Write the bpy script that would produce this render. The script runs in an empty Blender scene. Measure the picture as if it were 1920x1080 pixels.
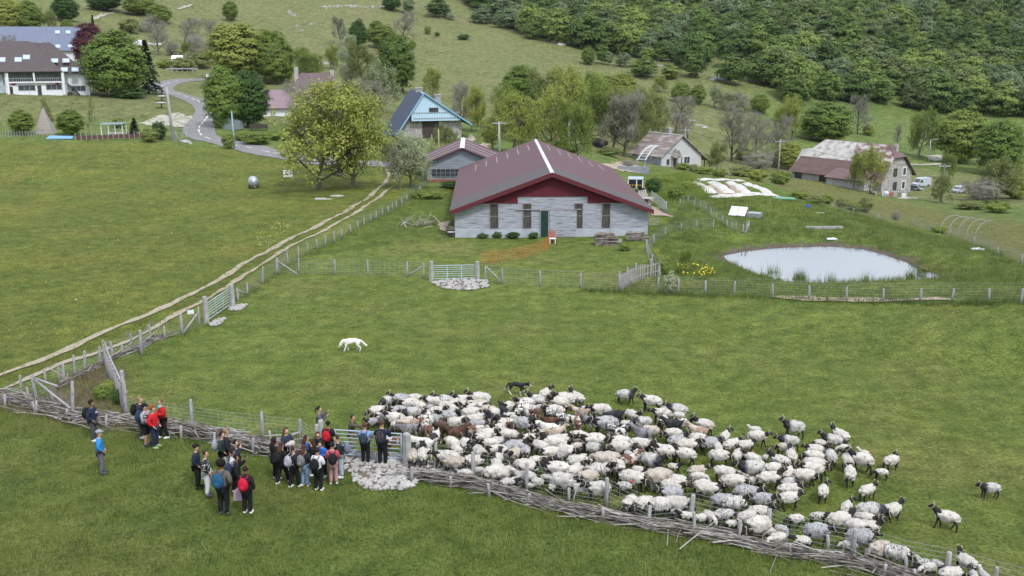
import bpy, math, random, bisect
import numpy as np
from mathutils import Vector, Matrix
random.seed(7); RNG = np.random.default_rng(7)
S = bpy.context.scene; COL = S.collection
R = math.radians
# ---------------------------------------------------------------- camera
F = 1900.0; PITCH = R(13.6); CAMH = 15.0
cd = bpy.data.cameras.new('camera'); cam = bpy.data.objects.new('camera', cd); COL.objects.link(cam)
cd.sensor_width = 36; cd.lens = 36*F/1920; cd.clip_start = .5; cd.clip_end = 3000
cam.location = (0, 0, CAMH); cam.rotation_euler = (R(90)-PITCH, 0, 0); S.camera = cam
# ---------------------------------------------------------------- sky and sun (bright overcast)
SUN_EL, SUN_AZ = R(52), R(150)          # azimuth clockwise from +Y
w = bpy.data.worlds.new('World'); S.world = w; w.use_nodes = True
nt = w.node_tree; bg = nt.nodes['Background']
sky = nt.nodes.new('ShaderNodeTexSky'); sky.sky_type = 'NISHITA'; sky.sun_disc = False
sky.sun_elevation = SUN_EL; sky.sun_rotation = SUN_AZ; sky.air_density = 1; sky.dust_density = 2
tc = nt.nodes.new('ShaderNodeTexCoord'); nz = nt.nodes.new('ShaderNodeTexNoise'); nz.inputs['Scale'].default_value = 2.6
nz.inputs['Detail'].default_value = 5
mp = nt.nodes.new('ShaderNodeMapping'); mp.inputs['Scale'].default_value = (1, 1, 3)
rp = nt.nodes.new('ShaderNodeValToRGB'); rp.color_ramp.elements[0].position = .3; rp.color_ramp.elements[1].position = .55
rp.color_ramp.elements[0].color = (.6, .6, .6, 1)
mx = nt.nodes.new('ShaderNodeMixRGB'); mx.inputs[2].default_value = (9.3, 10.0, 11.4, 1)
nt.links.new(tc.outputs['Generated'], mp.inputs[0]); nt.links.new(mp.outputs[0], nz.inputs['Vector'])
nt.links.new(nz.outputs['Fac'], rp.inputs[0]); nt.links.new(rp.outputs[0], mx.inputs[0])
nt.links.new(sky.outputs[0], mx.inputs[1]); nt.links.new(mx.outputs[0], bg.inputs[0])
bg.inputs[1].default_value = .078
sl = bpy.data.lights.new('sun', 'SUN'); sun = bpy.data.objects.new('sun', sl); COL.objects.link(sun)
sl.energy = 1.6; sl.angle = R(10); sl.color = (1, .985, .95)
sd = Vector((math.sin(SUN_AZ)*math.cos(SUN_EL), math.cos(SUN_AZ)*math.cos(SUN_EL), math.sin(SUN_EL)))
sun.rotation_euler = (-sd).to_track_quat('-Z', 'Y').to_euler(); sun.location = (0, 0, 60)
S.view_settings.view_transform = 'Standard'; S.view_settings.look = 'None'
S.view_settings.exposure = 0.88; S.view_settings.gamma = 1
S.cycles.max_bounces = 5; S.cycles.diffuse_bounces = 2; S.cycles.glossy_bounces = 2; S.cycles.transparent_max_bounces = 4
# ---------------------------------------------------------------- terrain
CP, SP = math.cos(PITCH), math.sin(PITCH)
def zof(v, D, u=960):                       # height of a point seen at pixel row v at ground distance D
    dy = -(v-540)/F; f = CP + dy*SP; up = -SP + dy*CP
    return CAMH + D*up/math.hypot(f, (u-960)/F)
TAB = {
 -150: [(265,160),(215,200),(175,225),(90,300),(30,400),(-60,520),(-150,700)],
 60:   [(265,160),(240,178),(215,200),(175,225),(90,300),(30,400),(-60,520),(-150,700)],
 300:  [(265,160),(240,178),(200,205),(150,265),(100,320),(40,400),(-30,500),(-140,700)],
 600:  [(371,100),(330,118),(265,160),(240,180),(200,215),(150,270),(100,340),(40,420),(-30,520),(-140,700)],
 960:  [(441,80),(371,100),(310,128),(265,165),(240,190),(200,235),(150,300),(100,370),(40,460),(-30,560),(-140,720)],
 1200: [(555,60),(441,80),(380,98),(330,138),(305,188),(270,228),(220,275),(170,330),(100,405),(40,475),(-30,560),(-140,720)],
 1450: [(555,60),(480,72),(441,81),(400,94),(360,115),(345,150),(330,200),(305,232),(270,266),(220,310),(170,360),(100,420),(40,490),(-30,580),(-140,730)],
 1700: [(555,60),(500,69),(460,79),(430,102),(400,150),(355,205),(300,270),(260,320),(215,390),(150,440),(100,490),(40,550),(-30,620),(-140,750)],
 1920: [(575,57),(520,66),(480,80),(440,112),(400,165),(370,205),(300,290),(260,340),(215,410),(150,460),(100,510),(40,570),(-30,640),(-140,780)],
 2080: [(575,57),(520,66),(480,80),(440,112),(400,165),(370,205),(300,290),(260,340),(215,410),(150,460),(100,510),(40,570),(-30,640),(-140,780)]}
pts = []
for u, rows in TAB.items():
    for D in (6, 12, 22, 34, 50, 70, 100, 135):
        if D < rows[0][1]*.9: pts.append(((u-960)/F/CP, math.log(D), 0.0))
    for v, D in rows:
        s = ((u-960)/F)/(CP-(v-540)/F*SP)
        pts.append((s, math.log(D), zof(v, D, u)))
P = np.array(pts)
def kern(a, b):
    d = np.sqrt(((a[:, None, 0]-b[None, :, 0])*2.2)**2 + (a[:, None, 1]-b[None, :, 1])**2); return d**3
n = len(P); A = np.zeros((n+3, n+3)); A[:n, :n] = kern(P, P) + np.eye(n)*1e-3
A[:n, n:] = np.c_[np.ones(n), P[:, :2]]; A[n:, :n] = A[:n, n:].T
W = np.linalg.solve(A, np.r_[P[:, 2], 0, 0, 0])
NS, NL = 141, 240
gs = np.linspace(-.62, .62, NS); gl = np.linspace(math.log(5), math.log(900), NL)
G = np.array([(s, l) for s in gs for l in gl])
T = (kern(G, P) @ W[:n] + np.c_[np.ones(len(G)), G] @ W[n:]).reshape(NS, NL)
near = np.exp(gl) < 52; T[:, near] = 0
for _ in range(3): T[:, 1:-1] = (T[:, :-2]+2*T[:, 1:-1]+T[:, 2:])/4
POND_PX = [(1366,481),(1400,474),(1440,469),(1480,466),(1560,464),(1610,468),(1650,478),(1690,492),(1716,506),(1758,517),(1746,527),(1712,530),(1640,530),(1560,533),(1500,531),(1450,520),(1410,506),(1380,493)]
ZW = -.38
def plane(u, v, z):
    dx, dy = (u-960)/F, -(v-540)/F
    d = Vector((dx, CP+dy*SP, -SP+dy*CP)); t = (z-CAMH)/d.z
    return Vector((0, 0, CAMH)) + d*t
POND = np.array([plane(u, v, ZW)[:2] for u, v in POND_PX])
def sdist(x, y, poly):                       # signed distance, negative inside
    x = np.asarray(x, float); y = np.asarray(y, float)
    d = np.full(x.shape, 1e9); ins = np.zeros(x.shape, bool); m = len(poly)
    for i in range(m):
        ax, ay = poly[i]; bx, by = poly[(i+1) % m]
        t = np.clip(((x-ax)*(bx-ax)+(y-ay)*(by-ay))/((bx-ax)**2+(by-ay)**2), 0, 1)
        d = np.minimum(d, np.hypot(x-ax-t*(bx-ax), y-ay-t*(by-ay)))
        ins ^= ((ay > y) != (by > y)) & (x < (bx-ax)*(y-ay)/(by-ay+1e-12)+ax)
    return np.where(ins, -d, d)
def znoise(x, y):
    r = np.hypot(x, y); k = np.clip((r-55)/60, 0, 1); k2 = np.clip((r-180)/200, 0, 1)
    return (.10*np.sin(x*.5+1.3*np.sin(y*.23))*np.cos(y*.41+x*.13) + .05*np.sin(x*1.3+y*.7)*np.sin(y*1.7))*(.25+.75*k) \
        + k2*(.9*np.sin(x*.055+2*np.sin(y*.021))*np.cos(y*.043+.6*np.sin(x*.03)) + .4*np.sin(x*.17+y*.09)*np.sin(y*.13-x*.05))
def zt(x, y):
    x = np.asarray(x, float); y = np.asarray(y, float); yy = np.maximum(y, .5)
    s = np.clip(x/yy, -.619, .619); l = np.clip(np.log(np.maximum(np.hypot(x, y), 5.01)), gl[0], gl[-1]-1e-6)
    a = (s-gs[0])/(gs[1]-gs[0]); b = (l-gl[0])/(gl[1]-gl[0]); i = np.minimum(a.astype(int), NS-2); j = np.minimum(b.astype(int), NL-2)
    fa, fb = a-i, b-j
    z = T[i, j]*(1-fa)*(1-fb)+T[i+1, j]*fa*(1-fb)+T[i, j+1]*(1-fa)*fb+T[i+1, j+1]*fa*fb
    z = z + znoise(x, y)
    d = sdist(x, y, POND); far = y > 73
    bank = ZW+.06+np.maximum(d-.6, 0)*np.where(far, .10, .22)
    k = np.clip((d-.8)/6.0, 0, 1); k = k*k*(3-2*k)
    zb = bank*(1-k)+z*k
    inside = ZW+.06+(d-.6)*.3
    z = np.where(d > .6, np.where(d < 7, zb, z), np.maximum(inside, ZW-.8))
    return z
def z0(x, y): return float(zt(x, y))
def ground(u, v):
    dx, dy = (u-960)/F, -(v-540)/F
    d = Vector((dx, CP+dy*SP, -SP+dy*CP)); t = np.geomspace(8, 950, 900)
    h = CAMH + t*d.z - zt(t*d.x, t*d.y); k = np.where(h < 0)[0]
    if len(k) == 0: t = 900
    else:
        i = max(k[0], 1); t = t[i-1] + (t[i]-t[i-1])*h[i-1]/(h[i-1]-h[i])
    x, y = t*d.x, t*d.y
    return Vector((float(x), float(y), z0(x, y)))
def depth(p): return p[1]*CP - (p[2]-CAMH)*SP
def mpp(p): return depth(p)/F                # metres per photo pixel there
def proj(p):
    dz = p[2]-CAMH; dp = p[1]*CP-dz*SP; up = p[1]*SP+dz*CP
    return 960+F*p[0]/dp, 540-F*up/dp
# ---------------------------------------------------------------- helpers
def link(o, parent=None):
    COL.objects.link(o)
    if parent: o.parent = parent
    return o
def tag(o, label=None, cat=None, group=None, kind=None):
    if label: o['label'] = label
    if cat: o['category'] = cat
    if group: o['group'] = group
    if kind: o['kind'] = kind
    return o
def empty(name, loc, rz=0, label=None, cat=None, group=None, sc=1):
    o = bpy.data.objects.new(name, None); link(o); o.location = loc; o.rotation_euler = (0, 0, rz); o.scale = (sc,)*3
    o.empty_display_size = .2
    return tag(o, label, cat, group)
def mesh_np(name, V, Fa, mat=None, smooth=False, mi=None):
    V = np.asarray(V, np.float32); Fa = np.asarray(Fa, np.int32); me = bpy.data.meshes.new(name)
    k = Fa.shape[1]; me.vertices.add(len(V)); me.vertices.foreach_set('co', V.ravel())
    me.loops.add(Fa.size); me.loops.foreach_set('vertex_index', Fa.ravel())
    me.polygons.add(len(Fa)); me.polygons.foreach_set('loop_start', np.arange(len(Fa))*k)
    try: me.polygons.foreach_set('loop_total', np.full(len(Fa), k))
    except Exception: pass
    if mi is not None: me.polygons.foreach_set('material_index', np.asarray(mi, np.int32))
    me.update(calc_edges=True); me.validate()
    me.polygons.foreach_set('use_smooth', np.full(len(me.polygons), bool(smooth)))
    for m in (mat if isinstance(mat, (list, tuple)) else [mat]):
        if m: me.materials.append(m)
    return me
class MB:
    def __init__(s): s.v = []; s.f = []
    def add(s, vs, fs):
        b = len(s.v); s.v += [tuple(q) for q in vs]; s.f += [tuple(b+i for i in q) for q in fs]; return s
    def box(s, x0, x1, y0, y1, z0_, z1, M=None):
        vs = [Vector(q) for q in ((x0,y0,z0_),(x1,y0,z0_),(x1,y1,z0_),(x0,y1,z0_),(x0,y0,z1),(x1,y0,z1),(x1,y1,z1),(x0,y1,z1))]
        if M: vs = [M @ q for q in vs]
        return s.add(vs, [(0,3,2,1),(4,5,6,7),(0,1,5,4),(1,2,6,5),(2,3,7,6),(3,0,4,7)])
    def prism(s, poly, axis_vec):              # polygon (3d points) extruded by vector
        a = [Vector(q) for q in poly]; b = [q+Vector(axis_vec) for q in a]; m = len(a)
        return s.add(a+b, [tuple(range(m))[::-1], tuple(range(m, 2*m))] + [(i, (i+1) % m, m+(i+1) % m, m+i) for i in range(m)])
    def tube(s, pts, rad, n=6, caps=True):
        pts = [Vector(q) for q in pts]; m = len(pts)
        if not hasattr(rad, '__len__'): rad = [rad]*m
        ref = None; vs = []
        for i, q in enumerate(pts):
            t = (pts[min(i+1, m-1)]-pts[max(i-1, 0)]).normalized()
            if ref is None: ref = t.orthogonal().normalized()
            ref = (ref - t*ref.dot(t)); ref = ref.normalized() if ref.length > 1e-6 else t.orthogonal().normalized()
            bi = t.cross(ref)
            for k in range(n):
                a = 2*math.pi*k/n; vs.append(q+(ref*math.cos(a)+bi*math.sin(a))*rad[i])
        fs = [(i*n+k, i*n+(k+1) % n, (i+1)*n+(k+1) % n, (i+1)*n+k) for i in range(m-1) for k in range(n)]
        if caps: fs += [tuple(range(n))[::-1], tuple((m-1)*n+k for k in range(n))]
        return s.add(vs, fs)
    def ball(s, c, r, nu=10, nv=7, f=None):
        c = Vector(c); r = r if hasattr(r, '__len__') else (r,)*3; vs = []; fs = []
        for j in range(nv+1):
            th = math.pi*j/nv
            for i in range(nu):
                ph = 2*math.pi*i/nu; d = Vector((math.sin(th)*math.cos(ph)*r[0], math.sin(th)*math.sin(ph)*r[1], math.cos(th)*r[2]))
                if f: d = f(d)
                vs.append(c+d)
        for j in range(nv):
            for i in range(nu): fs.append((j*nu+i, (j+1)*nu+i, (j+1)*nu+(i+1) % nu, j*nu+(i+1) % nu))
        return s.add(vs, fs)
    def mesh(s, name, mat=None, smooth=False):
        me = bpy.data.meshes.new(name); me.from_pydata(s.v, [], s.f); me.update()
        if mat: me.materials.append(mat)
        if smooth: me.polygons.foreach_set('use_smooth', [True]*len(me.polygons))
        return me
    def build(s, name, mat=None, parent=None, smooth=False, loc=None, rz=None):
        o = bpy.data.objects.new(name, s.mesh(name, mat, smooth)); link(o, parent)
        if loc is not None: o.location = loc
        if rz is not None: o.rotation_euler = (0, 0, rz)
        return o
# ---------------------------------------------------------------- materials
def nodes(name):
    m = bpy.data.materials.new(name); m.use_nodes = True; t = m.node_tree; return m, t, t.nodes['Principled BSDF']
def N(t, typ, **kw):
    n_ = t.nodes.new(typ)
    for k, v in kw.items():
        if k in n_.inputs: n_.inputs[k].default_value = v
        else: setattr(n_, k, v)
    return n_
def c4(c): return (c[0], c[1], c[2], 1)
def ramp(t, fac, stops):
    r = t.nodes.new('ShaderNodeValToRGB'); e = r.color_ramp.elements
    while len(e) < len(stops): e.new(.5)
    for q, (p, c) in zip(e, stops): q.position = p; q.color = c4(c)
    t.links.new(fac, r.inputs[0]); return r.outputs[0]
def mat(name, c1, c2=None, scale=8, rough=.85, bump=.3, detail=4, stretch=(1, 1, 1), coord='Object', spec=.25, metal=0, mid=None, lo=.35, hi=.65):
    m, t, b = nodes(name); b.inputs['Roughness'].default_value = rough; b.inputs['Specular IOR Level'].default_value = spec
    b.inputs['Metallic'].default_value = metal
    c2 = c2 or tuple(x*.75 for x in c1)
    tcn = N(t, 'ShaderNodeTexCoord'); mpn = N(t, 'ShaderNodeMapping', Scale=stretch); nn = N(t, 'ShaderNodeTexNoise', Scale=scale, Detail=detail)
    t.links.new(tcn.outputs[coord], mpn.inputs[0]); t.links.new(mpn.outputs[0], nn.inputs['Vector'])
    st = [(lo, c1), (hi, c2)] if not mid else [(lo, c1), ((lo+hi)/2, mid), (hi, c2)]
    t.links.new(ramp(t, nn.outputs['Fac'], st), b.inputs['Base Color'])
    if bump:
        bp = N(t, 'ShaderNodeBump', Strength=bump, Distance=.02); t.links.new(nn.outputs['Fac'], bp.inputs['Height']); t.links.new(bp.outputs[0], b.inputs['Normal'])
    return m
MATS = {}
def M_(c, rough=.85, **k):                  # simple cloth or paint by colour
    key = (tuple(round(x, 3) for x in c), rough, tuple(sorted(k.items())))
    if key not in MATS: MATS[key] = mat('cloth', c, tuple(x*.8 for x in c), rough=rough, scale=25, bump=.2, **k)
    return MATS[key]
# ---------------------------------------------------------------- ground sheet
def grass_mat(name, base, dark, light, dry, fl=None, scale=1.0):
    m, t, b = nodes(name); b.inputs['Roughness'].default_value = .95; b.inputs['Specular IOR Level'].default_value = .1
    tcn = N(t, 'ShaderNodeTexCoord'); V = tcn.outputs['Object']
    n1 = N(t, 'ShaderNodeTexNoise', Scale=.09*scale, Detail=6, Roughness=.6); n2 = N(t, 'ShaderNodeTexNoise', Scale=1.1*scale, Detail=6, Roughness=.7)
    n3 = N(t, 'ShaderNodeTexNoise', Scale=7.5*scale, Detail=6, Roughness=.8); n4 = N(t, 'ShaderNodeTexNoise', Scale=.35*scale, Detail=5, Roughness=.65)
    mpn = N(t, 'ShaderNodeMapping', Scale=(1, 1, 1)); t.links.new(V, mpn.inputs[0])
    for q in (n1, n2, n3, n4): t.links.new(mpn.outputs[0], q.inputs['Vector'])
    c = ramp(t, n1.outputs['Fac'], [(.32, base), (.52, dark), (.7, dry)])
    mx1 = N(t, 'ShaderNodeMixRGB'); mx1.blend_type = 'MIX'; t.links.new(c, mx1.inputs[1]); mx1.inputs[2].default_value = c4(light)
    r4 = ramp(t, n4.outputs['Fac'], [(.45, (0, 0, 0)), (.68, (.65, .65, .65))]); t.links.new(r4, mx1.inputs[0])
    mx2 = N(t, 'ShaderNodeMixRGB'); mx2.blend_type = 'MULTIPLY'; mx2.inputs[0].default_value = 1
    t.links.new(mx1.outputs[0], mx2.inputs[1]); t.links.new(ramp(t, n2.outputs['Fac'], [(.34, (.62, .66, .62)), (.66, (1.34, 1.28, 1.24))]), mx2.inputs[2])
    mx3 = N(t, 'ShaderNodeMixRGB'); mx3.blend_type = 'MULTIPLY'; mx3.inputs[0].default_value = 1
    t.links.new(mx2.outputs[0], mx3.inputs[1]); t.links.new(ramp(t, n3.outputs['Fac'], [(.36, (.40, .44, .38)), (.64, (1.6, 1.52, 1.45))]), mx3.inputs[2])
    out = mx3.outputs[0]
    if fl:
        vo = N(t, 'ShaderNodeTexNoise', Scale=14, Detail=1); t.links.new(mpn.outputs[0], vo.inputs['Vector'])
        n5 = N(t, 'ShaderNodeTexNoise', Scale=.12, Detail=4); t.links.new(mpn.outputs[0], n5.inputs['Vector'])
        mu = N(t, 'ShaderNodeMath', operation='MULTIPLY'); t.links.new(ramp(t, vo.outputs['Fac'], [(.58, (0, 0, 0)), (.66, (1, 1, 1))]), mu.inputs[0])
        t.links.new(ramp(t, n5.outputs['Fac'], [(.48, (.05, .05, .05)), (.62, (.75, .75, .75))]), mu.inputs[1])
        mx4 = N(t, 'ShaderNodeMixRGB'); t.links.new(mu.outputs[0], mx4.inputs[0]); t.links.new(out, mx4.inputs[1]); mx4.inputs[2].default_value = c4(fl); out = mx4.outputs[0]
    t.links.new(out, b.inputs['Base Color'])
    bp = N(t, 'ShaderNodeBump', Strength=.9, Distance=.12); t.links.new(n3.outputs['Fac'], bp.inputs['Height'])
    bp2 = N(t, 'ShaderNodeBump', Strength=.6, Distance=.5); t.links.new(n2.outputs['Fac'], bp2.inputs['Height']); t.links.new(bp2.outputs[0], bp.inputs['Normal'])
    t.links.new(bp.outputs[0], b.inputs['Normal'])
    return m
G_PAST = grass_mat('pasture_grass', (.128, .172, .040), (.108, .150, .037), (.165, .198, .052), (.165, .170, .060))
G_MEAD = grass_mat('flowering_meadow', (.118, .150, .034), (.092, .128, .030), (.150, .178, .042), (.165, .165, .045), fl=(.42, .36, .06))
G_RANK = grass_mat('rank_grass', (.108, .152, .034), (.085, .128, .028), (.142, .19, .045), (.145, .158, .05))
G_HILL = grass_mat('hill_pasture', (.150, .165, .072), (.128, .148, .064), (.18, .19, .085), (.17, .165, .088), scale=.6)
G_FIELD = grass_mat('cut_field', (.135, .145, .052), (.12, .13, .047), (.155, .165, .06), (.155, .145, .065))
G_FAR = grass_mat('valley_grass', (.12, .165, .052), (.10, .145, .045), (.15, .19, .06), (.145, .16, .06), scale=.5)
M_MUD = mat('pond_bank_earth', (.062, .045, .035), (.105, .078, .06), scale=3, bump=.6)
M_DIRT = mat('bare_earth', (.26, .20, .14), (.36, .29, .22), scale=2, bump=.6)
G_LONG = grass_mat('long_grass_floor', (.100, .140, .032), (.078, .115, .027), (.135, .175, .042), (.138, .14, .048))
GM = [G_PAST, G_MEAD, G_RANK, G_HILL, G_FIELD, G_FAR, M_MUD, M_DIRT, G_LONG]
def pxpoly(l): return np.array([ground(u, v)[:2] for u, v in l])
GATE_LINE = [(-300,760),(0,716),(97,690),(222,645),(388,600),(519,510),(660,432),(798,348),(740,335),(640,375),(430,505),(230,605),(0,704),(-300,780)]
R_MEAD = pxpoly([(-900,900),(-300,790),(0,722),(97,690),(222,645),(388,600),(519,510),(660,432),(798,348),(800,300),(730,300),(500,286),(330,266),(0,262),(-600,262),(-1500,400)])
R_RANK = pxpoly([(1213,452),(1222,497),(1235,540),(1271,551),(1517,561),(1940,570),(2300,580),(2200,545),(1914,492),(1826,456),(1747,432),(1647,411),(1500,372),(1400,335),(1300,318),(1180,312),(1190,360),(1250,400),(1215,440)])
R_RANK2 = pxpoly([(798,350),(657,436),(560,484),(640,470),(860,452),(856,400),(868,346)])
R_FIELD = pxpoly([(1914,492),(1826,456),(1747,432),(1647,411),(1500,372),(1400,335),(1480,331),(1600,362),(1750,384),(1940,420),(2300,470),(2300,560)])
R_NOUT = pxpoly([(-800,760),(0,742),(137,786),(300,799),(361,805),(480,830),(600,852),(764,880),(990,924),(1137,950),(1300,978),(1600,1042),(1770,1085),(2100,1180),(1500,1500),(300,1500),(-900,1300)])
def region(x, y):
    r = np.hypot(x, y); k = np.zeros(x.shape, int)
    far = r > 185; k[far] = 3
    k[(r > 250) & (x > .23*y)] = 5
    k[(r > 100) & (r <= 186)] = 5
    k[(r > 370) & (x < .2*y)] = 3
    k[sdist(x, y, R_MEAD) < 0] = 1
    k[sdist(x, y, R_RANK) < 0] = 2; k[sdist(x, y, R_RANK2) < 0] = 2; k[sdist(x, y, R_NOUT) < 0] = 8
    k[sdist(x, y, R_FIELD) < 0] = 4
    d = sdist(x, y, POND); k[d < np.where(y > 70, 1.25, .4)] = 6
    return k
def polar(azs, rr):
    X = np.sin(azs)[:, None]*rr[None, :]; Y = np.cos(azs)[:, None]*rr[None, :]
    return X, Y
az = np.concatenate([np.linspace(-math.pi, -.66, 36)[:-1], np.linspace(-.66, .66, 620), np.linspace(.66, math.pi, 36)[1:]])
rr = np.concatenate([[.5, 2, 4, 7, 11, 16, 20], np.geomspace(22, 130, 420)[0:], np.geomspace(131, 900, 330)])
X, Y = polar(az, rr); Z = zt(X, Y); na, nr = X.shape
idx = np.arange(na*nr).reshape(na, nr)
Fq = np.stack([idx[:-1, :-1], idx[:-1, 1:], idx[1:, 1:], idx[1:, :-1]], -1).reshape(-1, 4)
jit = .35
xc = (X[:-1, :-1]+X[1:, 1:])/2; yc = (Y[:-1, :-1]+Y[1:, 1:])/2
rj = np.hypot(xc, yc); jj = np.where(rj > 150, rj*.022, .35)
wob = np.sin(xc*.11+1.7*np.sin(yc*.06))*np.clip((rj-150)/60, 0, 1)*7
xj = xc+RNG.normal(0, 1, xc.shape)*jj+wob; yj = yc+RNG.normal(0, 1, yc.shape)*jj+wob*.7
gm = mesh_np('ground', np.stack([X, Y, Z], -1).reshape(-1, 3), Fq[:, ::-1], GM, True, region(xj, yj).ravel())
go = bpy.data.objects.new('ground', gm); link(go); tag(go, 'green pasture, meadow and hillside grass reaching to the forest', kind='structure')
# pond
M_WATER, t, b = nodes('pond_water'); b.inputs['Base Color'].default_value = (.02, .03, .02, 1); b.inputs['Roughness'].default_value = .03
b.inputs['Specular IOR Level'].default_value = 1.0; b.inputs['IOR'].default_value = 1.6; b.inputs['Metallic'].default_value = 0
b.inputs['IOR'].default_value = 3.0; b.inputs['Specular IOR Level'].default_value = .5; b.inputs['Base Color'].default_value = (.10, .12, .12, 1)
nn = N(t, 'ShaderNodeTexNoise', Scale=3.0, Detail=2); bp = N(t, 'ShaderNodeBump', Strength=.03, Distance=.02)
t.links.new(nn.outputs['Fac'], bp.inputs['Height']); t.links.new(bp.outputs[0], b.inputs['Normal'])
cx, cy = POND.mean(0); ring = [((x-cx)*1.06+cx, (y-cy)*1.06+cy, ZW) for x, y in POND]
o = MB().add([(cx, cy, ZW)]+ring, [(0, i+1, (i+1) % len(ring)+1) for i in range(len(ring))]).build('pond_water', M_WATER)
tag(o, 'still pond reflecting the white sky behind the pasture fence', kind='structure')
# strips draped on the ground
def smooth_path(pts, step=.6):
    P_ = [Vector(p) for p in pts]; P_ = [P_[0]*2-P_[1]]+P_+[P_[-1]*2-P_[-2]]; out = []
    for i in range(1, len(P_)-2):
        k = max(2, int((P_[i+1]-P_[i]).length/step))
        for j in range(k):
            q = j/k; a, b_, c, d = P_[i-1], P_[i], P_[i+1], P_[i+2]
            out.append(.5*((2*b_)+(c-a)*q+(2*a-5*b_+4*c-d)*q*q+(3*b_-a-3*c+d)*q**3))
    out.append(P_[-2]); return out
def pxpath(l, step=.6): return smooth_path([Vector((*ground(u, v)[:2], 0)) for u, v in l], step)
def strip(name, path, wl, wr, off, m, label=None, nw=5, edge=.0, kind='structure', parent=None):
    V = []; m_ = len(path); r = random.Random(len(path))
    for i, p in enumerate(path):
        t_ = (path[min(i+1, m_-1)]-path[max(i-1, 0)]).normalized(); nrm = Vector((-t_.y, t_.x, 0))
        for j in range(nw+1):
            q = -wr+(wl+wr)*j/nw
            if j in (0, nw): q += edge*(math.sin(i*.37+j*2)+.6*math.sin(i*1.13+j))*.7+r.uniform(-edge, edge)*.3
            c = p+nrm*q; V.append((c.x, c.y, z0(c.x, c.y)+off))
    k = nw+1; Fs = [(i*k+j, i*k+j+1, (i+1)*k+j+1, (i+1)*k+j) for i in range(m_-1) for j in range(nw)]
    o = bpy.data.objects.new(name, mesh_np(name, V, [f[::-1] for f in Fs], m, True)); link(o, parent); return tag(o, label, kind=kind)
M_RUT = mat('pale_gravel_rut', (.30, .26, .19), (.12, .13, .045), scale=1.9, bump=.8, detail=9, mid=(.32, .28, .20), lo=.42, hi=.70)
M_ASPH = mat('worn_asphalt', (.16, .155, .155), (.21, .20, .20), scale=1.2, bump=.1)
M_LINE = mat('road_paint', (.62, .62, .6), (.5, .5, .48), scale=3, bump=0)
LRUT = [(-120,745),(0,704),(97,668),(167,637),(222,612),(278,590),(383,540),(480,482),(580,432),(641,401),(697,365),(722,343),(729,330),(727,318)]
RRUT = [(-120,775),(0,733),(111,684),(194,659),(264,629),(325,593),(383,565),(417,543),(480,504),(541,465),(605,434),(669,398),(702,376),(736,351)]
strip('track', pxpath(LRUT, .5), .22, .22, .05, M_RUT, 'left pale gravel wheel rut of the farm track', 4, .1)
strip('track', pxpath(RRUT, .5), .17, .17, .05, M_RUT, 'right pale gravel wheel rut of the farm track', 4, .1)
ROAD = [(389,150),(345,151),(312,158),(303,166),(320,174),(350,182),(378,194),(392,208),(386,224),(374,238),(376,252),(396,262),(440,273),(500,285),(600,303),(700,309),(735,310)]
rp_ = pxpath(ROAD, 1.0)
strip('road', rp_, 2.5, 2.5, .07, M_ASPH, 'grey asphalt lane curving down past the trees', 6)
acc = 0; seg = []
dash = MB()
for i in range(1, len(rp_)):
    acc += (rp_[i]-rp_[i-1]).length
    if acc % 4.6 < 2.9:
        a, b_ = rp_[i-1], rp_[i]; t_ = (b_-a).normalized(); nn_ = Vector((-t_.y, t_.x, 0))*.11
        dash.add([Vector((q.x, q.y, z0(q.x, q.y)+.10)) for q in (a-nn_, a+nn_, b_+nn_, b_-nn_)], [(0, 3, 2, 1)])
tag(dash.build('road_markings', M_LINE), 'white dashed centre line on the curving lane', kind='structure')
def patch(name, pxs, off, m, label, n=40, edge=.3):
    poly = pxpoly(pxs); c = poly.mean(0); V = [(c[0], c[1], z0(*c)+off)]; rings = 8; k = 0; out = []
    for i in range(len(poly)):
        a, b_ = poly[i], poly[(i+1) % len(poly)]; m_ = max(2, int(np.hypot(*(b_-a))/1.0))
        for j in range(m_): out.append(a+(b_-a)*j/m_+RNG.normal(0, edge, 2))
    L = len(out)
    for r_ in range(1, rings+1):
        for q in out: x, y = c+(q-c)*r_/rings; V.append((x, y, z0(x, y)+off))
    Fs = [(0, 1+i, 1+(i+1) % L) for i in range(L)]
    for r_ in range(rings-1):
        for i in range(L): Fs.append((1+r_*L+i, 1+(r_+1)*L+i, 1+(r_+1)*L+(i+1) % L, 1+r_*L+(i+1) % L))
    me = bpy.data.meshes.new(name); me.from_pydata(V, [], Fs); me.update(); me.materials.append(m)
    me.polygons.foreach_set('use_smooth', [True]*len(me.polygons))
    o = bpy.data.objects.new(name, me); link(o); return tag(o, label, kind='structure')
M_GRAV = mat('pale_gravel', (.38, .35, .30), (.18, .20, .08), scale=.8, bump=.5, detail=8, lo=.45, hi=.7)
M_SAND = mat('sandy_gravel', (.38, .31, .23), (.31, .25, .18), scale=.6, bump=.3)
patch('gravel', [(262,231),(290,220),(330,211),(345,214),(350,222),(362,216),(352,240),(320,236),(285,236)], .06, M_GRAV, 'pale gravel lay-by beside the road bend')
patch('gravel', [(1128,309),(1165,303),(1215,316),(1207,326),(1165,322)], .06, M_SAND, 'sandy riding arena behind the big barn')
patch('path', [(172,34),(190,27),(216,22),(212,26),(190,33),(176,38)], .15, M_GRAV, 'pale path on the far left hillside')
patch('path', [(330,17),(345,12),(360,8),(358,12),(340,18)], .15, M_GRAV, 'short pale path high on the hillside')
patch('gravel', [(1735,292),(1780,291),(1776,298),(1755,303),(1742,299)], .08, M_GRAV, 'pale gravel pull-in behind the farmhouse', edge=.1)
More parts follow.
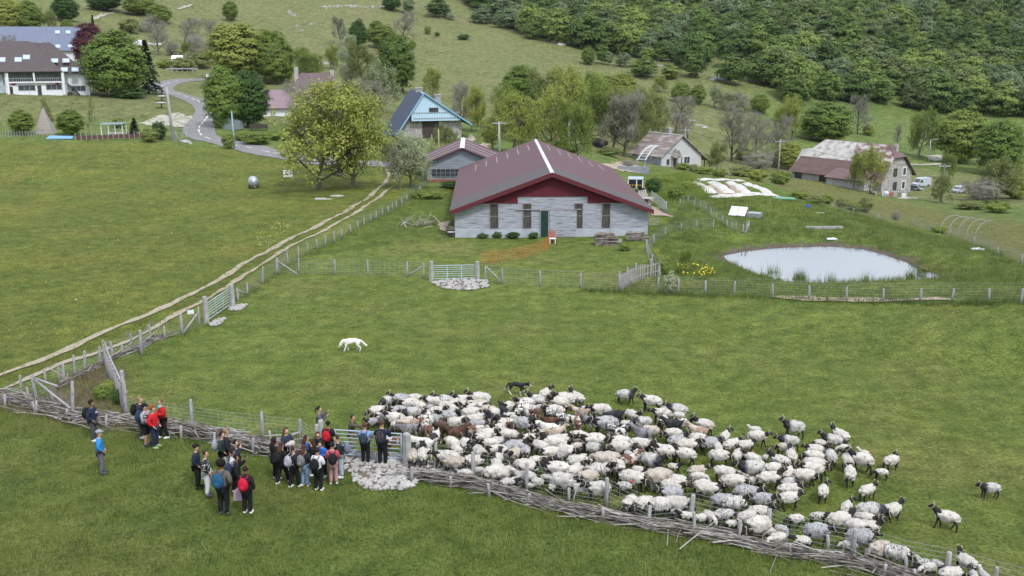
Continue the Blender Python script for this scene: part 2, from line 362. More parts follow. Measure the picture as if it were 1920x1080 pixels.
strip('path', pxpath([(1690,309),(1720,309),(1755,308),(1790,307)], 2), 1.2, 1.2, .08, M_GRAV, 'pale lane behind the long farmhouse', 3)
patch('gravel', [(870,262),(884,252),(892,262),(886,266)], .06, M_GRAV, 'paved pad beside the blue-roofed house', edge=.1)
patch('gravel', [(888,276),(905,268),(918,270),(914,280),(898,281)], .06, M_SAND, 'sandy spot behind the small shed', edge=.2)
patch('gravel', [(812,422),(838,416),(854,410),(853,438),(836,436)], .05, M_SAND, 'bare gravel beside the barn wall', edge=.25)
patch('gravel', [(1190,362),(1215,368),(1222,384),(1248,402),(1262,408),(1222,404),(1200,385)], .05, M_DIRT, 'bare yard earth beside the barn', edge=.25)
patch('gravel', [(1440,556),(1500,557),(1600,560),(1760,560),(1790,563),(1700,566),(1560,565),(1480,564)], .05, M_SAND, 'worn strip under the pond fence', edge=.12)
# ---------------------------------------------------------------- buildings
def boards(name, c1, c2, axis='Z', width=.18, dark=.45, streak=6, c3=None, rough=.85, metal=0, lines=True, bump=.5, lo=.35, hi=.68):
    m, t, b = nodes(name); b.inputs['Roughness'].default_value = rough; b.inputs['Specular IOR Level'].default_value = .2; b.inputs['Metallic'].default_value = metal
    tcn = N(t, 'ShaderNodeTexCoord'); V = tcn.outputs['Object']
    st = {'Z': (.5, .5, 6), 'X': (6, .5, .5), 'Y': (.5, 6, .5)}[axis]
    mpn = N(t, 'ShaderNodeMapping', Scale=st); t.links.new(V, mpn.inputs[0])
    nn = N(t, 'ShaderNodeTexNoise', Scale=streak*.25, Detail=8, Roughness=.7); t.links.new(mpn.outputs[0], nn.inputs['Vector'])
    stops = [(lo, c1), (hi, c2)] if c3 is None else [(lo, c1), ((lo+hi)/2, c3), (hi, c2)]
    c = ramp(t, nn.outputs['Fac'], stops)
    if lines:
        wv = N(t, 'ShaderNodeTexWave', Scale=1/width/ (2*math.pi)*math.pi/10*10/math.pi*1.0); wv.wave_type = 'BANDS'; wv.bands_direction = axis; wv.wave_profile = 'SAW'
        wv.inputs['Scale'].default_value = .314/width; wv.inputs['Distortion'].default_value = .25; wv.inputs['Detail'].default_value = 1
        t.links.new(V, wv.inputs['Vector'])
        mxx = N(t, 'ShaderNodeMixRGB'); mxx.blend_type = 'MULTIPLY'; mxx.inputs[0].default_value = 1; t.links.new(c, mxx.inputs[1])
        t.links.new(ramp(t, wv.outputs['Fac'], [(.0, (dark,)*3), (.16, (1, 1, 1))]), mxx.inputs[2]); c = mxx.outputs[0]
        bp = N(t, 'ShaderNodeBump', Strength=bump, Distance=.03); t.links.new(wv.outputs['Fac'], bp.inputs['Height']); t.links.new(bp.outputs[0], b.inputs['Normal'])
    t.links.new(c, b.inputs['Base Color']); return m
B_WHITE = boards('weathered_white_boards', (.42, .44, .50), (.15, .145, .17), 'Z', .22, .6, 8, (.35, .365, .42), lo=.36, hi=.64)
B_GREY = boards('weathered_grey_boards', (.33, .36, .41), (.16, .17, .20), 'Z', .2, .55)
B_RED = boards('dark_red_cladding', (.13, .022, .035), (.09, .018, .028), 'X', .3, .4)
ROOF_MR = boards('maroon_corrugated_sheet', (.118, .060, .066), (.088, .046, .050), 'Y', .33, .72, 3, rough=.6)
ROOF_GR = boards('grey_maroon_sheet', (.092, .076, .078), (.072, .060, .062), 'Y', .33, .75, 3, rough=.6)
M_TRIM = mat('dark_red_trim', (.12, .025, .035), rough=.6, bump=0)
M_WHITE = mat('white_paint', (.72, .73, .75), (.62, .63, .66), scale=2, bump=.05, rough=.6)
M_GLASS = mat('dark_window_glass', (.03, .035, .042), (.06, .07, .08), scale=1.5, rough=.12, bump=0, spec=.8)
M_PALEGL = mat('pale_glass', (.30, .38, .45), (.42, .5, .56), scale=1.5, rough=.15, bump=0, spec=.8)
M_DARK = mat('dark_wood', (.045, .035, .03), (.075, .06, .05), scale=4)
M_STONE = mat('rough_stone_wall', (.42, .41, .39), (.23, .22, .21), scale=2.2, bump=.6, mid=(.34, .33, .31), detail=8)
M_PLAST = mat('grey_plaster', (.42, .41, .40), (.31, .30, .30), scale=.8, bump=.15, detail=8)
M_CONC = mat('grey_concrete', (.38, .37, .36), (.27, .27, .26), scale=3, bump=.15)
M_METAL = mat('galvanised_metal', (.50, .53, .58), (.36, .39, .44), scale=4, rough=.4, metal=.5, bump=0)
M_WOOD = mat('silver_grey_wood', (.38, .36, .36), (.22, .21, .22), scale=5, stretch=(3, 3, .6), bump=.5, detail=6)
M_BRICK = mat('red_brick', (.30, .12, .08), (.22, .09, .07), scale=6)
def gable(rt, w_, l_, he, hr, m, xr=None, zb=-.6, name='wall', x0=0):
    xr = w_/2 if xr is None else xr
    return MB().prism([(x0, 0, zb), (x0+w_, 0, zb), (x0+w_, 0, he), (x0+xr, 0, hr), (x0, 0, he)], (0, l_, 0)).build(name, m, rt)
def slope(a, b_, c, d, th, name, m, rt, lift=.02):   # a-b eave edge, c-d ridge edge (quad a,b,c,d), thickness th along normal
    a, b_, c, d = [Vector(q) for q in (a, b_, c, d)]; nrm = (b_-a).cross(d-a).normalized()
    if nrm.z < 0: nrm = -nrm
    return MB().prism([q+nrm*lift for q in (a, b_, c, d)], nrm*th).build(name, m, rt)
def win(rt, x0, x1, z0_, z1, y=0, m=None, fm=None, fr=.07, mull=0, name='window', bars=0, axis='x'):
    """window on a wall facing -y (axis x) or +x (axis y)"""
    m = m or M_GLASS; fm = fm or M_WHITE; w_, h_ = x1-x0, z1-z0_
    p = MB().box(0, w_, -.03, .05, 0, h_); f = MB()
    for q in ((-fr, 0, -fr, h_+fr), (w_, w_+fr, -fr, h_+fr), (0, w_, -fr, 0), (0, w_, h_, h_+fr)): f.box(q[0], q[1], -.06, .04, q[2], q[3])
    for k in range(mull): x = w_*(k+1)/(mull+1); f.box(x-fr*.35, x+fr*.35, -.05, -.031, 0, h_)
    for k in range(bars): z = h_*(k+1)/(bars+1); f.box(0, w_, -.053, -.032, z-fr*.3, z+fr*.3)
    fo = f.build(name, fm, rt); g = p.build('pane', m, fo)
    if axis == 'x': fo.location = (x0, y, z0_)
    else: fo.location = (y, x0, z0_); fo.rotation_euler = (0, 0, R(90))
    return fo
def house(name, a, b_, lab, cat='house', rz=None, zoff=0):
    """origin at ground point of pixel a (front left base); x axis towards pixel b (front right base)"""
    A, B = ground(*a), ground(*b_); r = rz if rz is not None else math.atan2(B.y-A.y, B.x-A.x)
    return empty(name, (A.x, A.y, min(A.z, B.z)+zoff), r, lab, cat), (B-A).to_2d().length
# --- the big sheep barn
A, B = ground(853, 445), ground(1216, 442); W_ = (B-A).to_2d().length; rz = R(1.4)
barn = empty('barn', (A.x, A.y, (A.z+B.z)/2), rz, 'large sheep barn with maroon corrugated roof and weathered white boarded front wall', 'barn')
L_ = 27.0; he, hr = 2.15, 5.0; cxb = W_/2
def roofz(x): return he+(hr-he)*(1-abs(x-cxb)/cxb)
gable(barn, W_, L_, he-.05, hr-.1, B_WHITE)
MB().box(.02, W_-.02, -.05, -.003, -.5, .55).build('plinth', mat('pale_plinth', (.42, .45, .50), (.32, .34, .38), scale=1.5, detail=7), barn)
xa, xb = W_*.325, W_*.685
MB().prism([(W_*.1, -.06, roofz(W_*.1)-.1), (cxb, -.06, hr-.15), (W_*.9, -.06, roofz(W_*.9)-.1), (W_*.9, -.06, 2.62), (xb, -.06, 2.62), (xb, -.06, 3.15), (xa, -.06, 3.15), (xa, -.06, 2.62), (W_*.1, -.06, 2.62)], (0, .055, 0)).build('gable_cladding', B_RED, barn)
ov, of = .35, .55
for s in (-1, 1):
    xe = cxb+s*(cxb+ov); ze = he-(hr-he)/cxb*ov
    for (y0_, y1_, m_, nm) in ((-of, 4.6, ROOF_GR, 'roof_front_strip'), (4.6, L_+.3, ROOF_MR, 'roof')):
        slope((xe, y0_, ze), (xe, y1_, ze), (cxb, y1_, hr), (cxb, y0_, hr), .09, nm, m_, barn)
    MB().prism([(xe, -of-.04, ze-.22), (xe, -of-.04, ze+.1), (cxb, -of-.04, hr+.12), (cxb, -of-.04, hr-.24)], (0, .036, 0)).build('bargeboard', M_TRIM, barn)
    for k in range(6):
        x_a = cxb+s*(1.0+1.05*k)
        MB().prism([(x_a, L_-7.5, roofz(x_a)+.125), (x_a+.07, L_-7.5, roofz(x_a+.07)+.125), (x_a+.07, L_-2.6, roofz(x_a+.07)+.125), (x_a, L_-2.6, roofz(x_a)+.125)], (0, 0, .02)).build('roof_light_strip', M_CONC, barn)
MB().prism([(cxb-.16, -of-.03, hr+.055), (cxb, -of-.03, hr+.15), (cxb+.16, -of-.03, hr+.055), (cxb, -of-.03, hr+.12)], (0, L_+of+.3, 0)).build('ridge_cap', M_WHITE, barn)
M_BW = boards('dim_barn_window', (.035, .03, .03), (.11, .10, .09), 'X', .25, .5, 5)
for u0, u1 in ((919.5, 934.7), (981.5, 996.5), (1078, 1093), (1130, 1145)):
    x0, x1 = (u0-853)/364*W_, (u1-853)/364*W_; win(barn, x0, x1, .62, 2.58, 0, M_BW, M_WOOD, .05, 0, bars=1)
x0, x1 = (1014.5-853)/364*W_, (1028.5-853)/364*W_
fo = MB().box(x0-.06, x0, -.1, .03, 0, 2.03).box(x1, x1+.06, -.1, .03, 0, 2.03).box(x0-.06, x1+.06, -.1, .03, 2.03, 2.1).build('door', M_WOOD, barn)
MB().box(x0, x1, -.06, .02, -.3, 2.03).build('door_leaf', mat('dark_green_door', (.012, .035, .03), (.02, .05, .042), rough=.5), fo)
MB().box(x1+.1, x1+2.25, -.11, -.052, -.05, 2.05).build('sliding_door', B_WHITE, barn)
MB().box(x1-2.6, x1+2.6, -.12, -.06, 2.1, 2.16).build('door_rail', M_WOOD, barn)
# --- small annex shed behind the barn
rt, W2 = house('shed', (801, 341), (868, 346), 'small grey boarded shed with maroon roof at the barn corner', 'shed', rz=R(2)); W2 = 7.6
gable(rt, W2, 11, 2.2, 3.7, B_GREY)
for s in (-1, 1):
    c_ = W2/2; xe = c_+s*(c_+.5); ze = 2.2-.2
    slope((xe, -.5, ze), (xe, 11.3, ze), (c_, 11.3, 3.78), (c_, -.5, 3.78), .08, 'roof', ROOF_MR, rt)
    for k in range(3): MB().prism([(c_+s*.15, 2+3*k, 3.82), (xe-s*.1, 2+3*k, ze+.16), (xe-s*.1, 2.06+3*k, ze+.16), (c_+s*.15, 2.06+3*k, 3.82)], (0, 0, .02)).build('roof_seam', M_WHITE, rt)
MB().prism([(W2/2-.25, -.52, 3.83), (W2/2, -.52, 3.95), (W2/2+.25, -.52, 3.83), (W2/2, -.52, 3.88)], (0, 11.9, 0)).build('ridge_cap', M_WHITE, rt)
win(rt, .5, 3.5, .75, 1.55, 0, M_GLASS, B_GREY, .06, 5, bars=1)
MB().box(.1, 3.6, -.06, -.003, -.3, .45).build('brick_base', M_BRICK, rt)
MB().box(3.62, 4.2, -.08, -.004, -.3, 1.3).build('white_panel', M_WHITE, rt)
# --- blue roofed stone house
ROOF_BL = boards('pale_blue_sheet', (.44, .61, .73), (.40, .57, .70), 'X', .35, .8, 2, rough=.5)
ROOF_NV = boards('dark_blue_sheet', (.030, .048, .085), (.042, .062, .10), 'Y', .45, .7, 2, rough=.55)
A = ground(752, 259); rz = R(14)
rt = empty('house', (A.x, A.y, A.z-.1), rz, 'stone farmhouse with pale blue gable cladding and dark blue roof', 'house')
K = mpp(A); W3 = 112*K/math.cos(rz); cx3 = 42*K/math.cos(rz); hr3 = 82*K; he3 = 26*K; LB = 12.5
zl = hr3-.02
ov3 = W3*.095
def rz3(x): return hr3-(abs(x-cx3))*(hr3-he3*.75)/(cx3*1.0) if x < cx3 else hr3-(x-cx3)*(hr3-22*K)/(W3+.16*W3-cx3)
MB().prism([(0, 0, -1), (W3, 0, -1), (W3, 0, rz3(W3)-.15), (cx3, 0, hr3-.15), (0, 0, rz3(0)-.15)], (0, LB, 0)).build('wall', M_STONE, rt)
xl, xr_ = -.09*W3, W3*1.16
slope((xl, -1.2, rz3(xl)), (xl, LB+.6, rz3(xl)), (cx3, LB+.6, hr3), (cx3, -1.2, hr3), .2, 'roof', ROOF_NV, rt)
slope((xr_, -1.2, rz3(xr_)), (xr_, LB+.6, rz3(xr_)), (cx3, LB+.6, hr3), (cx3, -1.2, hr3), .2, 'roof', ROOF_NV, rt)
slope((-.32*W3, 1.8, rz3(xl)-2.3), (-.32*W3, LB+.6, rz3(xl)-2.3), (xl, LB+.6, rz3(xl)-.02), (xl, 1.8, rz3(xl)-.02), .2, 'lean_to_roof', ROOF_NV, rt)
MB().box(-.29*W3, -.02, 2.2, LB, -1, rz3(xl)-2.2).build('lean_to_wall', M_STONE, rt)
for x_e in (xl, xr_):
    a = Vector((x_e, 0, rz3(x_e))); c = Vector((cx3, 0, hr3)); wd = 1.5 if x_e < cx3 else .5
    MB().prism([(a.x, -1.23, a.z+.05), (a.x, -1.23, a.z+.28), (c.x, -1.23, c.z+.28), (c.x, -1.23, c.z+.05)], (0, wd, .002)).build('verge_trim', mat('sky_blue_trim', (.22, .42, .62), (.2, .4, .6), rough=.4, bump=0), rt)
slope((xl, -1.25, rz3(xl)+.25), (xl, 1.5, rz3(xl)+.25), (cx3, 1.5, hr3+.25), (cx3, -1.25, hr3+.25), .05, 'verge_sheet', ROOF_BL, rt)
zc = 33*K
def xat(z, s): return cx3+s*(hr3-z)*(cx3-xl)/(hr3-rz3(xl)) if s < 0 else cx3+(hr3-z)*(xr_-cx3)/(hr3-rz3(xr_))
MB().prism([(max(xat(zc, -1), W3*.165), -.9, zc), (W3*.97, -.9, zc), (W3*.97, -.9, min(rz3(W3*.97), 43*K)), (cx3, -.9, hr3-.05), (W3*.165, -.9, rz3(W3*.165)-.05)], (0, .12, 0)).build('gable_cladding', ROOF_BL, rt)
sg = MB()
for row, z_ in enumerate((zc+.35, zc+1.2)):
    for k in range(19):
        x_ = W3*.2+k*(W3*.74/18)
        sg.box(x_, x_+.25, -.99, -.905, z_, z_+.14)
sg.build('snow_guard', M_WOOD, rt)
win(rt, cx3+.15*W3-.6, cx3+.15*W3+.65, 50*K, 56*K, -.92, M_GLASS, M_DARK, .1)
MB().box(W3*.35, W3*.62, -.08, .0, -1, 2.9).build('barn_door', M_DARK, rt)
MB().box(W3*.16, W3*.3, -.07, 0, 2.5, 3.1).build('lintel', M_DARK, rt)
for x_, zt_ in ((W3*.66, 10), (cx3-.3, hr3+.4)):
    MB().box(x_, x_+1.0, 5, 6.0, hr3-5, 76*K if x_ > cx3 else hr3+.6).box(x_-.1, x_+1.1, 4.9, 6.1, (76*K if x_ > cx3 else hr3+.6)+.002, (76*K if x_ > cx3 else hr3+.6)+.2).build('chimney', M_CONC, rt)
# --- white gabled house on the right of centre (ridge runs back-left)
def obl(name, fl, fr, bl, eave_px, ridge_px, lab, zoff=0, cat='house'):
    A = ground(*fl); B = ground(*fr); rz_ = math.atan2(B.y-A.y, B.x-A.x); return A, B, rz_
LICH = mat('lichen_tile_roof', (.19, .15, .14), (.34, .32, .29), scale=1.6, stretch=(1, .35, 1), bump=.5, detail=9, mid=(.24, .19, .18), lo=.38, hi=.62)
A = ground(1240, 311); K = mpp(A); rz = R(34)
rt = empty('house', (A.x, A.y, A.z-.3), rz-R(0), 'low white gabled cottage with lichened brown roof and porch', 'house')
# x axis along the gable wall (to the right and back), y axis along the ridge (to the left and back)
Wg = 76*K/math.cos(R(42)); Lr = 8.4; hw = 21*K; hr4 = 56*K; cg = Wg*.47
B_PLA = boards('stained_white_render', (.55, .55, .56), (.28, .27, .26), 'X', .4, .9, 5, (.47, .47, .48), lines=False)
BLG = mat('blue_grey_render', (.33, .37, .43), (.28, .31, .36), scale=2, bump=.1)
MB().prism([(0, 0, -1.5), (Wg, 0, -1.5), (Wg, 0, hr4-(Wg-cg)*.72), (cg, 0, hr4-.1), (0, 0, hw)], (0, Lr, 0)).build('wall', B_PLA, rt)
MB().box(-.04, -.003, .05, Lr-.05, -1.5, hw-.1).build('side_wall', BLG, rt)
sl_ = (hr4-hw)/cg
slope((-.4, -.5, hw-.4*sl_), (-.4, Lr+.5, hw-.4*sl_), (cg, Lr+.5, hr4), (cg, -.5, hr4), .15, 'roof', LICH, rt)
slope((Wg+1.6, -.5, hr4-(Wg+1.6-cg)*.72), (Wg+1.6, Lr+.5, hr4-(Wg+1.6-cg)*.72), (cg, Lr+.5, hr4), (cg, -.5, hr4), .15, 'roof', LICH, rt)
MB().prism([(cg-.25, -.55, hr4+.12), (cg, -.55, hr4+.28), (cg+.25, -.55, hr4+.12), (cg, -.55, hr4+.2)], (0, Lr+1.1, 0)).build('ridge_cap', M_CONC, rt)
MB().box(cg+.5, cg+1.4, 4, 4.8, hr4-2, hr4+1.0).box(cg+.4, cg+1.5, 3.9, 4.9, hr4+1.002, hr4+1.2).build('chimney', M_CONC, rt)
win(rt, 1.7, 2.6, hw+.4, hw+1.2, 0, M_PALEGL, M_WOOD, .06, 1)
win(rt, 1.3, 1.9, .4, 1.4, 0, M_GLASS, M_WOOD, .06)
win(rt, Wg*.56, Wg*.7, .3, 1.6, 0, M_GLASS, M_WHITE, .09, 1)
po = MB().prism([(2.3, -1.3, 1.7), (4.1, -1.3, 1.7), (3.2, -1.3, 3.0)], (0, 1.3, .3)).build('porch_roof', LICH, rt)
MB().box(2.4, 2.5, -1.2, -1.1, -1, 1.7).box(3.9, 4.0, -1.2, -1.1, -1, 1.7).build('post', M_DARK, po)
MB().box(3.0, 3.7, -.05, 0, -1, 1.5).build('door', M_DARK, rt)
MB().box(Wg+1.2, Wg+1.35, .3, .45, -2, hr4-(Wg+1.4-cg)*.72).box(Wg+1.2, Wg+1.35, Lr-.5, Lr-.35, -2, hr4-(Wg+1.4-cg)*.72).build('post', M_DARK, rt)
# --- long farmhouse on the right
A = ground(1652, 359); K = mpp(A)
RUST = boards('rusty_sheet_roof', (.125, .075, .072), (.18, .125, .118), 'Y', .6, .8, 3, rough=.7)
MIX = mat('flaking_roof', (.48, .46, .44), (.17, .10, .09), scale=1.3, stretch=(.6, 1, 1), bump=.4, detail=9, mid=(.34, .28, .26), lo=.40, hi=.60)
LIC2 = mat('pale_lichen_roof', (.50, .49, .46), (.26, .22, .20), scale=1.0, bump=.4, detail=9, mid=(.42, .40, .37), lo=.4, hi=.66)
rz = R(-54)
far_ = empty('farmhouse', (A.x, A.y, A.z-.4), rz, 'long old stone farmhouse with patched pale and rusty roof', 'house')
# local: x to the right along the ridge; wall from x=-Lf..0 ; gable wall at x=0 faces +x
Lf = 172*K/math.cos(R(34)); Wf = 53*K/math.cos(R(56)); hf = 38*K*.9; hrf = 86*K; hl = 31*K
gs_ = 3.3
MB().prism([(0, 0, -2), (0, 0, hl), (0, Wf*.28, hl+(hrf-hl)*.62), (0, Wf*.62, hl+(hrf-hl)*.62), (0, Wf, hl+.4), (0, Wf, -2)], (-Lf, 0, 0)).build('wall', M_STONE, far_)
yr = Wf*.45; dr = hrf-hl
MB().box(-Lf+.02, -.6, -.04, -.003, -2, hl-.2).build('front_render', M_PLAST, far_)
hz = 3.0   # half hip length
def fq(name, ps, m):
    ps = [Vector(p) for p in ps]; nrm = (ps[1]-ps[0]).cross(ps[2]-ps[0]).normalized()
    if nrm.z < 0: nrm = -nrm
    return MB().prism([p+nrm*.03 for p in ps], nrm*.12).build(name, m, far_)
ye = -.7; zsl = dr/(yr)
def Y2Z(y): return hl+y*zsl if y < yr else hl+dr-(y-yr)*dr/(Wf-yr)*.95
ym = yr*.38
fq('roof', [(-Lf-.5, ye, Y2Z(ye)), (.5, ye, Y2Z(ye)), (.5, ym, Y2Z(ym)), (-Lf-.5+1.2, ym, Y2Z(ym))], RUST)
xm = -Lf*.42
fq('roof_lichen_patch', [(-Lf+.7, ym, Y2Z(ym)), (xm, ym, Y2Z(ym)), (xm, yr, hrf), (-Lf+hz+1.2, yr, hrf)], LIC2)
fq('roof_flaking_patch', [(xm, ym, Y2Z(ym)), (.5, ym, Y2Z(ym)), (.5, yr*.6, Y2Z(yr*.6)), (-1.9, yr, hrf), (xm, yr, hrf)], MIX)
fq('half_hip', [(.5, yr*.6, Y2Z(yr*.6)), (-1.9, yr, hrf), (.5, yr+(Wf-yr)*.4, Y2Z(yr+(Wf-yr)*.4))], RUST)
fq('half_hip', [(-Lf-.5, ye, Y2Z(ye)), (-Lf-.5+1.2, ym, Y2Z(ym)), (-Lf+hz+1.2, yr, hrf), (-Lf-.5, yr+2, Y2Z(yr+2)-1.5)], MIX)
fq('roof', [(-Lf-.5, Wf+.7, Y2Z(Wf+.7)), (.5, Wf+.7, Y2Z(Wf+.7)), (.5, yr+(Wf-yr)*.4, Y2Z(yr+(Wf-yr)*.4)), (-1.9, yr, hrf), (-Lf+hz+1.2, yr, hrf)], RUST)
MB().box(-1.2, -.5, yr+.2, yr+.9, hrf-1.5, hrf+.3).build('chimney', M_STONE, far_)
# lean-to
MB().prism([(-Lf*.48, -3.2, -2), (-Lf*.02-1, -3.2, -2), (-Lf*.02-1, -3.2, 2.3), (-Lf*.48, -3.2, 2.3)], (0, 3.15, 0)).build('lean_to_wall', M_PLAST, far_)
fq('lean_to_roof', [(-Lf*.49, -3.7, 2.2), (-Lf*.02-.8, -3.7, 2.2), (-Lf*.02-.8, -.05, 3.6), (-Lf*.49, -.05, 3.6)], RUST)
for (y_, z_, c_) in ((6.2, 2.9, 1), (6.2, .4, 1), (3.4, 2.9, 0), (3.6, .4, 0)):
    win(far_, y_, y_+.85, z_, z_+1.25, .0, M_GLASS, M_WHITE if c_ else M_DARK, .2 if c_ else .12, axis='y')
win(far_, -Lf+.8, -Lf+2.2, .3, 1.9, -.05, M_GLASS, M_DARK, .1)
MB().box(-Lf*.68, -Lf*.5, -.09, -.045, -1, 2.1).build('barn_door', M_DARK, far_)
# --- white chalet far left
A = ground(12, 176); K = mpp(A); BR = mat('brown_slate_roof', (.075, .060, .062), (.10, .082, .08), scale=3, bump=.3)
wt = empty('chalet', (A.x, A.y, A.z-.3), R(20), 'large white chalet with steep brown roof and skylights', 'house')
def k_(px): return px*K
fw = k_(103)
MB().prism([(0, 0, -1), (fw, 0, -1), (fw, 0, k_(45)), (0, 0, k_(45))], (0, 9, 0)).build('wall', M_WHITE, wt)
MB().box(fw+.0, fw+k_(42), 1.6, 9, -1, k_(38)).build('wing_wall', M_WHITE, wt)
MB().box(-14, -.01, 1.2, 9, -1, k_(43)).build('wing_wall', M_WHITE, wt)
ry = 9.0; hv = k_(45); rr_ = hv+k_(60)*1.0*.88
def wq(name, ps, m, th=.15):
    ps = [Vector(p) for p in ps]; nrm = (ps[1]-ps[0]).cross(ps[2]-ps[0]).normalized()
    if nrm.z < 0: nrm = -nrm
    return MB().prism([p+nrm*.03 for p in ps], nrm*th).build(name, m, wt)
wq('roof', [(-15, -.7, hv-.3), (fw-.2, -.7, hv-.3), (k_(42), ry, rr_), (-15, ry, rr_)], BR)
wq('wing_roof', [(fw-1.0, .9, hv-k_(6)), (fw+k_(43), .9, hv-k_(7)), (k_(78), ry+.4, rr_-.25), (k_(38), ry+.4, rr_-.25)], BR)
MB().prism([(-15, ry+.1, rr_-.1), (k_(42), ry+.1, rr_-.1), (fw, ry+9, hv-1), (-15, ry+9, hv-1)], (0, 0, .15)).build('rear_roof', BR, wt)
sl2 = (rr_-hv+.3)/(ry+.7); sa = math.atan(sl2)
def sky(x, q, w_=1.3, h_=1.7, dz=0, nm='skylight'):
    y_ = -.7+q*(ry+.7); z_ = hv-.3+q*(rr_-hv+.3)+dz
    o = MB().box(-w_/2, w_/2, 0, h_, .17, .27).build(nm, M_METAL, wt); o.location = (x, y_, z_); o.rotation_euler = (sa, 0, 0)
    g = MB().box(-w_/2+.12, w_/2-.12, .12, h_-.12, .272, .30).build('pane', M_PALEGL, o)
for x, q in ((k_(-4), .3), (k_(24), .3), (k_(38), .38)): sky(x, q)
for x, q in ((k_(87), .33), (k_(107), .33), (k_(104), .04), (k_(123), .04)): sky(x, q, 1.3, 1.5, -.35)
gl_ = MB().box(.6, k_(49), -.05, .0, k_(25), k_(44)).box(k_(52), fw-.6, -.05, 0, k_(25), k_(44)).build('balcony_glazing', M_GLASS, wt)
for q in ((.3, .7, 0), (k_(49), k_(52), k_(25.1)), (fw-.49, fw-.1, 0)): MB().box(q[0], q[1], -.5, -.06, q[2], k_(45)).build('column', M_WHITE, wt)
MB().box(.7, fw-.5, -.45, -.06, k_(22.5), k_(25)).build('balcony', M_WHITE, wt)
rl = MB()
for k in range(24): rl.box(.9+k*(fw-1.6)/24, .95+k*(fw-1.6)/24, -.44, -.40, k_(25), k_(31))
rl.box(.7, fw-.5, -.45, -.39, k_(31), k_(31.6)).build('railing', M_METAL, wt)
win(wt, k_(22), k_(50), k_(9), k_(18), 0, M_GLASS, M_METAL, .1, 2); win(wt, k_(70), k_(96), k_(10), k_(19), 0, M_GLASS, M_METAL, .1, 2)
MB().box(k_(4), k_(12), -.06, 0, -1, k_(16)).build('door', M_GLASS, wt); MB().box(k_(54), k_(61), -.06, 0, -1, k_(18)).build('door', M_GLASS, wt)
for x_ in (k_(14), k_(90)): MB().ball((x_, -.06, k_(21.5)), (.45, .05, .33)).build('round_sign', mat('red_sign', (.35, .05, .06), bump=0), wt)
win(wt, fw+k_(10), fw+k_(34), k_(6), k_(15), 1.6, M_GLASS, M_METAL, .1, 2)
MB().box(fw+k_(2), fw+k_(10), .6, 1.5, -1, k_(4)).prism([(fw+k_(3), .5, k_(22)), (fw+k_(24), .5, 0), (fw+k_(24), .5, -.3), (fw+k_(3), .5, k_(20))], (0, .9, 0)).build('outside_stair', M_DARK, wt)
MB().prism([(-14, .6, 0), (-.4, .6, 0), (-.4, .6, k_(38)), (-3, .6, k_(46)), (-14, .6, k_(46))], (0, .5, 0)).build('glazed_wing', M_PALEGL, wt)
# blue-grey roof building behind
A = ground(60, 112); K = mpp(A)
bt = empty('lodge', (A.x, A.y, A.z-2), R(20), 'long building with blue-grey sheet roof behind the white chalet', 'house')
BGR = boards('blue_grey_sheet', (.16, .18, .25), (.13, .15, .21), 'X', .6, .8, 2, rough=.5)
MB().box(-14, 13, 0, 11, -1, 4).build('wall', M_WHITE, bt)
MB().prism([(-14.5, -.6, 4), (14.2, -.6, 4), (12.2, 6, 9.6), (-13, 6, 9.6)], (0, 0, .2)).build('roof', BGR, bt)
MB().prism([(-14.5, 12, 4), (14.2, 12, 4), (12.2, 6.02, 9.6), (-13, 6.02, 9.6)], (0, 0, .2)).build('roof', BGR, bt)
sa2 = math.atan2(5.6, 6.6)
for x, q in ((6, .1), (8.8, .12), (6, .7), (8.4, .7), (12.0, .12), (2, .2)):
    o = MB().box(-.55, .55, 0, 1.2, .2, .3).build('skylight', M_PALEGL, bt); o.location = (x, -.6+q*6.6, 4+q*5.6); o.rotation_euler = (sa2, 0, 0)
# mauve roofed houses in the trees
A = ground(545, 205); K = mpp(A); MV = boards('mauve_tile_roof', (.12, .085, .092), (.16, .115, .122), 'X', .5, .75, 3)
ht = empty('house', (A.x, A.y, A.z-.5), R(11), 'old farmhouse with half-hipped mauve tile roof among the trees', 'house')
w5 = 95*K; z5 = 30*K; zr = 68*K
MB().box(0, w5, 0, 10, -1, z5).build('wall', M_STONE, ht)
MB().prism([(-.6, -.7, z5-.3), (w5+.6, -.7, z5-.3), (w5-1.6, 5, zr), (2.2, 5, zr)], (0, 0, .2)).build('roof', MV, ht)
MB().prism([(-.6, 10.7, z5-.3), (w5+.6, 10.7, z5-.3), (w5-1.6, 5.02, zr), (2.2, 5.02, zr)], (0, 0, .2)).build('roof', MV, ht)
MB().prism([(-.5, .2, z5), (-.5, 9.8, z5), (2.2, 5, zr-.05)], (.2, 0, 0)).build('gable', M_STONE, ht)
MB().box(1.0, 1.8, 3.5, 4.3, zr-2, zr+1.4).build('chimney', M_PLAST, ht); MB().box(w5-2, w5-1.2, 4.2, 5, zr-1, zr+.8).build('chimney', M_PLAST, ht)
A = ground(494, 218); K = mpp(A)
ht2 = empty('house', (A.x, A.y, A.z-.5), R(12), 'low house with pink ribbed metal roof beside the trees', 'house')
PK = boards('pink_ribbed_sheet', (.235, .165, .185), (.205, .145, .165), 'X', .55, .7, 2, rough=.5)
MB().box(0, 6, 0, 8, -1, 20*K).build('wall', M_WHITE, ht2)
MB().prism([(-.5, -.6, 19*K), (7.6, -.6, 19*K), (5.0, 5, 50*K), (-.5, 5, 50*K)], (0, 0, .15)).build('roof', PK, ht2)
MB().box(-.9, -.2, 3, 3.8, 0, 53*K).build('chimney', M_PLAST, ht2)
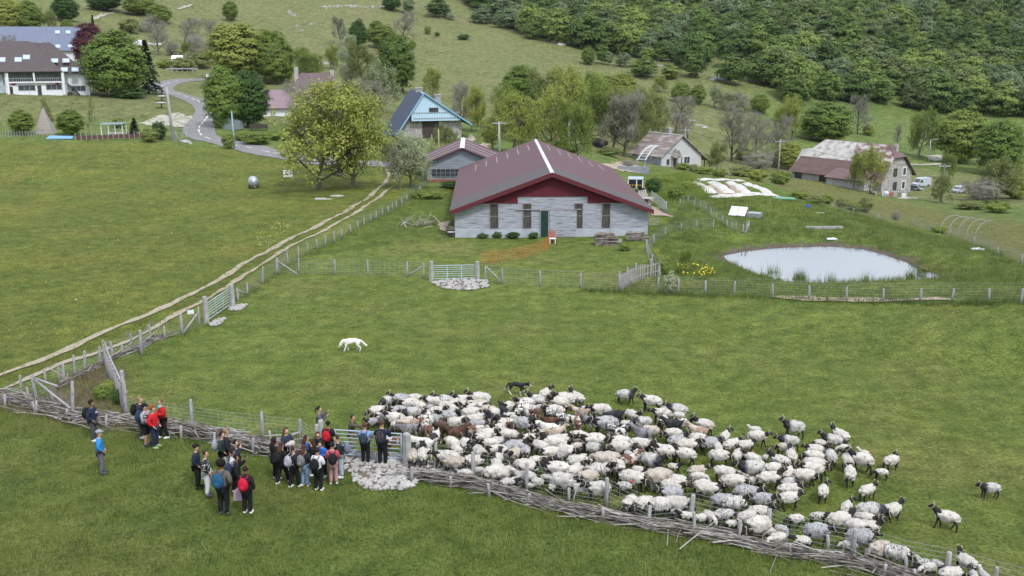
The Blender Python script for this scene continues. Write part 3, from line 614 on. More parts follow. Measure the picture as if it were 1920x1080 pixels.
# ---------------------------------------------------------------- trees and plants
def leafmat(name, a, b_, c=None, rough=.7):
    m, t, bs = nodes(name); bs.inputs['Roughness'].default_value = rough; bs.inputs['Specular IOR Level'].default_value = .15
    tcn = N(t, 'ShaderNodeTexCoord'); nn = N(t, 'ShaderNodeTexNoise', Scale=.55, Detail=5, Roughness=.7); t.links.new(tcn.outputs['Object'], nn.inputs['Vector'])
    oi = N(t, 'ShaderNodeObjectInfo'); ad = N(t, 'ShaderNodeMath', operation='MULTIPLY_ADD'); ad.inputs[1].default_value = .3
    t.links.new(oi.outputs['Random'], ad.inputs[0]); sb = N(t, 'ShaderNodeMath', operation='SUBTRACT'); sb.inputs[1].default_value = .15
    t.links.new(nn.outputs['Fac'], sb.inputs[0]); t.links.new(sb.outputs[0], ad.inputs[2])
    st = [(.3, a), (.65, b_)] if c is None else [(.25, a), (.5, b_), (.72, c)]
    col = ramp(t, ad.outputs[0], st); t.links.new(col, bs.inputs['Base Color'])
    tr = N(t, 'ShaderNodeBsdfTranslucent'); t.links.new(col, tr.inputs[0]); mx_ = N(t, 'ShaderNodeMixShader'); mx_.inputs[0].default_value = .3
    out = t.nodes['Material Output']; t.links.new(bs.outputs[0], mx_.inputs[1]); t.links.new(tr.outputs[0], mx_.inputs[2]); t.links.new(mx_.outputs[0], out.inputs[0])
    return m
LM = {'dense': leafmat('beech_leaves', (.088, .145, .032), (.135, .205, .044), (.185, .26, .056)),
 'deep': leafmat('deep_green_leaves', (.036, .074, .020), (.060, .115, .030), (.09, .158, .042)),
 'light': leafmat('spring_yellow_leaves', (.20, .245, .055), (.265, .305, .070), (.33, .35, .085)),
 'mid': leafmat('mid_green_leaves', (.135, .190, .042), (.185, .245, .054), (.24, .295, .068)),
 'maroon': leafmat('copper_leaves', (.105, .034, .048), (.17, .060, .078)),
 'conif': leafmat('spruce_needles', (.024, .042, .024), (.044, .068, .036)),
 'pale': leafmat('pale_blossom_leaves', (.25, .29, .15), (.36, .40, .25)),
 'twig': leafmat('fine_bare_twigs', (.22, .21, .165), (.33, .315, .26)),
 'olive': leafmat('olive_leaves', (.155, .19, .060), (.215, .25, .080)),
 'f1': leafmat('forest_leaves', (.060, .104, .030), (.104, .162, .042), (.170, .245, .060)),
 'f2': leafmat('forest_leaves_light', (.135, .190, .048), (.195, .26, .064), (.255, .32, .08)),
 'f3': leafmat('forest_leaves_grey', (.110, .155, .078), (.160, .215, .105), (.21, .265, .135)),
 'f4': leafmat('forest_leaves_dull', (.098, .130, .052), (.140, .178, .066), (.185, .225, .082))}
BARK = mat('grey_bark', (.10, .085, .07), (.17, .15, .13), scale=4, stretch=(1, 1, .3), bump=.6)
BARKD = mat('dark_bark', (.055, .048, .04), (.10, .09, .075), scale=4, stretch=(1, 1, .3), bump=.6)
def cards(P_, Nn, size, rng, asp=.7):
    """one small leaf-cluster quad at each point"""
    n_ = len(P_); up = rng.normal(size=(n_, 3)); a = np.cross(Nn, up); a /= np.linalg.norm(a, axis=1)[:, None]+1e-9
    b_ = np.cross(Nn, a); s = size*(.6+.8*rng.random((n_, 1))); a = a*s; b_ = b_*s*asp
    V = np.stack([P_-a, P_-b_*.9+a*.1, P_+a, P_+b_*.9-a*.1], 1).reshape(-1, 3)
    return V, np.arange(n_*4).reshape(n_, 4)
def crown_pts(rng, nclump, nleaf, rx, rz_, zc, cr, shape='round', shell=.75, taper=0):
    u = rng.normal(size=(nclump, 3)); u /= np.linalg.norm(u, axis=1)[:, None]
    rad = (shell+(1-shell)*rng.random((nclump, 1))**.5) if shell > 0 else rng.random((nclump, 1))**.4
    rad = rad*(.82+.36*rng.random((nclump, 1)))
    C = u*rad; t_ = (C[:, 2:3]+1)/2
    wv = 1-taper*np.clip(t_, 0, 1)
    if shape == 'cone': C = np.c_[u[:, :2]/np.linalg.norm(u[:, :2], axis=1)[:, None]*rng.random((nclump, 1))**.5, 2*rng.random((nclump, 1))**1.3-1]; wv = (1-(C[:, 2:3]+1)/2)*1.0+.05
    C = np.c_[C[:, :2]*rx*wv, C[:, 2:3]*rz_+zc]
    idx_ = np.repeat(np.arange(nclump), nleaf); d = rng.normal(size=(len(idx_), 3)); d /= np.linalg.norm(d, axis=1)[:, None]
    k = d[:, 2] < -.3; d[k, 2] *= -.6
    crr = cr*(.6+.8*rng.random(nclump))[idx_][:, None]
    P_ = C[idx_]+d*crr*(.55+.5*rng.random((len(idx_), 1)))*np.array([1, 1, .75])
    rd = P_-np.array([0, 0, zc-.25*rz_]); rd /= np.linalg.norm(rd, axis=1)[:, None]+1e-6
    Nn = d*.8+rd*.9+rng.normal(scale=.30, size=d.shape)+np.array([0, 0, .15]); Nn /= np.linalg.norm(Nn, axis=1)[:, None]
    return P_, Nn, C
def limb_tree(rng, h, spread, levels, r0, lean=.0, start=.18, nb=(5, 4, 4, 3), up=.55, multi=1):
    """branching limbs; returns MB and tip points"""
    mb = MB(); tips = []; rr_ = random.Random(int(rng.integers(1e9)))
    def grow(p, d, L, r, lv):
        k = 4 if lv < 2 else 3; pts_ = [p]; q = p.copy(); dd = d.copy()
        for i in range(k):
            dd = (dd+Vector([rr_.gauss(0, .16) for _ in range(3)])+Vector((0, 0, .06*up*2))).normalized(); q = q+dd*L/k; pts_.append(q.copy())
        mb.tube(pts_, [r*(1-.62*i/k) for i in range(k+1)], 6 if lv == 0 else (4 if lv == 1 else 3), caps=False)
        if lv >= levels: tips.append(pts_[-1]); tips.append(pts_[-2]); return
        m_ = nb[min(lv, len(nb)-1)]
        for j in range(m_):
            f = (start if lv == 0 else .3)+(1-(start if lv == 0 else .3))*(j+rr_.random()*.8)/m_; i = min(int(f*k), k-1); a = pts_[i].lerp(pts_[i+1], f*k-i)
            ax = dd.orthogonal().normalized(); ax.rotate(Matrix.Rotation(rr_.random()*6.283 if lv else 6.283*(j*.382+rr_.random()*.1), 3, dd))
            nd = (dd*(up if lv else up*.9)+ax*(1-.35*f)+Vector((0, 0, .12))).normalized()
            grow(a, nd, L*(.62 if lv else spread/h*1.05)*(1.1-.35*f)*rr_.uniform(.8, 1.15), r*(.5-.12*f), lv+1)
        tips.append(pts_[-1])
    for s in range(multi):
        a = 6.283*s/multi+rr_.random(); d = Vector((math.cos(a)*(.35 if multi > 1 else lean), math.sin(a)*(.35 if multi > 1 else lean), 1)).normalized()
        grow(Vector((math.cos(a)*.15*(multi > 1), math.sin(a)*.15*(multi > 1), -.3)), d, h*.78, r0, 0)
    return mb, tips
TREES = {}
def variant(kind, i):
    key = (kind, i)
    if key in TREES: return TREES[key]
    rng = np.random.default_rng(hash(kind) % 1000+i*17 if False else sum(map(ord, kind))*31+i*17)
    tr = None; leaf = None
    # all about 10 m tall and 8 m wide
    if kind in ('dense', 'deep', 'mid', 'light', 'maroon', 'f1', 'f2', 'f3', 'f4'):
        far_k = kind[0] == 'f'; nc, nl, sz = (60, 40, .30) if far_k else (330, 56, .15)
        P_, Nn, C = crown_pts(rng, nc, nl, 3.4, 4.3, 5.1, .78 if not far_k else 1.3, shell=.80, taper=.18)
        P2, N2, _ = crown_pts(rng, nc//3, nl, 2.9, 3.8, 4.8, 1.3, shell=0)
        P_ = np.r_[P_, P2]; Nn = np.r_[Nn, N2]
        k = P_[:, 2] > .25; V, Fs = cards(P_[k], Nn[k], sz, rng); leaf = mesh_np(kind+'_crown', V, Fs, LM[kind])
        if not far_k: mb, _ = limb_tree(rng, 8, 4, 1, .3, nb=(7,)); tr = mb.mesh('trunk', BARK, True)
    elif kind in ('sparse', 'sparsemid', 'pale', 'olive'):
        mb, tips = limb_tree(rng, 9.4, 4.9, 3, .24, nb=(12, 6, 4), up=.42, multi=1, start=.10); tr = mb.mesh('trunk', BARK, False)
        tp = np.array([t_[:] for t_ in tips]); tp = tp[tp[:, 2] > 1.5]; k = rng.choice(len(tp), 800)
        C = tp[k]+rng.normal(scale=.25, size=(len(k), 3)); nl = 14 if kind == 'sparse' else 15
        idx_ = np.repeat(np.arange(len(C)), nl); d = rng.normal(size=(len(idx_), 3)); P_ = C[idx_]+d*.30
        Nn = d/np.linalg.norm(d, axis=1)[:, None]+np.array([0, 0, .5]); V, Fs = cards(P_, Nn/np.linalg.norm(Nn, axis=1)[:, None], .125, rng)
        leaf = mesh_np(kind+'_crown', V, Fs, LM[{'sparse': 'light', 'sparsemid': 'mid', 'pale': 'pale', 'olive': 'olive'}[kind]])
    elif kind in ('bare', 'barelight'):
        mb, tips = limb_tree(rng, 9.4, 4.4, 4, .26, nb=(11, 5, 4, 3), up=.5, start=.14); tr = mb.mesh('trunk', BARK if kind == 'barelight' else BARKD)
        tp = np.array([t_[:] for t_ in tips]); tp = tp[tp[:, 2] > 1.2]; k = rng.choice(len(tp), 8000)
        C = tp[k]+rng.normal(scale=.18, size=(len(k), 3)); d = rng.normal(size=C.shape); d[:, 2] = abs(d[:, 2])+.4; d /= np.linalg.norm(d, axis=1)[:, None]
        s = np.cross(d, rng.normal(size=d.shape)); s /= np.linalg.norm(s, axis=1)[:, None]; L = .35+.35*rng.random((len(C), 1)); s *= .017
        V = np.stack([C-s, C+s, C+d*L], 1).reshape(-1, 3)
        leaf = mesh_np('twigs', V, np.arange(len(C)*3).reshape(-1, 3), LM['twig'])
    elif kind == 'conifer':
        mb = MB().tube([(0, 0, -.3), (0, 0, 5), (0, 0, 9.8)], [.2, .13, .02], 6); tr = mb.mesh('trunk', BARKD)
        P_, Nn = [], []
        for k in range(26):
            z = .8+k*.35; r_ = 2.9*(1-z/10.3)
            m_ = 9
            for j in range(m_):
                a = rng.random()*6.283
                for q in np.linspace(.25, 1, 7): P_.append((math.cos(a)*r_*q, math.sin(a)*r_*q, z-.55*q*q*r_*.35+rng.normal()*.05)); Nn.append((rng.normal()*.5, rng.normal()*.5, 1))
        P_ = np.array(P_); Nn = np.array(Nn); Nn /= np.linalg.norm(Nn, axis=1)[:, None]; V, Fs = cards(P_, Nn, .33, rng); leaf = mesh_np('needles', V, Fs, LM['conif'])
    elif kind == 'birch':
        mb, tips = limb_tree(rng, 10, 2.3, 2, .14, nb=(12, 5), up=.6); tr = mb.mesh('trunk', mat('birch_bark', (.5, .5, .48), (.3, .3, .28)), True)
        tp = np.array([t_[:] for t_ in tips]); k = rng.choice(len(tp), 260); C = tp[k]; idx_ = np.repeat(np.arange(len(C)), 8); d = rng.normal(size=(len(idx_), 3))
        V, Fs = cards(C[idx_]+d*.3, d/np.linalg.norm(d, axis=1)[:, None], .12, rng); leaf = mesh_np('leaves', V, Fs, LM['olive'])
    elif kind[:4] == 'bush':        # about 10 units tall and 11 wide, scaled down
        lm = {'bush': 'mid', 'bushlight': 'light', 'bushdeep': 'deep', 'bushbare': 'twig', 'busholive': 'olive', 'bushpale': 'pale'}[kind]
        nc, nl = (110, 40); P_, Nn, C = crown_pts(rng, nc, nl, 4.6, 4.3, 4.5, 1.6, shell=.55); k = P_[:, 2] > -.3
        V, Fs = cards(P_[k], Nn[k], .36 if kind != 'bushbare' else .5, rng, .7 if kind != 'bushbare' else .12); leaf = mesh_np(kind+'_foliage', V, Fs, LM[lm])
        if kind in ('bushbare',):
            mb, _ = limb_tree(rng, 8, 5, 2, .16, nb=(5, 4), multi=4, up=.7); tr = mb.mesh('stems', BARK)
    TREES[key] = (tr, leaf); return TREES[key]
def zmax(me):
    a = np.empty(len(me.vertices)*3, np.float32); me.vertices.foreach_get('co', a); a = a.reshape(-1, 3); return float(np.quantile(a[:, 2], .995)), float(np.quantile(abs(a[:, 0]), .992))
_zm = {}
rt_ = random.Random(3)
def tree(u, v, hp, wp, kind, label, group=None, cat=None, D=None, name=None):
    p = ground(u, v)
    if D: # push to a given distance along the same column
        q = Vector((p.x, p.y)).normalized()*D; p = Vector((q.x, q.y, z0(q.x, q.y)))
    i = rt_.randrange(3); tr, lf = variant(kind, i)
    if (kind, i) not in _zm: _zm[(kind, i)] = zmax(lf)
    zm, xm_ = _zm[(kind, i)]; K = mpp(p); sz = hp*K/.985/zm; sx = wp*K/(2*xm_)
    is_b = kind.startswith('bush'); nm = name or ('bush' if is_b else ('conifer_tree' if kind == 'conifer' else 'tree'))
    rz_ = rt_.random()*6.283
    if is_b and tr is None:
        o = bpy.data.objects.new(nm, lf); link(o); o.location = p; o.rotation_euler = (0, 0, rz_)
        o.scale = (sx, sx, sz); return tag(o, label, cat or 'bush', group)
    e = empty(nm, p, rz_, label, cat or ('bush' if is_b else 'tree'), group); e.scale = (sx, sx, sz)
    if tr: link(bpy.data.objects.new('stems' if is_b else 'trunk', tr), e)
    link(bpy.data.objects.new('foliage' if is_b else 'crown', lf), e)
    return e
GT = 'trees around the hamlet'
TL = [ # u, v base, height px, width px, kind, label
 (220,181,116,112,'dense','big round dense green tree beside the white chalet'),
 (172,137,88,56,'maroon','dark maroon copper tree behind the chalet'),
 (182,130,96,20,'conifer','small dark spruce tip behind the maroon tree'),
 (279,176,96,48,'conifer','dark sparse spruce right of the big round tree'),
 (448,152,102,112,'light','broad yellow-green tree above the road bend'),
 (516,158,95,62,'mid','mid green tree right of the broad yellow-green one'),
 (422,240,110,72,'dense','dense green tree inside the road bend'),
 (466,238,100,78,'deep','darker dense tree behind the green one at the road bend'),
 (42,253,46,44,'mid','small green tree left of the plank pyramid'),
 (134,254,47,48,'mid','small green tree right of the plank pyramid'),
 (98,248,64,30,'birch','thin pale young birch behind the plank pyramid'),
 (170,251,66,24,'birch','thin pale birch left of the pergola'),
 (253,256,34,24,'conifer','small conifer right of the pergola'),
 (22,60,58,62,'light','yellowish tree at the top left corner behind the lodge'),
 (58,60,56,50,'mid','green tree behind the blue-grey lodge beside the lamp'),
 (92,58,40,36,'olive','thin yellow tree on the slope behind the lodge'),
 (127,62,24,24,'mid','small green tree just above the lodge roof'),
 (124,40,44,48,'deep','dark round tree on the upper left slope'),
 (195,20,34,62,'deep','dark wide tree clump at the top left edge'),
 (262,28,36,60,'mid','green tree clump at the top edge over the path'),
 (300,104,72,58,'barelight','grey bare tree left of the lane'),
 (300,44,34,46,'mid','green tree above the bare grey tree'),
 (243,62,26,40,'busholive','olive thicket on the left slope'),
 (346,80,46,52,'barelight','grey-green bare tree on the left slope'),
 (396,66,30,36,'barelight','small grey bare tree on the left slope'),
 (433,40,36,28,'mid','lone green tree high on the left pasture'),
 (352,110,30,30,'sparsemid','thin tree beside the little greenhouse'),
 (372,112,42,36,'barelight','thin bare tree right of the little greenhouse'),
 (500,150,90,40,'mid','green tree behind the broad yellow-green one'),
 (533,156,76,40,'mid','bright green tree left of the mauve roofed farmhouse'),
 (563,132,42,40,'sparsemid','pale green tree over the mauve roof'),
 (620,130,44,32,'sparsemid','small light tree right of the pale rock slope'),
 (642,124,56,44,'pale','pale leafing tree above the mauve roof'),
 (640,84,52,40,'bare','dark bare-crowned tree on the centre hillside'),
 (672,90,50,34,'deep','dark green tree right of the bare-crowned hillside tree'),
 (706,62,22,26,'mid','small green tree on the centre hillside'),
 (720,90,40,50,'mid','light green tree below the hillside trees'),
 (755,72,48,46,'bare','round grey-brown tree on the centre hillside'),
 (694,78,24,18,'mid','small rounded green tree between the hillside trees'),
 (682,168,90,66,'olive','dull green tree left of the bright round one'),
 (744,176,104,72,'dense','large bright green tree behind the blue roofed house'),
 (718,215,98,72,'pale','whitish leafing tree left of the blue roofed house'),
 (700,222,70,70,'barelight','grey bare tree left of the blue roofed house'),
 (773,92,16,14,'mid','tiny bush-like tree on the open hillside'),
 (640,330,176,140,'barelight','grey twiggy tree behind the large yellow-green tree'),
 (598,356,196,205,'sparse','very large spreading yellow-green tree at the meadow edge'),
 (662,352,186,150,'sparse','right half twin of the large spreading yellow-green tree'),
 (768,352,104,88,'pale','rounded pale green tree at the bend of the track'),
 (750,354,84,60,'barelight','grey shrubby tree beside the track end'),
 (810,184,56,36,'sparse','slender light tree above the blue roofed house'),
 (862,243,88,48,'bare','black-trunked bare tree right of the blue roofed house'),
 (884,247,84,44,'sparse','slender yellow-green tree right of the black-trunked one'),
 (902,247,80,34,'sparsemid','second slender light tree near the black-trunked one'),
 (838,286,52,52,'olive','rounded olive tree in front of the blue roofed house'),
 (960,288,112,92,'sparse','yellow-green tree behind the large barn ridge'),
 (925,280,60,50,'sparse','small yellowish tree behind the barn left of the ridge'),
 (980,200,74,78,'dense','dense conical green tree behind the barn'),
 (1035,284,118,84,'sparse','yellow-green tree right of the barn ridge'),
 (1068,276,146,96,'sparse','tall yellow-green tree behind the tall pole'),
 (1108,270,120,84,'sparsemid','pale green tree right of the tall pole'),
 (1096,262,122,90,'sparsemid','light leafing tree behind the tall pole'),
 (1165,196,56,56,'light','bright yellow-green tree above the bare trees'),
 (1135,190,46,50,'mid','light green tree above the bare trees'),
 (1146,284,116,90,'olive','olive leafing tree between the poles'),
 (1170,294,122,92,'bare','large dark bare tree left of the white cottage'),
 (1205,284,104,70,'olive','olive-tinged tree just behind the white cottage'),
 (1236,256,82,64,'olive','olive tree behind the cottage chimney'),
 (1268,250,70,60,'barelight','grey bare tree right of the cottage chimney'),
 (1237,174,30,32,'sparsemid','small light tree on the slope'),
 (1276,192,36,36,'mid','round green tree on the slope above the cottage'),
 (1309,196,36,28,'mid','rounded green tree right of its twin on the slope'),
 (1339,202,42,32,'pale','small pale tree on the slope above the cottage'),
 (1372,208,36,40,'pale','pale tree on the slope right of centre'),
 (1398,212,38,46,'barelight','grey tree on the slope right of centre'),
 (1424,212,34,36,'mid','green tree on the slope right of centre'),
 (1372,302,104,82,'bare','tall dark bare tree right of the cottage'),
 (1418,312,102,72,'barelight','grey bare tree between cottage and farmhouse'),
 (1345,322,52,40,'olive','thin olive tree in front of the cottage garden'),
 (1452,300,82,50,'barelight','grey bare tree left of the farmhouse'),
 (1484,262,80,56,'sparse','leafing tree left of the round tree by the farmhouse'),
 (1478,318,50,50,'light','yellow bushy tree at the farmhouse left corner'),
 (1548,266,72,96,'dense','bright round tree behind the farmhouse'),
 (1608,252,72,52,'bare','dark bare tree right of the bright round tree'),
 (1628,254,20,22,'light','tiny yellow tree at the valley field edge'),
 (1682,276,44,20,'bare','thin bare sapling in the valley field'),
 (1722,294,88,62,'sparsemid','leafy light tree in the valley field beside the lamp'),
 (1800,306,96,96,'mid','large light green tree right of the lane'),
 (1868,326,96,88,'dense','dense green tree at the right edge'),
 (1907,300,60,40,'sparsemid','pale tree at the far right edge'),
 (1868,374,80,90,'olive','spreading olive tree at the right edge'),
 (1838,378,44,80,'bushbare','dark reddish thicket at the right edge'),
 (1631,362,86,58,'sparse','thin yellow-green multi-stemmed tree before the farmhouse'),
 (1600,356,70,40,'sparsemid','slender tree before the farmhouse roof'),
 (1766,380,50,42,'olive','pale bushy tree around the wooden pole'),
 (1780,336,50,34,'sparsemid','thin light tree above the vans'),
 (1511,334,26,32,'bushdeep','dark bush before the farmhouse wall'),
 (412,241,22,22,'bush','clipped bush at the road edge'),
 (428,279,28,24,'bush','green bush beside the blue pole'),
 (452,264,18,30,'bush','low hedge bush right of the blue pole'),
 (482,270,20,54,'bush','long low hedge along the lane'),
 (282,266,24,36,'busholive','round bush in front of the gravel lay-by'),
 (300,262,34,24,'bushdeep','dark trimmed bush behind the round bush'),
 (222,240,18,26,'bush','small bush behind the pergola'),
 (1225,360,24,30,'bushdeep','dark bush left of the garden beds'),
 (1268,374,24,34,'bush','green bush by the garden gate'),
 (1420,340,22,40,'bushlight','yellow-green bush behind the white garden beds'),
 (1462,346,24,40,'bush','green bush at the garden corner'),
 (1256,550,42,30,'bushpale','silvery willow bush inside the picket corner'),
 (1243,514,30,28,'bush','leafy bush beside the curved wire fence'),
 (1284,512,46,30,'sparsemid','young staked sapling above the yellow flowers'),
 (1230,492,26,22,'bushlight','light shrub behind the curved wire fence'),
 (1622,398,26,28,'busholive','olive shrub on the field fence line'),
 (1578,390,20,24,'busholive','small shrub left on the field fence line'),
 (1680,412,16,20,'bushbare','twiggy shrub on the field fence line'),
 (1550,383,18,26,'bush','green shrub behind the garden'),
 (1728,514,16,22,'busholive','round grassy shrub at the pond right end'),
 (192,752,30,34,'bush','dark bramble bush inside the corner paddock'),
 (222,758,30,24,'bushdeep','darker bramble against the palings'),
 (202,738,24,34,'bushlight','bright green bush top inside the corner paddock'),
 (932,446,12,20,'bushdeep','low shrub against the barn wall left'),
 (962,446,12,26,'bushdeep','low shrub between the two left barn windows'),
 (1000,447,12,20,'bushdeep','low shrub left of the barn door'),
 (905,446,9,22,'bushdeep','lowest shrub at the barn corner'),
 (1172,470,14,22,'bush','small shrub on the bank beside the log piles'),
 (800,372,16,60,'bush','rough bush behind the fence near the shed'),
 (850,352,12,50,'bushdeep','dark shrubs along the shed wall'),
 (1130,120,34,28,'f1','dark round tree in front of the forest edge'),
 (1103,121,32,26,'mid','lone round tree standing before the forest edge'),
 (1141,122,24,18,'f3','small bluish tree before the forest edge'),
 (1168,125,26,30,'f3','bluish bushy tree before the forest edge'),
 (1205,144,34,56,'f1','wide low tree clump before the forest edge'),
 (1212,118,28,28,'f2','light round tree above the wide clump'),
 (1256,148,28,38,'f2','yellow-green round tree before the forest edge'),
 (1300,145,46,46,'f1','large dark round tree on the forest corner'),
 (1372,158,56,66,'f1','leafy tree clump at the mouth of the valley'),
 (1416,156,54,50,'f1','green tree right of the leafy clump'),
 (735,20,28,34,'deep','dark bush-like tree at the top centre'),
 (767,26,30,24,'f3','pale grey-green tree at the top centre'),
 (820,32,34,44,'f1','dark tree group at the top centre slope'),
 (838,34,20,18,'f3','small pale tree on the top centre slope'),
 (846,37,14,16,'bushpale','blossoming shrub on the top centre slope'),
 (869,74,10,24,'bushdeep','low dark shrub on the open slope'),
 (820,68,8,10,'bushdeep','tiny dark shrub on the open slope'),
 (802,64,14,12,'bush','small round shrub on the open slope'),
 (895,42,24,28,'f3','grey-green tree at the forest tip'),
 (908,45,34,30,'f3','bluish tree at the forest tip'),
 (932,52,24,20,'f3','small bluish tree right of the forest tip'),
 (15,110,44,40,'barelight','reddish bare tree beside the lodge gable'),
 (90,240,40,40,'birch','thin birch left of the small green tree'),
 (590,148,50,60,'sparsemid','pale tree behind the mauve roofed farmhouse'),
 (660,160,46,50,'pale','pale leafing tree right of the mauve roof'),
 (570,170,24,34,'sparse','yellowish treetop beside the mauve roof'),
 (1290,262,50,50,'barelight','small grey tree right of the cottage ridge'),
 (990,270,80,70,'olive','olive tree just behind the barn ridge'),
 (1005,262,70,60,'barelight','grey twiggy tree behind the barn ridge end'),
 (1190,262,96,84,'sparsemid','pale leafing tree behind the dark bare ones'),
 (1085,300,110,80,'sparsemid','pale leafing tree just right of the barn ridge'),
 (945,250,90,70,'sparsemid','pale green tree left behind the barn'),
 (1125,230,90,90,'sparse','broad leafing tree in the centre grove'),
 (322,104,26,34,'bushbare','grey thicket left of the tiny greenhouse'),
 (345,132,24,44,'busholive','olive thicket above the guard rail'),
 (380,128,30,40,'busholive','olive thicket beside the broad yellow-green tree'),
 (398,104,30,34,'bushbare','grey thicket below the small bare tree'),
 (310,128,16,30,'bush','low green scrub above the far bend'),
 (366,90,24,36,'bushbare','grey scrub on the left slope'),
 (270,60,20,30,'bushbare','grey scrub below the upper left thicket'),
 (100,72,20,30,'bushlight','yellow-green bush over the lodge ridge'),
 (140,150,34,40,'bushdeep','dark shrubbery between chalet and maroon tree'),
 (240,184,20,60,'bushdeep','low dark hedge under the big round tree'),
 (575,140,22,50,'busholive','low olive scrub behind the mauve roof'),
 (630,190,26,50,'bush','green scrub behind the large spreading tree'),
 (520,262,16,50,'bush','hedge along the lane under the spreading tree'),
 (1010,284,22,60,'busholive','olive undergrowth behind the barn ridge'),
 (1060,290,22,60,'bush','green undergrowth left of the tall pole'),
 (1140,292,16,50,'busholive','olive undergrowth in the grove'),
 (1420,318,34,60,'bushbare','grey thicket between cottage and farmhouse'),
 (1395,300,24,40,'busholive','olive thicket under the tall dark bare tree'),
 (1455,312,30,40,'bushbare','grey thicket left of the farmhouse'),
 (1475,230,30,50,'busholive','olive thicket above the farmhouse'),
 (1280,318,12,30,'bush','small bush before the cottage door'),
 (1300,322,14,20,'busholive','small shrub at the cottage wall'),
 (1180,312,12,30,'bushbare','reddish shrubs at the riding arena'),
 (1320,326,14,40,'bush','shrub beside the cottage lean-to'),
 (1870,398,20,50,'bush','low shrubs below the right thicket'),
 (1900,372,40,60,'bush','green shrub at the right picture edge'),
 (1820,392,16,60,'busholive','rough scrub below the reddish thicket'),
 (1390,330,18,50,'busholive','scrub behind the white garden beds'),
 (1350,332,14,30,'bush','small bush behind the covered beds'),
 (1500,372,14,36,'bush','rough shrub behind the garden beds'),
 (1530,381,15,30,'busholive','shrub right of the garden beds'),
 (1602,396,16,26,'bush','scrub on the garden bank'),
 (1760,436,12,30,'bush','scrub left of the hoop frame'),
 (1240,345,16,40,'bush','leafy shrub behind the trailer'),
 (1290,356,16,30,'bushlight','yellow-green shrub left of the beds'),
 (1050,232,100,90,'olive','dull green tree in the centre grove'),
]
for t_ in TL: tree(*t_[:5], t_[5], GT if not t_[4].startswith('bush') else 'bushes and shrubs')
# the forest on the far slope
FP = [(850,-6),(880,16),(905,34),(935,54),(960,58),(1010,78),(1060,88),(1120,98),(1190,112),(1230,118),(1285,132),(1330,132),(1345,108),(1400,120),(1440,170),(1490,196),(1560,196),(1640,199),(1700,208),(1790,215),(1920,222),(2060,224),(2500,230),(2700,-200),(850,-200)]
FPa = np.array(FP, float); rng = np.random.default_rng(11)
cand = []
xs = np.arange(-60, 640, 8.6)
for i, x in enumerate(xs):
    for j, y in enumerate(np.arange(330, 860, 8.0)):
        cand.append((x+rng.normal(0, 1.6)+(3.7 if j % 2 else 0), y+rng.normal(0, 1.6)))
cand = np.array(cand); cz = zt(cand[:, 0], cand[:, 1])
dzv = cz-CAMH; dpv = cand[:, 1]*CP-dzv*SP; upv = cand[:, 1]*SP+dzv*CP
cu = 960+F*cand[:, 0]/dpv; cv = 540-F*upv/dpv
ok = (sdist(cu, cv, FPa) < 0) & (cv > -75) & (cu < 2120) & ~((abs(cu-1098) < 9) & (cv < 34))
cand, cz, cu, cv = cand[ok], cz[ok], cu[ok], cv[ok]
order = np.argsort(np.hypot(cand[:, 0], cand[:, 1]) + 400*((cu < -20) | (cu > 1935)))
kinds_ = ['f1', 'f1', 'f2', 'f1', 'f4', 'f3']
FL = {'f1': ('deep green broadleaf tree crowded into the forest on the far slope', 'deep green forest trees'), 'f2': ('fresh yellow-green broadleaf tree crowded into the forest on the far slope', 'yellow-green forest trees'),
      'f3': ('bluish grey-green tree crowded into the forest on the far slope', 'grey-green forest trees'), 'f4': ('dull olive-brown tree crowded into the forest on the far slope', 'olive forest trees')}
rest = {}
for c_, q in enumerate(order):
    x, y, z = cand[q, 0], cand[q, 1], cz[q]; kd = kinds_[int(rng.integers(6))]; s_ = rng.uniform(.85, 1.6); i = int(rng.integers(3))
    if rng.random() < .05: kd = 'f2'
    if c_ < 290:
        o = bpy.data.objects.new('forest_tree', variant(kd, i)[1]); link(o); o.location = (x, y, z-.8); o.rotation_euler = (0, 0, rng.random()*6.28)
        o.scale = (s_*1.15, s_*1.15, s_*.9); tag(o, FL[kd][0], 'tree', FL[kd][1])
    else: rest.setdefault((kd, i), []).append((x, y, z-.8, s_))
print('forest', len(order))
# everything deeper in the wood reads as one mass: one object, its trees instanced on points
ng = bpy.data.node_groups.new('wood', 'GeometryNodeTree'); ng.interface.new_socket('Geometry', in_out='INPUT', socket_type='NodeSocketGeometry'); ng.interface.new_socket('Geometry', in_out='OUTPUT', socket_type='NodeSocketGeometry')
gi = ng.nodes.new('NodeGroupInput'); gout = ng.nodes.new('NodeGroupOutput'); jn = ng.nodes.new('GeometryNodeJoinGeometry')
allp = []; 
for k, ((kd, i), l) in enumerate(rest.items()):
    for q in l: allp.append((*q, k))
me = bpy.data.meshes.new('forest'); me.vertices.add(len(allp)); me.vertices.foreach_set('co', np.array([q[:3] for q in allp], np.float32).ravel())
at_ = me.attributes.new('kind_id', 'INT', 'POINT'); at_.data.foreach_set('value', np.array([q[4] for q in allp], np.int32))
a2 = me.attributes.new('size', 'FLOAT', 'POINT'); a2.data.foreach_set('value', np.array([q[3] for q in allp], np.float32))
a3 = me.attributes.new('turn', 'FLOAT_VECTOR', 'POINT'); a3.data.foreach_set('vector', np.c_[np.zeros((len(allp), 2)), rng.random(len(allp))*6.28].astype(np.float32).ravel())
fo = bpy.data.objects.new('forest', me); link(fo); tag(fo, 'dense broadleaf wood rising behind the front trees of the far slope', kind='stuff')
def attr(nm, ty):
    a = ng.nodes.new('GeometryNodeInputNamedAttribute'); a.data_type = ty; a.inputs['Name'].default_value = nm; return [o_ for o_ in a.outputs if o_.enabled and o_.name == 'Attribute'][0]
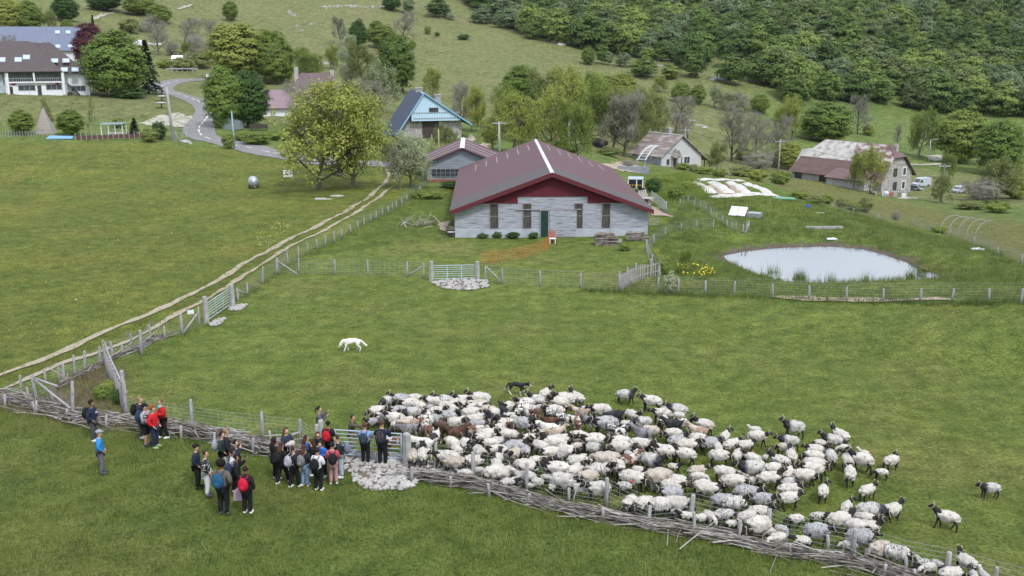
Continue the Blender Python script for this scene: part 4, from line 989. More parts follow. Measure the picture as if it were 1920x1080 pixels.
ak, asz, atn = attr('kind_id', 'INT'), attr('size', 'FLOAT'), attr('turn', 'FLOAT_VECTOR')
for k, (kd, i) in enumerate(rest.keys()):
    src = bpy.data.objects.new('forest_tree_source', variant(kd, i)[1])
    cp = ng.nodes.new('FunctionNodeCompare'); cp.data_type = 'INT'; cp.operation = 'EQUAL'
    ii = [s for s in cp.inputs if s.enabled and s.type == 'INT']; ng.links.new(ak, ii[0]); ii[1].default_value = k
    oi = ng.nodes.new('GeometryNodeObjectInfo'); oi.inputs['Object'].default_value = src
    ip = ng.nodes.new('GeometryNodeInstanceOnPoints'); ng.links.new(gi.outputs[0], ip.inputs['Points']); ng.links.new(cp.outputs[0], ip.inputs['Selection'])
    ng.links.new(oi.outputs['Geometry'], ip.inputs['Instance']); ng.links.new(asz, ip.inputs['Scale']); ng.links.new(atn, ip.inputs['Rotation'])
    ng.links.new(ip.outputs[0], jn.inputs[0])
ng.links.new(jn.outputs[0], gout.inputs[0]); md = fo.modifiers.new('wood', 'NODES'); md.node_group = ng

# ---------------------------------------------------------------- fences, gates, brushwood, poles
def HT(p, hp):
    v = proj(p)[1]; return hp*mpp(p)/(CP-SP*(v-540)/F)
rf = random.Random(5)
def post_mb(h, r, lean=(0, 0), sq=False, base=(0, 0, 0)):
    b_ = Vector(base); L = Vector((lean[0], lean[1], 1))
    pts_ = [b_-Vector((0, 0, .25)), b_+L*h*.5+Vector((rf.gauss(0, .012), rf.gauss(0, .012), 0)), b_+L*h*.97, b_+L*h]
    return MB().tube(pts_, [r*.85, r*.8, r*.76, r*.6] if not sq else [r*1.05, r*.98, r*.92, r*.72], 4 if sq else 7)
WIRE = mat('fence_wire', (.34, .36, .37), (.26, .28, .29), rough=.5, bump=0)
def net(rt, pts_, h=1.05, nh=7, dv=.32, r=.0052, name='wire_netting'):
    mb = MB()
    for a, b_ in zip(pts_[:-1], pts_[1:]):
        L = (b_-a).to_2d().length; m_ = max(1, int(L/dv))
        for k in range(nh):
            z_ = h*(k+.6)/nh; seg_ = max(1, int(L/1.5)); row = []
            for j in range(seg_+1):
                q = a.lerp(b_, j/seg_); row.append((q.x, q.y, max(q.z, z0(q.x, q.y))+z_-.02*math.sin(math.pi*j/seg_)))
            mb.tube(row, r, 3, caps=False)
        for j in range(m_):
            q = a.lerp(b_, (j+.5)/m_); zz = z0(q.x, q.y); mb.tube([(q.x, q.y, zz+.06), (q.x, q.y, zz+h*.95)], r*.8, 3, caps=False)
    return mb.build(name, WIRE, rt)
def fence(label, posts, h=1.05, r=.07, netting=True, skip=(), extra=None, cat='fence', name='stock_fence', wood=None):
    P_ = []
    for q in posts:
        p = ground(q[0], q[1]); hh = HT(p, q[2]) if len(q) > 2 and q[2] else h*rf.uniform(1.08, 1.25); P_.append((p, hh, q[3] if len(q) > 3 else r))
    rt = empty(name, P_[0][0], 0, label, cat); o0 = P_[0][0]; rt.location = (0, 0, 0); rt.location = o0
    def sub(o): o.location = Vector(o.location)-o0; return o
    for p, hh, rr_ in P_:
        o = post_mb(hh, rr_, (rf.gauss(0, .035), rf.gauss(0, .035))).build('post', wood or M_WOOD, rt, True); o.location = p-o0; o.rotation_euler = (0, 0, rf.random()*3)
    if netting:
        runs = [[]]
        for i, (p, *_) in enumerate(P_):
            runs[-1].append(p)
            if i in skip: runs.append([])
        for rn in runs:
            if len(rn) > 1: sub(net(rt, rn, h))
    for e in (extra or []):      # braces given by pixel ends with heights
        a, b_ = ground(*e[0]), ground(*e[1]); a = a+Vector((0, 0, e[2])); b_ = b_+Vector((0, 0, e[3]))
        sub(MB().tube([a, (a+b_)/2, b_], [.055, .05, .05], 6).build('brace', M_WOOD, rt, True))
    return rt
fence('wire netting fence on grey posts between the flock and the bottom brushwood', [(815,881,46,.07),(887,899,51,.09),(924,906,16),(987,921,53,.09),(1066,939,24),(1137,950,54,.09),(1218,987,38,.08),(1297,978,50,.1),(1385,1000,24),(1441,1008,53,.1),(1474,1022,29),(1551,1034,31),(1597,1042,50,.1),(1637,1054,28),(1697,1073,29),(1774,1088,54,.1),(1860,1112,50),(1960,1140,50)], h=1.05, extra=[((818,876),(882,902),.55,.02)])
fence('wire netting fence on grey posts behind the visitors left of the gate', [(598,852,56,.12),(563,830,43,.08),(493,822,49,.08),(361,805,55,.09),(238,784,88,.11)], h=1.0, extra=[((562,830),(508,842),.42,.30)])
fence('weathered post and wire fence along the lower track', [(10,765,26),(69,751,49,.09),(69,776,24),(99,762,28),(137,787,70,.09),(53,751,25),(39,736,32),(87,719,28),(111,715,26),(121,718,38,.08),(140,709,43,.07),(160,700,42,.07),(187,684,34,.08),(212,673,33,.08),(229,664,17),(246,651,25),(266,665,46,.1),(283,633,24),(309,636,25),(342,627,37,.1),(374,611,36,.08)], h=.95, skip=(4, 5, 6), extra=[((344,627),(373,611),.1,.75),((70,752),(134,787),.95,.5),((70,751),(112,762),1.0,.9)])
fence('post and wire netting fence running up beside the farm track', [(447,566,26,.08),(464,554,24,.07),(492,533,33,.08),(519,514,31,.09),(540,494,24),(560,485,23),(578,475,20),(595,468,20),(610,461,20),(628,454,20),(641,446,17),(657,437,17),(671,429,15),(683,422,15),(695,416,15),(706,411,16),(717,404,14),(728,400,14),(736,394,14),(743,390,14),(754,384,12),(763,377,12),(776,368,11),(787,360,12),(798,350,10)], h=1.05, extra=[((447,566),(464,554),.7,.1)])
fence('wire netting fence crossing the pasture left of the middle gate', [(519,515,31,.09),(561,514,30,.08),(628,516,30,.08),(690,518,31,.08),(763,519,28,.08),(794,522,29,.07)], h=1.15, extra=[((520,513),(558,517),.9,.1),((765,520),(793,521),.1,.8)])
fence('wire netting fence crossing the pasture right of the middle gate', [(910,527,26,.07),(943,532,29,.07),(1013,537,30,.08),(1089,540,28,.08),(1161,545,29,.09),(1234,548,28,.09),(1271,551,28,.09),(1323,552,26,.08),(1376,553,26,.08),(1448,557,25,.08),(1517,561,25,.08),(1586,563,25,.08),(1655,566,25,.08),(1725,565,24,.08),(1785,565,24,.08),(1853,566,25,.08),(1915,568,27,.08),(1990,570,27,.08)], h=1.1, extra=[((911,525),(942,532),.9,.1)])
fence('curved wire fence on posts left of the pond bank', [(1236,522,24,.06),(1235,503,16,.07),(1222,497,21,.08),(1213,477,26,.08),(1226,457,18,.07),(1247,441,15,.06),(1277,432,14,.06),(1307,429,17,.06),(1337,429,17,.06)], h=.9)
fence('thin post and wire fence along the vegetable garden', [(1275,384,12,.06),(1290,380,13,.06),(1302,386,12,.06),(1313,392,14,.06),(1323,397,14,.06),(1332,405,14,.07),(1343,411,13,.07),(1354,417,14,.07),(1363,425,13,.07),(1372,430,14,.07),(1380,432,16,.06),(1393,437,17,.07),(1399,437,18,.07),(1404,430,16,.06)], h=.9, extra=[((1396,438),(1404,432),.05,.6)])
fence('sparse post and wire fence between the pond garden and the mown field', [(1560,390,8,.06),(1600,400,9,.06),(1647,411,11,.06),(1711,421,9,.06),(1747,433,11,.06),(1782,440,10,.06),(1826,457,12,.06),(1869,479,16,.07),(1914,493,17,.07),(1960,512,18,.07)], h=.9)
# curved picket fence beside the pond fence
pk = [ground(*q) for q in [(1161,545),(1176,536),(1192,528),(1208,523),(1220,520),(1238,516)]]
rt = empty('picket_fence', pk[0], 0, 'short curved grey picket fence at the pond paddock corner', 'fence')
path = smooth_path([Vector((p.x, p.y, 0)) for p in pk], .19); mbp = MB()
for q in path: zz = z0(q.x, q.y); mbp.box(q.x-.035, q.x+.035, q.y-.012, q.y+.012, zz-.05, zz+rf.uniform(.92, 1.02), Matrix.Translation(-pk[0]))
mbp.build('pickets', M_WOOD, rt)
for z_ in (.3, .8): MB().tube([Vector((q.x, q.y, z0(q.x, q.y)+z_))-pk[0]+Vector((0, .04, 0)) for q in path[::3]], .028, 5).build('rail', M_WOOD, rt)
for q in (pk[0], pk[1], pk[2], pk[4]):
    o = post_mb(1.2, .09).build('post', M_WOOD, rt, True); o.location = q-pk[0]+Vector((0, .1, 0))
# cluster of palings with a curved rail at the left corner
pl = [ground(*q) for q in [(238,786),(234,778),(228,765),(221,748),(214,732),(207,716),(201,700),(197,684)]]
rt = empty('paling_fence', pl[0], 0, 'tall row of close-set palings with a curved top rail at the paddock corner', 'fence')
path = smooth_path([Vector((p.x, p.y, 0)) for p in pl], .62)
for i, q in enumerate(path):
    o = post_mb(1.2+.06*math.sin(i)+(.45 if i == 0 else 0), .06 if i else .1, (0, 0)).build('paling', M_WOOD, rt, True); o.location = Vector((q.x, q.y, z0(q.x, q.y)))-pl[0]
MB().tube([Vector((q.x+.09, q.y, z0(q.x, q.y)+1.15))-pl[0] for q in path[::2]], .045, 5).build('rail', M_WOOD, rt, True)
net(rt, [Vector((q.x, q.y, z0(q.x, q.y))) for q in path[::3]], 1.05).location = -pl[0]
# brushwood hedges
M_STK = mat('dead_branches', (.26, .235, .21), (.09, .07, .06), scale=3, bump=.4, mid=(.18, .155, .135), detail=8, lo=.38, hi=.66)
M_STKL = mat('bleached_branches', (.44, .42, .39), (.30, .28, .26), scale=3, bump=.3)
def brush(pxs, label, width=.9, hgt=.55, dens=42, posts=(), loose=4):
    path = pxpath(pxs, .25); o0 = ground(*pxs[0]); L = len(path)
    mbs = [MB(), MB()]; n_ = int(L*.25*dens); r = random.Random(L)
    for i in range(n_):
        j = r.randrange(1, L-2); p = path[j]; t_ = (path[j+1]-path[j-1]).normalized(); nr = Vector((-t_.y, t_.x, 0))
        hz = r.random()**1.1; z_ = hz*hgt; off = r.gauss(0, 1)*width*.33*(1-.6*hz); a = r.gauss(0, .16)+(r.gauss(0, .9) if r.random() < .03 else 0); len_ = r.uniform(.7, 2.6)
        d = (t_*math.cos(a)+nr*math.sin(a)+Vector((0, 0, r.gauss(0, .07)))).normalized(); c = p+nr*off
        zc_ = z0(c.x, c.y)+z_+.03; pts_ = []
        bend = Vector((r.gauss(0, .1), r.gauss(0, .1), abs(r.gauss(0, .06))))
        bn2 = r.gauss(0, .07)
        for s in (-.5, -.3, -.1, .1, .3, .5):
            q = c+d*len_*s+bend*(.25-s*s)*2+nr*bn2*math.sin(s*9)*.6+Vector((0, 0, .03*math.sin(s*14+i))); pts_.append(Vector((q.x, q.y, max(zc_+d.z*len_*s, z0(q.x, q.y)+.02)))-o0)
        rad = r.uniform(.010, .027); mbs[0 if r.random() < .7 else 1].tube(pts_, [rad, rad*.95, rad*.85, rad*.75, rad*.6, rad*.3], 4, caps=False)
    for i in range(loose):
        j = r.randrange(2, L-2); p = path[j]; t_ = (path[j+1]-path[j-1]).normalized(); a = r.gauss(0, .5); nr = Vector((-t_.y, t_.x, 0)); d = t_*math.cos(a)*r.choice((1, -1))+nr*math.sin(a)
        q = Vector((p.x, p.y, z0(p.x, p.y)+hgt*.7))-o0; mbs[1].tube([q, q+d*.7+Vector((0, 0, .2)), q+d*1.5+Vector((0, 0, .22+r.random()*.3))], [.03, .02, .008], 4, caps=False)
    rt = empty('brushwood_hedge', o0, 0, label, 'hedge')
    mbs[0].build('piled_branches', M_STK, rt, True)['kind'] = 'stuff'; mbs[1].build('bleached_branches', M_STKL, rt, True)['kind'] = 'stuff'
    for q in posts:
        p = ground(q[0], q[1]); o = post_mb(HT(p, q[2]), .07, (rf.gauss(0, .05), rf.gauss(0, .05))).build('post', M_WOOD, rt, True); o.location = p-o0
brush([(775,896),(845,906),(920,920),(1000,945),(1060,960),(1130,975),(1218,990),(1300,1005),(1385,1022),(1480,1042),(1560,1056),(1650,1077),(1760,1110),(1850,1140)], 'long low brushwood hedge piled along the bottom right fence', .50, .30, 44,
      [(773,904,29),(845,914,20),(917,932,26),(992,945,20),(1132,978,26),(1301,1006,46),(1385,1021,44),(1481,1043,23),(1660,1082,24),(1713,1094,26)], 0)
brush([(605,862),(560,856),(500,848),(440,832),(400,824),(345,812),(300,806),(250,800)], 'thick brushwood hedge behind the group of visitors', .75, .46, 48, [(341,826,28),(404,841,30),(475,851,30),(508,826,18)], 7)
brush([(236,798),(190,792),(140,786),(90,772),(40,757),(0,748),(-60,738)], 'straggling brushwood pile at the left fence corner', 1.3, .4, 34, [(67,776,24),(200,806,28),(127,787,20)], 5)
brush([(100,735),(140,712),(170,697),(200,680),(240,662),(290,640),(330,628)], 'thin brushwood heaped under the lower track fence', .35, .25, 15, [], 4)
M_DRYG = leafmat('dry_weeds', (.20, .16, .10), (.28, .23, .15))
# --- gates
def bar_gate(pa, pb, label, h=1.12, nrail=7, mt=None, name='metal_gate', strut=3, color=None):
    A, B = pa, pb; d = B-A; L = d.to_2d().length; rz = math.atan2(d.y, d.x); g = empty(name, A, rz, label, 'gate'); sl_ = (B.z-A.z)/L
    m_ = mt or M_METAL; r = .025
    MB().tube([(0, 0, .12), (0, 0, h)], r*1.3, 8).build('stile', m_, g); MB().tube([(L, 0, .12+sl_*L), (L, 0, h+sl_*L)], r*1.3, 8).build('stile', m_, g)
    for k in range(nrail):
        z_ = .15+(h-.17)*(k/(nrail-1))**.9; MB().tube([(0, .002*k, z_), (L, .002*k, z_+sl_*L)], r if k in (0, nrail-1) else r*.72, 6).build('rail', m_, g)
    for k in range(1, strut): x = L*k/strut; MB().box(x-.025, x+.025, -.03, -.022, .15+sl_*x, h+sl_*x).build('strut', m_, g)
    return g
def gpost(u, v, hp, r, label, sq=True, m_=None):
    p = ground(u, v); o = post_mb(HT(p, hp), r, (0, 0), sq).build('gate_post', m_ or M_CONC, None, not sq, p, .78 if sq else 0); return tag(o, label, 'gate post')
M_GALV = mat('galvanised_gate', (.42, .50, .58), (.34, .41, .48), scale=3, rough=.4, bump=0)
gA, gB = ground(630, 858), ground(753, 866)
bar_gate(gA, gB, 'closed metal bar gate between the visitors and the sheep', mt=M_GALV, h=HT(gB, 53), nrail=7, strut=2)
gpost(764, 878, 65, .16, 'thick square grey post at the right end of the near gate')
gpost(604, 848, 60, .14, 'thick pale round post at the left end of the near gate', False)
gC, gD = ground(391, 604), ground(432, 575)
bar_gate(gC, gD, 'galvanised bar gate at the lower left beside the track', h=HT(gC, 36), mt=M_GALV)
gpost(387, 607, 51, .15, 'thick grey post at the near end of the track-side gate'); gpost(436, 577, 44, .15, 'thick grey post at the far end of the track-side gate')
gE, gF = ground(812, 527), ground(892, 525)
bar_gate(gE, gF, 'galvanised bar gate in the middle pasture fence', h=HT(gE, 29), mt=M_GALV)
gpost(809, 528, 38, .15, 'thick grey left post of the middle gate'); gpost(895, 526, 36, .15, 'thick grey right post of the middle gate')
gG, gH = ground(1221, 376), ground(1246, 396)
bar_gate(gG, gH, 'metal gate standing open in the barn yard', h=HT(gG, 18), mt=M_METAL)
gpost(1248, 398, 20, .13, 'grey wooden post of the barn yard gate', False, M_WOOD)
bar_gate(ground(1218, 425), ground(1233, 424), 'small bar gate at the right barn corner', h=HT(ground(1218, 425), 15), mt=M_WOOD, nrail=5, strut=1)
# poles
def pole(u, v, hp, r, label, m_=None, arm=None, name='utility_pole', cross=False, tilt=0):
    p = ground(u, v); h = HT(p, hp); rt = empty(name, p, 0, label, 'lamp post' if arm else 'pole')
    MB().tube([(0, 0, -.3), (tilt*h*.5, 0, h*.5), (tilt*h, 0, h)], [r, r*.85, r*.65], 7).build('pole', m_ or M_WOOD, rt, True)
    if arm: MB().tube([(tilt*h, 0, h*arm[1]), (tilt*h+arm[0], -.1, h*arm[1]+.15)], .05, 6).build('arm', M_METAL, rt); MB().box(arm[0]+tilt*h-.1, arm[0]+tilt*h+.8, -.25, .05, h*arm[1]+.1, h*arm[1]+.25).build('lamp_head', M_METAL, rt)
    if cross: MB().box(tilt*h-1.0, tilt*h+1.0, -.08, .08, h*.93, h*.93+.14).build('crossarm', M_METAL, rt)
    return p+Vector((tilt*h, 0, h*.95))
w1 = pole(325, 262, 98, .24, 'tall grey concrete lamp pole beside the gravel lay-by', M_CONC, (1.6, .86), 'street_lamp', tilt=-.05)
pole(440, 279, 70, .13, 'slim pale blue pole at the road edge', mat('blue_grey_pole', (.32, .42, .52)), None, tilt=-.02)
w2 = pole(936, 292, 64, .2, 'grey utility pole behind the small shed roof', M_CONC, None, cross=True)
w3 = pole(1066, 292, 64, .25, 'tall pale lattice-like pole behind the barn roof', M_METAL, None, cross=True)
pole(823, 290, 48, .1, 'thin yellowish pole in front of the blue roofed house', mat('pale_timber', (.45, .40, .25)))
pole(810, 280, 28, .1, 'short grey pole in front of the blue roofed house')
w4 = pole(1282, 312, 72, .14, 'wooden pole rising in front of the white cottage', M_WOOD, cross=True)
w5_ = pole(1459, 330, 68, .15, 'slim grey pole left of the farmhouse', M_CONC, cross=True)
w6 = pole(1764, 378, 70, .22, 'dark wooden pole right of the vans', mat('tarred_pole', (.10, .085, .075), (.15, .13, .12)), cross=True, tilt=.01)
pole(1741, 306, 44, .1, 'street lamp on the lane behind the farmhouse', M_METAL, (.9, .98), 'street_lamp')
pole(34, 62, 36, .14, 'street lamp behind the blue-grey lodge roof', M_METAL, (-1.0, .98), 'street_lamp')
wires = MB()
for a, b_ in ((w2, w3), (w3, w4), (w4, w5_), (w5_, w6)):
    pts_ = [a.lerp(b_, k/10)-Vector((0, 0, 1.2*(1-(k/5-1)**2))) for k in range(11)]; wires.tube(pts_, .025, 3, caps=False)
o = wires.build('overhead_cable', mat('cable', (.05, .05, .05), bump=0)); tag(o, 'thin overhead cable sagging between the utility poles', 'cable')
# log piles and branch heap
def logs(u0, u1, v, label, rows, r=.09, m_=None, square=False):
    a, b_ = ground(u0, v), ground(u1, v); d = b_-a; L = d.length; rt = empty('log_pile', a, math.atan2(d.y, d.x), label, 'log pile'); rr_ = random.Random(u0)
    for j in range(rows):
        for k in range(4):
            x0 = rr_.uniform(-.15, .2) if not square or j > 1 else 0; L_2 = L*(1-.06*j)*rr_.uniform(.8, 1.05) if not square or j > 1 else L
            z_ = .1+j*r*1.8; rad = r*rr_.uniform(.7, 1.1)
            if square and j < 2: o = MB().box(0, L, k*.25, k*.25+.22, .02+j*.2, .2+j*.2).build('beam', m_ or M_STKL, rt)
            else: o = MB().tube([(x0, k*.24+rr_.gauss(0, .05), z_), (x0+L_2*.5, k*.24, z_+rr_.gauss(0, .04)), (x0+L_2, k*.24+rr_.gauss(0, .08), z_+rr_.gauss(0, .05))], [rad, rad*.9, rad*.7], 6).build('log', M_STK, rt)
logs(1116, 1166, 461, 'stack of squared timbers and poles against the barn front', 6, .085, M_STK, True)
logs(1175, 1217, 452, 'heap of long round poles at the right barn corner', 5, .07)
p = ground(785, 425); rt = empty('branch_heap', p, 0, 'heap of cut branches and stumps in the weeds left of the barn', 'branch heap'); r = random.Random(4)
for k in range(26):
    a = r.random()*6.28; q = Vector((r.gauss(0, .9), r.gauss(0, .8), .1)); d = Vector((math.cos(a), math.sin(a), r.random()*.9))*r.uniform(.5, 1.4)
    MB().tube([q, q+d*.5+Vector((0, 0, .1)), q+d], [.05*r.uniform(.4, 1.3), .03, .012], 5).build('branch', M_STKL if k % 2 else M_STK, rt)
# stones on the gateway aprons
M_ROCK = mat('pale_limestone', (.42, .40, .385), (.30, .285, .27), scale=3, bump=.5)
M_ROCKD = mat('earth_between_stones', (.10, .085, .06), (.19, .16, .12), scale=4)
def stones(pxs, n_, label, s=(.05, .14), base=True, name='stones'):
    poly = pxpoly(pxs); mb = MB(); lo, hi_ = poly.min(0), poly.max(0); r = random.Random(n_); c = 0; pts_ = []
    if base: patch('gravel', pxs, .03, M_ROCKD, 'bare earth under the pale stones of a gateway', edge=.1)
    while c < n_:
        x, y = r.uniform(lo[0], hi_[0]), r.uniform(lo[1], hi_[1])
        if sdist(np.array([x]), np.array([y]), poly)[0] > .05+r.random()*.12: continue
        s_ = r.uniform(*s); f = lambda d, a=r.random()*9: d*(1+.22*math.sin(d.x*40+a)+.15*math.sin(d.y*33+a*2))
        mb.ball((x, y, z0(x, y)+s_*.35+.03), (s_, s_*r.uniform(.6, 1), s_*.6), 6, 4, f); c += 1
    o = mb.build(name, M_ROCK); tag(o, label, kind='stuff')
stones([(632,866),(650,857),(690,862),(735,868),(775,876),(782,898),(770,912),(735,922),(700,922),(672,905),(664,885),(645,880)], 430, 'apron of pale limestone rubble in front of the near gate', (.045, .13))
stones([(650,852),(700,852),(750,858),(812,872),(860,888),(850,900),(800,886),(770,880),(700,862)], 260, 'pale rubble behind the near gate', (.04, .11))
stones([(810,530),(860,525),(915,528),(912,540),(870,545),(828,540)], 230, 'pale rubble under the middle gate', (.05, .15))
stones([(395,606),(420,598),(415,607),(398,612)], 80, 'pale rubble at the track gate post', (.05, .12), False)
stones([(432,575),(462,573),(452,583),(436,583)], 110, 'pale rubble at the far post of the track gate', (.05, .13), False)
def rocks(pxs, n_, s, label):
    r = random.Random(n_); mb = MB()
    for k in range(n_):
        i = r.randrange(len(pxs)-1); a, b_ = pxs[i], pxs[i+1]; q = r.random(); p = ground(a[0]+(b_[0]-a[0])*q+r.gauss(0, 3), a[1]+(b_[1]-a[1])*q+r.gauss(0, 1.2))
        s_ = r.uniform(.4, 1)*s; f = lambda d, a=r.random()*9: d*(1+.3*math.sin(d.x*5+a)+.2*math.sin(d.y*4+a*2)); mb.ball(p+Vector((0, 0, s_*.1)), (s_*1.5, s_, s_*.6), 7, 5, f)
    tag(mb.build('rocks', M_ROCK), label, kind='stuff')
rocks([(603,14),(640,11),(690,13),(725,13)], 90, .45, 'pale limestone outcrop near the hill crest'); rocks([(540,18),(550,30)], 16, .5, 'small limestone outcrop left on the hill')
rocks([(575,45),(600,45)], 14, .35, 'scattered stones on the hill'); rocks([(556,48),(564,58)], 12, .4, 'small pale rocks low on the hill')
rocks([(1040,78),(1050,84),(1062,80)], 16, .9, 'grey crag below the forest edge'); rocks([(1090,85),(1110,88)], 10, 1.0, 'grey rock outcrop on the grassy knoll')
rocks([(1335,148),(1360,150)], 14, 1.2, 'grey boulders at the valley mouth'); rocks([(1290,225),(1320,240)], 12, .7, 'pale stones on the slope above the cottage')
rocks([(1225,112),(1245,128)], 12, .7, 'grey scree between the forest bushes')
rocks([(345,266),(358,270)], 10, .4, 'pale stones at the road corner'); rocks([(560,124),(612,118)], 60, .5, 'pale rocky clearing behind the mauve roof')
# ---------------------------------------------------------------- small things about the farm
def at(u, v, dz=0): p = ground(u, v); return Vector((p.x, p.y, p.z+dz))
# plank pyramid
p = at(85, 250); rt = empty('plank_pyramid', p, R(8), 'tall narrow pyramid clad in weathered planks in the left garden', 'pyramid')
h = HT(p, 49); w_ = 30*mpp(p); PL = boards('pale_planks', (.42, .37, .34), (.24, .21, .20), 'Z', .3, .6, 6, (.34, .30, .28))
b4 = [(-w_*.6, -w_*.4, -.2), (w_*.6, -w_*.4, -.2), (w_*.6, w_*.6, -.2), (-w_*.6, w_*.6, -.2)]; tp = (0, .1, h)
for i in range(4): MB().add([b4[i], b4[(i+1) % 4], tp, Vector(b4[i])*.97, Vector(b4[(i+1) % 4])*.97, Vector(tp)*.97], [(0, 1, 2), (3, 5, 4), (0, 3, 4, 1), (1, 4, 5, 2), (2, 5, 3, 0)]).build('side', PL, rt)
# pergola and planters
p = at(211, 259); K = mpp(p); rt = empty('pergola', p, R(7), 'small white pergola roof over a terrace in the left garden', 'pergola')
MB().box(-20*K, 20*K, -.2, 2.6, 2.05, 2.2).build('roof', M_PALEGL, rt)
for x in (-19*K, -6*K, 6*K, 19*K):
    for y in (0, 2.4): MB().box(x-.05, x+.05, y-.05, y+.05, -.1, 2.05).build('post', M_WHITE, rt)
MB().box(-7*K, 18*K, .6, 1.4, .65, .75).box(-6*K, -5*K, .8, 1.2, 0, .65).box(15*K, 16*K, .8, 1.2, 0, .65).build('table', M_WHITE, rt)
a, b_ = at(142, 262), at(272, 262); d = b_-a; rt = empty('board_fence', a, math.atan2(d.y, d.x), 'low dark board fence with pale posts in front of the pergola', 'fence')
MB().box(0, d.length, -.03, .03, 0, .55).build('boards', mat('red_brown_boards', (.09, .045, .04), (.13, .07, .06)), rt)
for k in range(14): x = d.length*k/13; MB().box(x-.05, x+.05, -.1, -.035, -.1, .95).build('post', M_WOOD, rt)
a, b_ = at(-10, 258), at(100, 258); d = b_-a; rt = empty('wire_fence', a, math.atan2(d.y, d.x), 'thin green garden fence in front of the plank pyramid', 'fence')
for k in range(22): x = d.length*k/21; MB().box(x-.03, x+.03, -.03, .03, -.1, .8).build('post', M_WOOD, rt)
for z_ in (.25, .5, .75): MB().tube([(0, -.04, z_), (d.length, -.04, z_)], .012, 3).build('wire', WIRE, rt)
p = at(113, 261); o = MB().prism([(-1.9, -.4, .05), (1.9, -.5, .05), (1.7, .6, .3), (-1.8, .6, .35)], (0, 0, .12)).build('tarpaulin', mat('light_blue_tarp', (.20, .38, .62), rough=.5), None, loc=p); tag(o, 'pale blue tarpaulin lying beside the pyramid', 'tarpaulin')
for (u, v, w_, lab) in ((304, 190, 18, 'upper flat-topped grey picnic shelter on the slope'), (303, 203, 20, 'lower flat-topped grey picnic shelter on the slope')):
    p = at(u, v); K = mpp(p); rt = empty('picnic_shelter', p, 0, lab, 'shelter'); MB().ball((0, 0, 1.0), (w_*K*.5, 1.2, .22), 14, 6).build('top', M_CONC, rt, True)
    MB().tube([(0, 0, -.3), (0, 0, 1.0)], .12, 6).build('post', M_DARK, rt)
# little greenhouse, white tent, grey tent
p = at(332, 116); K = mpp(p); rt = empty('greenhouse', p, R(8), 'tiny greenhouse with white roof panes on the left slope', 'greenhouse'); w_ = 21*K
MB().box(-w_/2, w_/2, 0, 2, -.3, .8).build('wall', M_PALEGL, rt); MB().prism([(-w_/2, -.1, .82), (w_/2, -.1, .82), (w_/2, 1.2, 1.7), (-w_/2, 1.2, 1.7)], (0, 0, .06)).build('roof', M_WHITE, rt)
for k in range(5): x = -w_/2+w_*k/4; MB().box(x-.04, x+.04, -.14, -.04, -.3, .85).build('frame', M_METAL, rt)
p = at(258, 86); o = MB().prism([(-2.2, 0, 0), (2.2, 0, 0), (1.4, 0, 1.1), (0, 0, 1.7), (-1.4, 0, 1.1)], (0, 2.5, 0)).build('tent', M_WHITE, None, loc=p); tag(o, 'small white tent on the slope behind the spruce', 'tent')
p = at(288, 84); o = MB().box(-2.5, 2.5, 0, .5, 0, .6).build('low_wall', M_WHITE, None, loc=p); tag(o, 'low white wall on the slope right of the tent', 'wall')
p = at(429, 243); o = MB().prism([(-1.9, 0, 0), (1.9, 0, 0), (1.7, 0, 1.2), (0, 0, 2.0), (-1.7, 0, 1.2)], (0, 2.8, 0)).build('garden_tent', mat('grey_green_canvas', (.20, .25, .25)), None, loc=p); tag(o, 'grey-green garden tent under the road bend trees', 'tent')
p = at(486, 246); rt = empty('bench', p, R(8), 'dark wooden bench under the dark tree by the lane', 'bench'); MB().box(-1.4, 1.4, 0, .5, .4, .5).build('seat', M_DARK, rt); MB().box(-1.4, 1.4, .5, .56, .5, 1.1).build('backrest', M_DARK, rt)
for x in (-1.2, 1.2): MB().box(x-.05, x+.05, .05, .45, -.1, .4).build('leg', M_DARK, rt)
# guard rail on the far bend
a, b_ = at(312, 134), at(371, 139); d = b_-a; rt = empty('guard_rail', a, math.atan2(d.y, d.x), 'grey metal guard rail above the far road bend', 'guard rail'); MB().box(0, d.length, -.05, .05, .5, .8).build('rail', M_METAL, rt)
for k in range(7): x = d.length*k/6; MB().box(x-.06, x+.06, .051, .15, -.2, .75).build('post', M_METAL, rt)
p = at(394, 152); rt = empty('road_sign', p, R(10), 'small white road sign at the far end of the lane', 'sign'); MB().tube([(0, 0, -.2), (0, 0, 1.6)], .05, 6).build('post', M_METAL, rt); MB().box(-.9, .9, -.08, -.05, 1.0, 1.7).build('panel', M_WHITE, rt)
# water tank on wheels & white cube
p = at(478, 353); K = mpp(p); rt = empty('water_tank', p, R(20), 'grey metal water tank trailer in the flowering meadow', 'water tank')
MB().tube([(-.1, -.55, .72), (-.1, .75, .72)], .52, 18).build('barrel', M_METAL, rt, True)
for x in (-.45, .45): MB().tube([(x-.06-.1, -.1, .25), (x+.06-.1, -.1, .25)], .26, 12).build('wheel', M_DARK, rt)
MB().tube([(-.1, -.5, .3), (-.1, -1.4, .3)], .05, 6).build('drawbar', M_METAL, rt)
p = at(540, 334); rt = empty('tank_cage', p, R(15), 'white plastic tank in a metal cage beside the large spreading tree', 'tank'); MB().box(-.5, .5, -.4, .4, .15, .85).build('container', M_WHITE, rt)
cg_ = MB()
for k in range(5):
    x = -.52+k*.26; cg_.box(x-.015, x+.015, -.43, -.405, .1, .9)
for z_ in (.15, .5, .85): cg_.box(-.53, .53, -.45, -.431, z_-.015, z_+.015)
cg_.build('cage', M_METAL, rt); MB().box(-.55, .55, -.45, .45, 0, .1).build('pallet', M_DARK, rt)
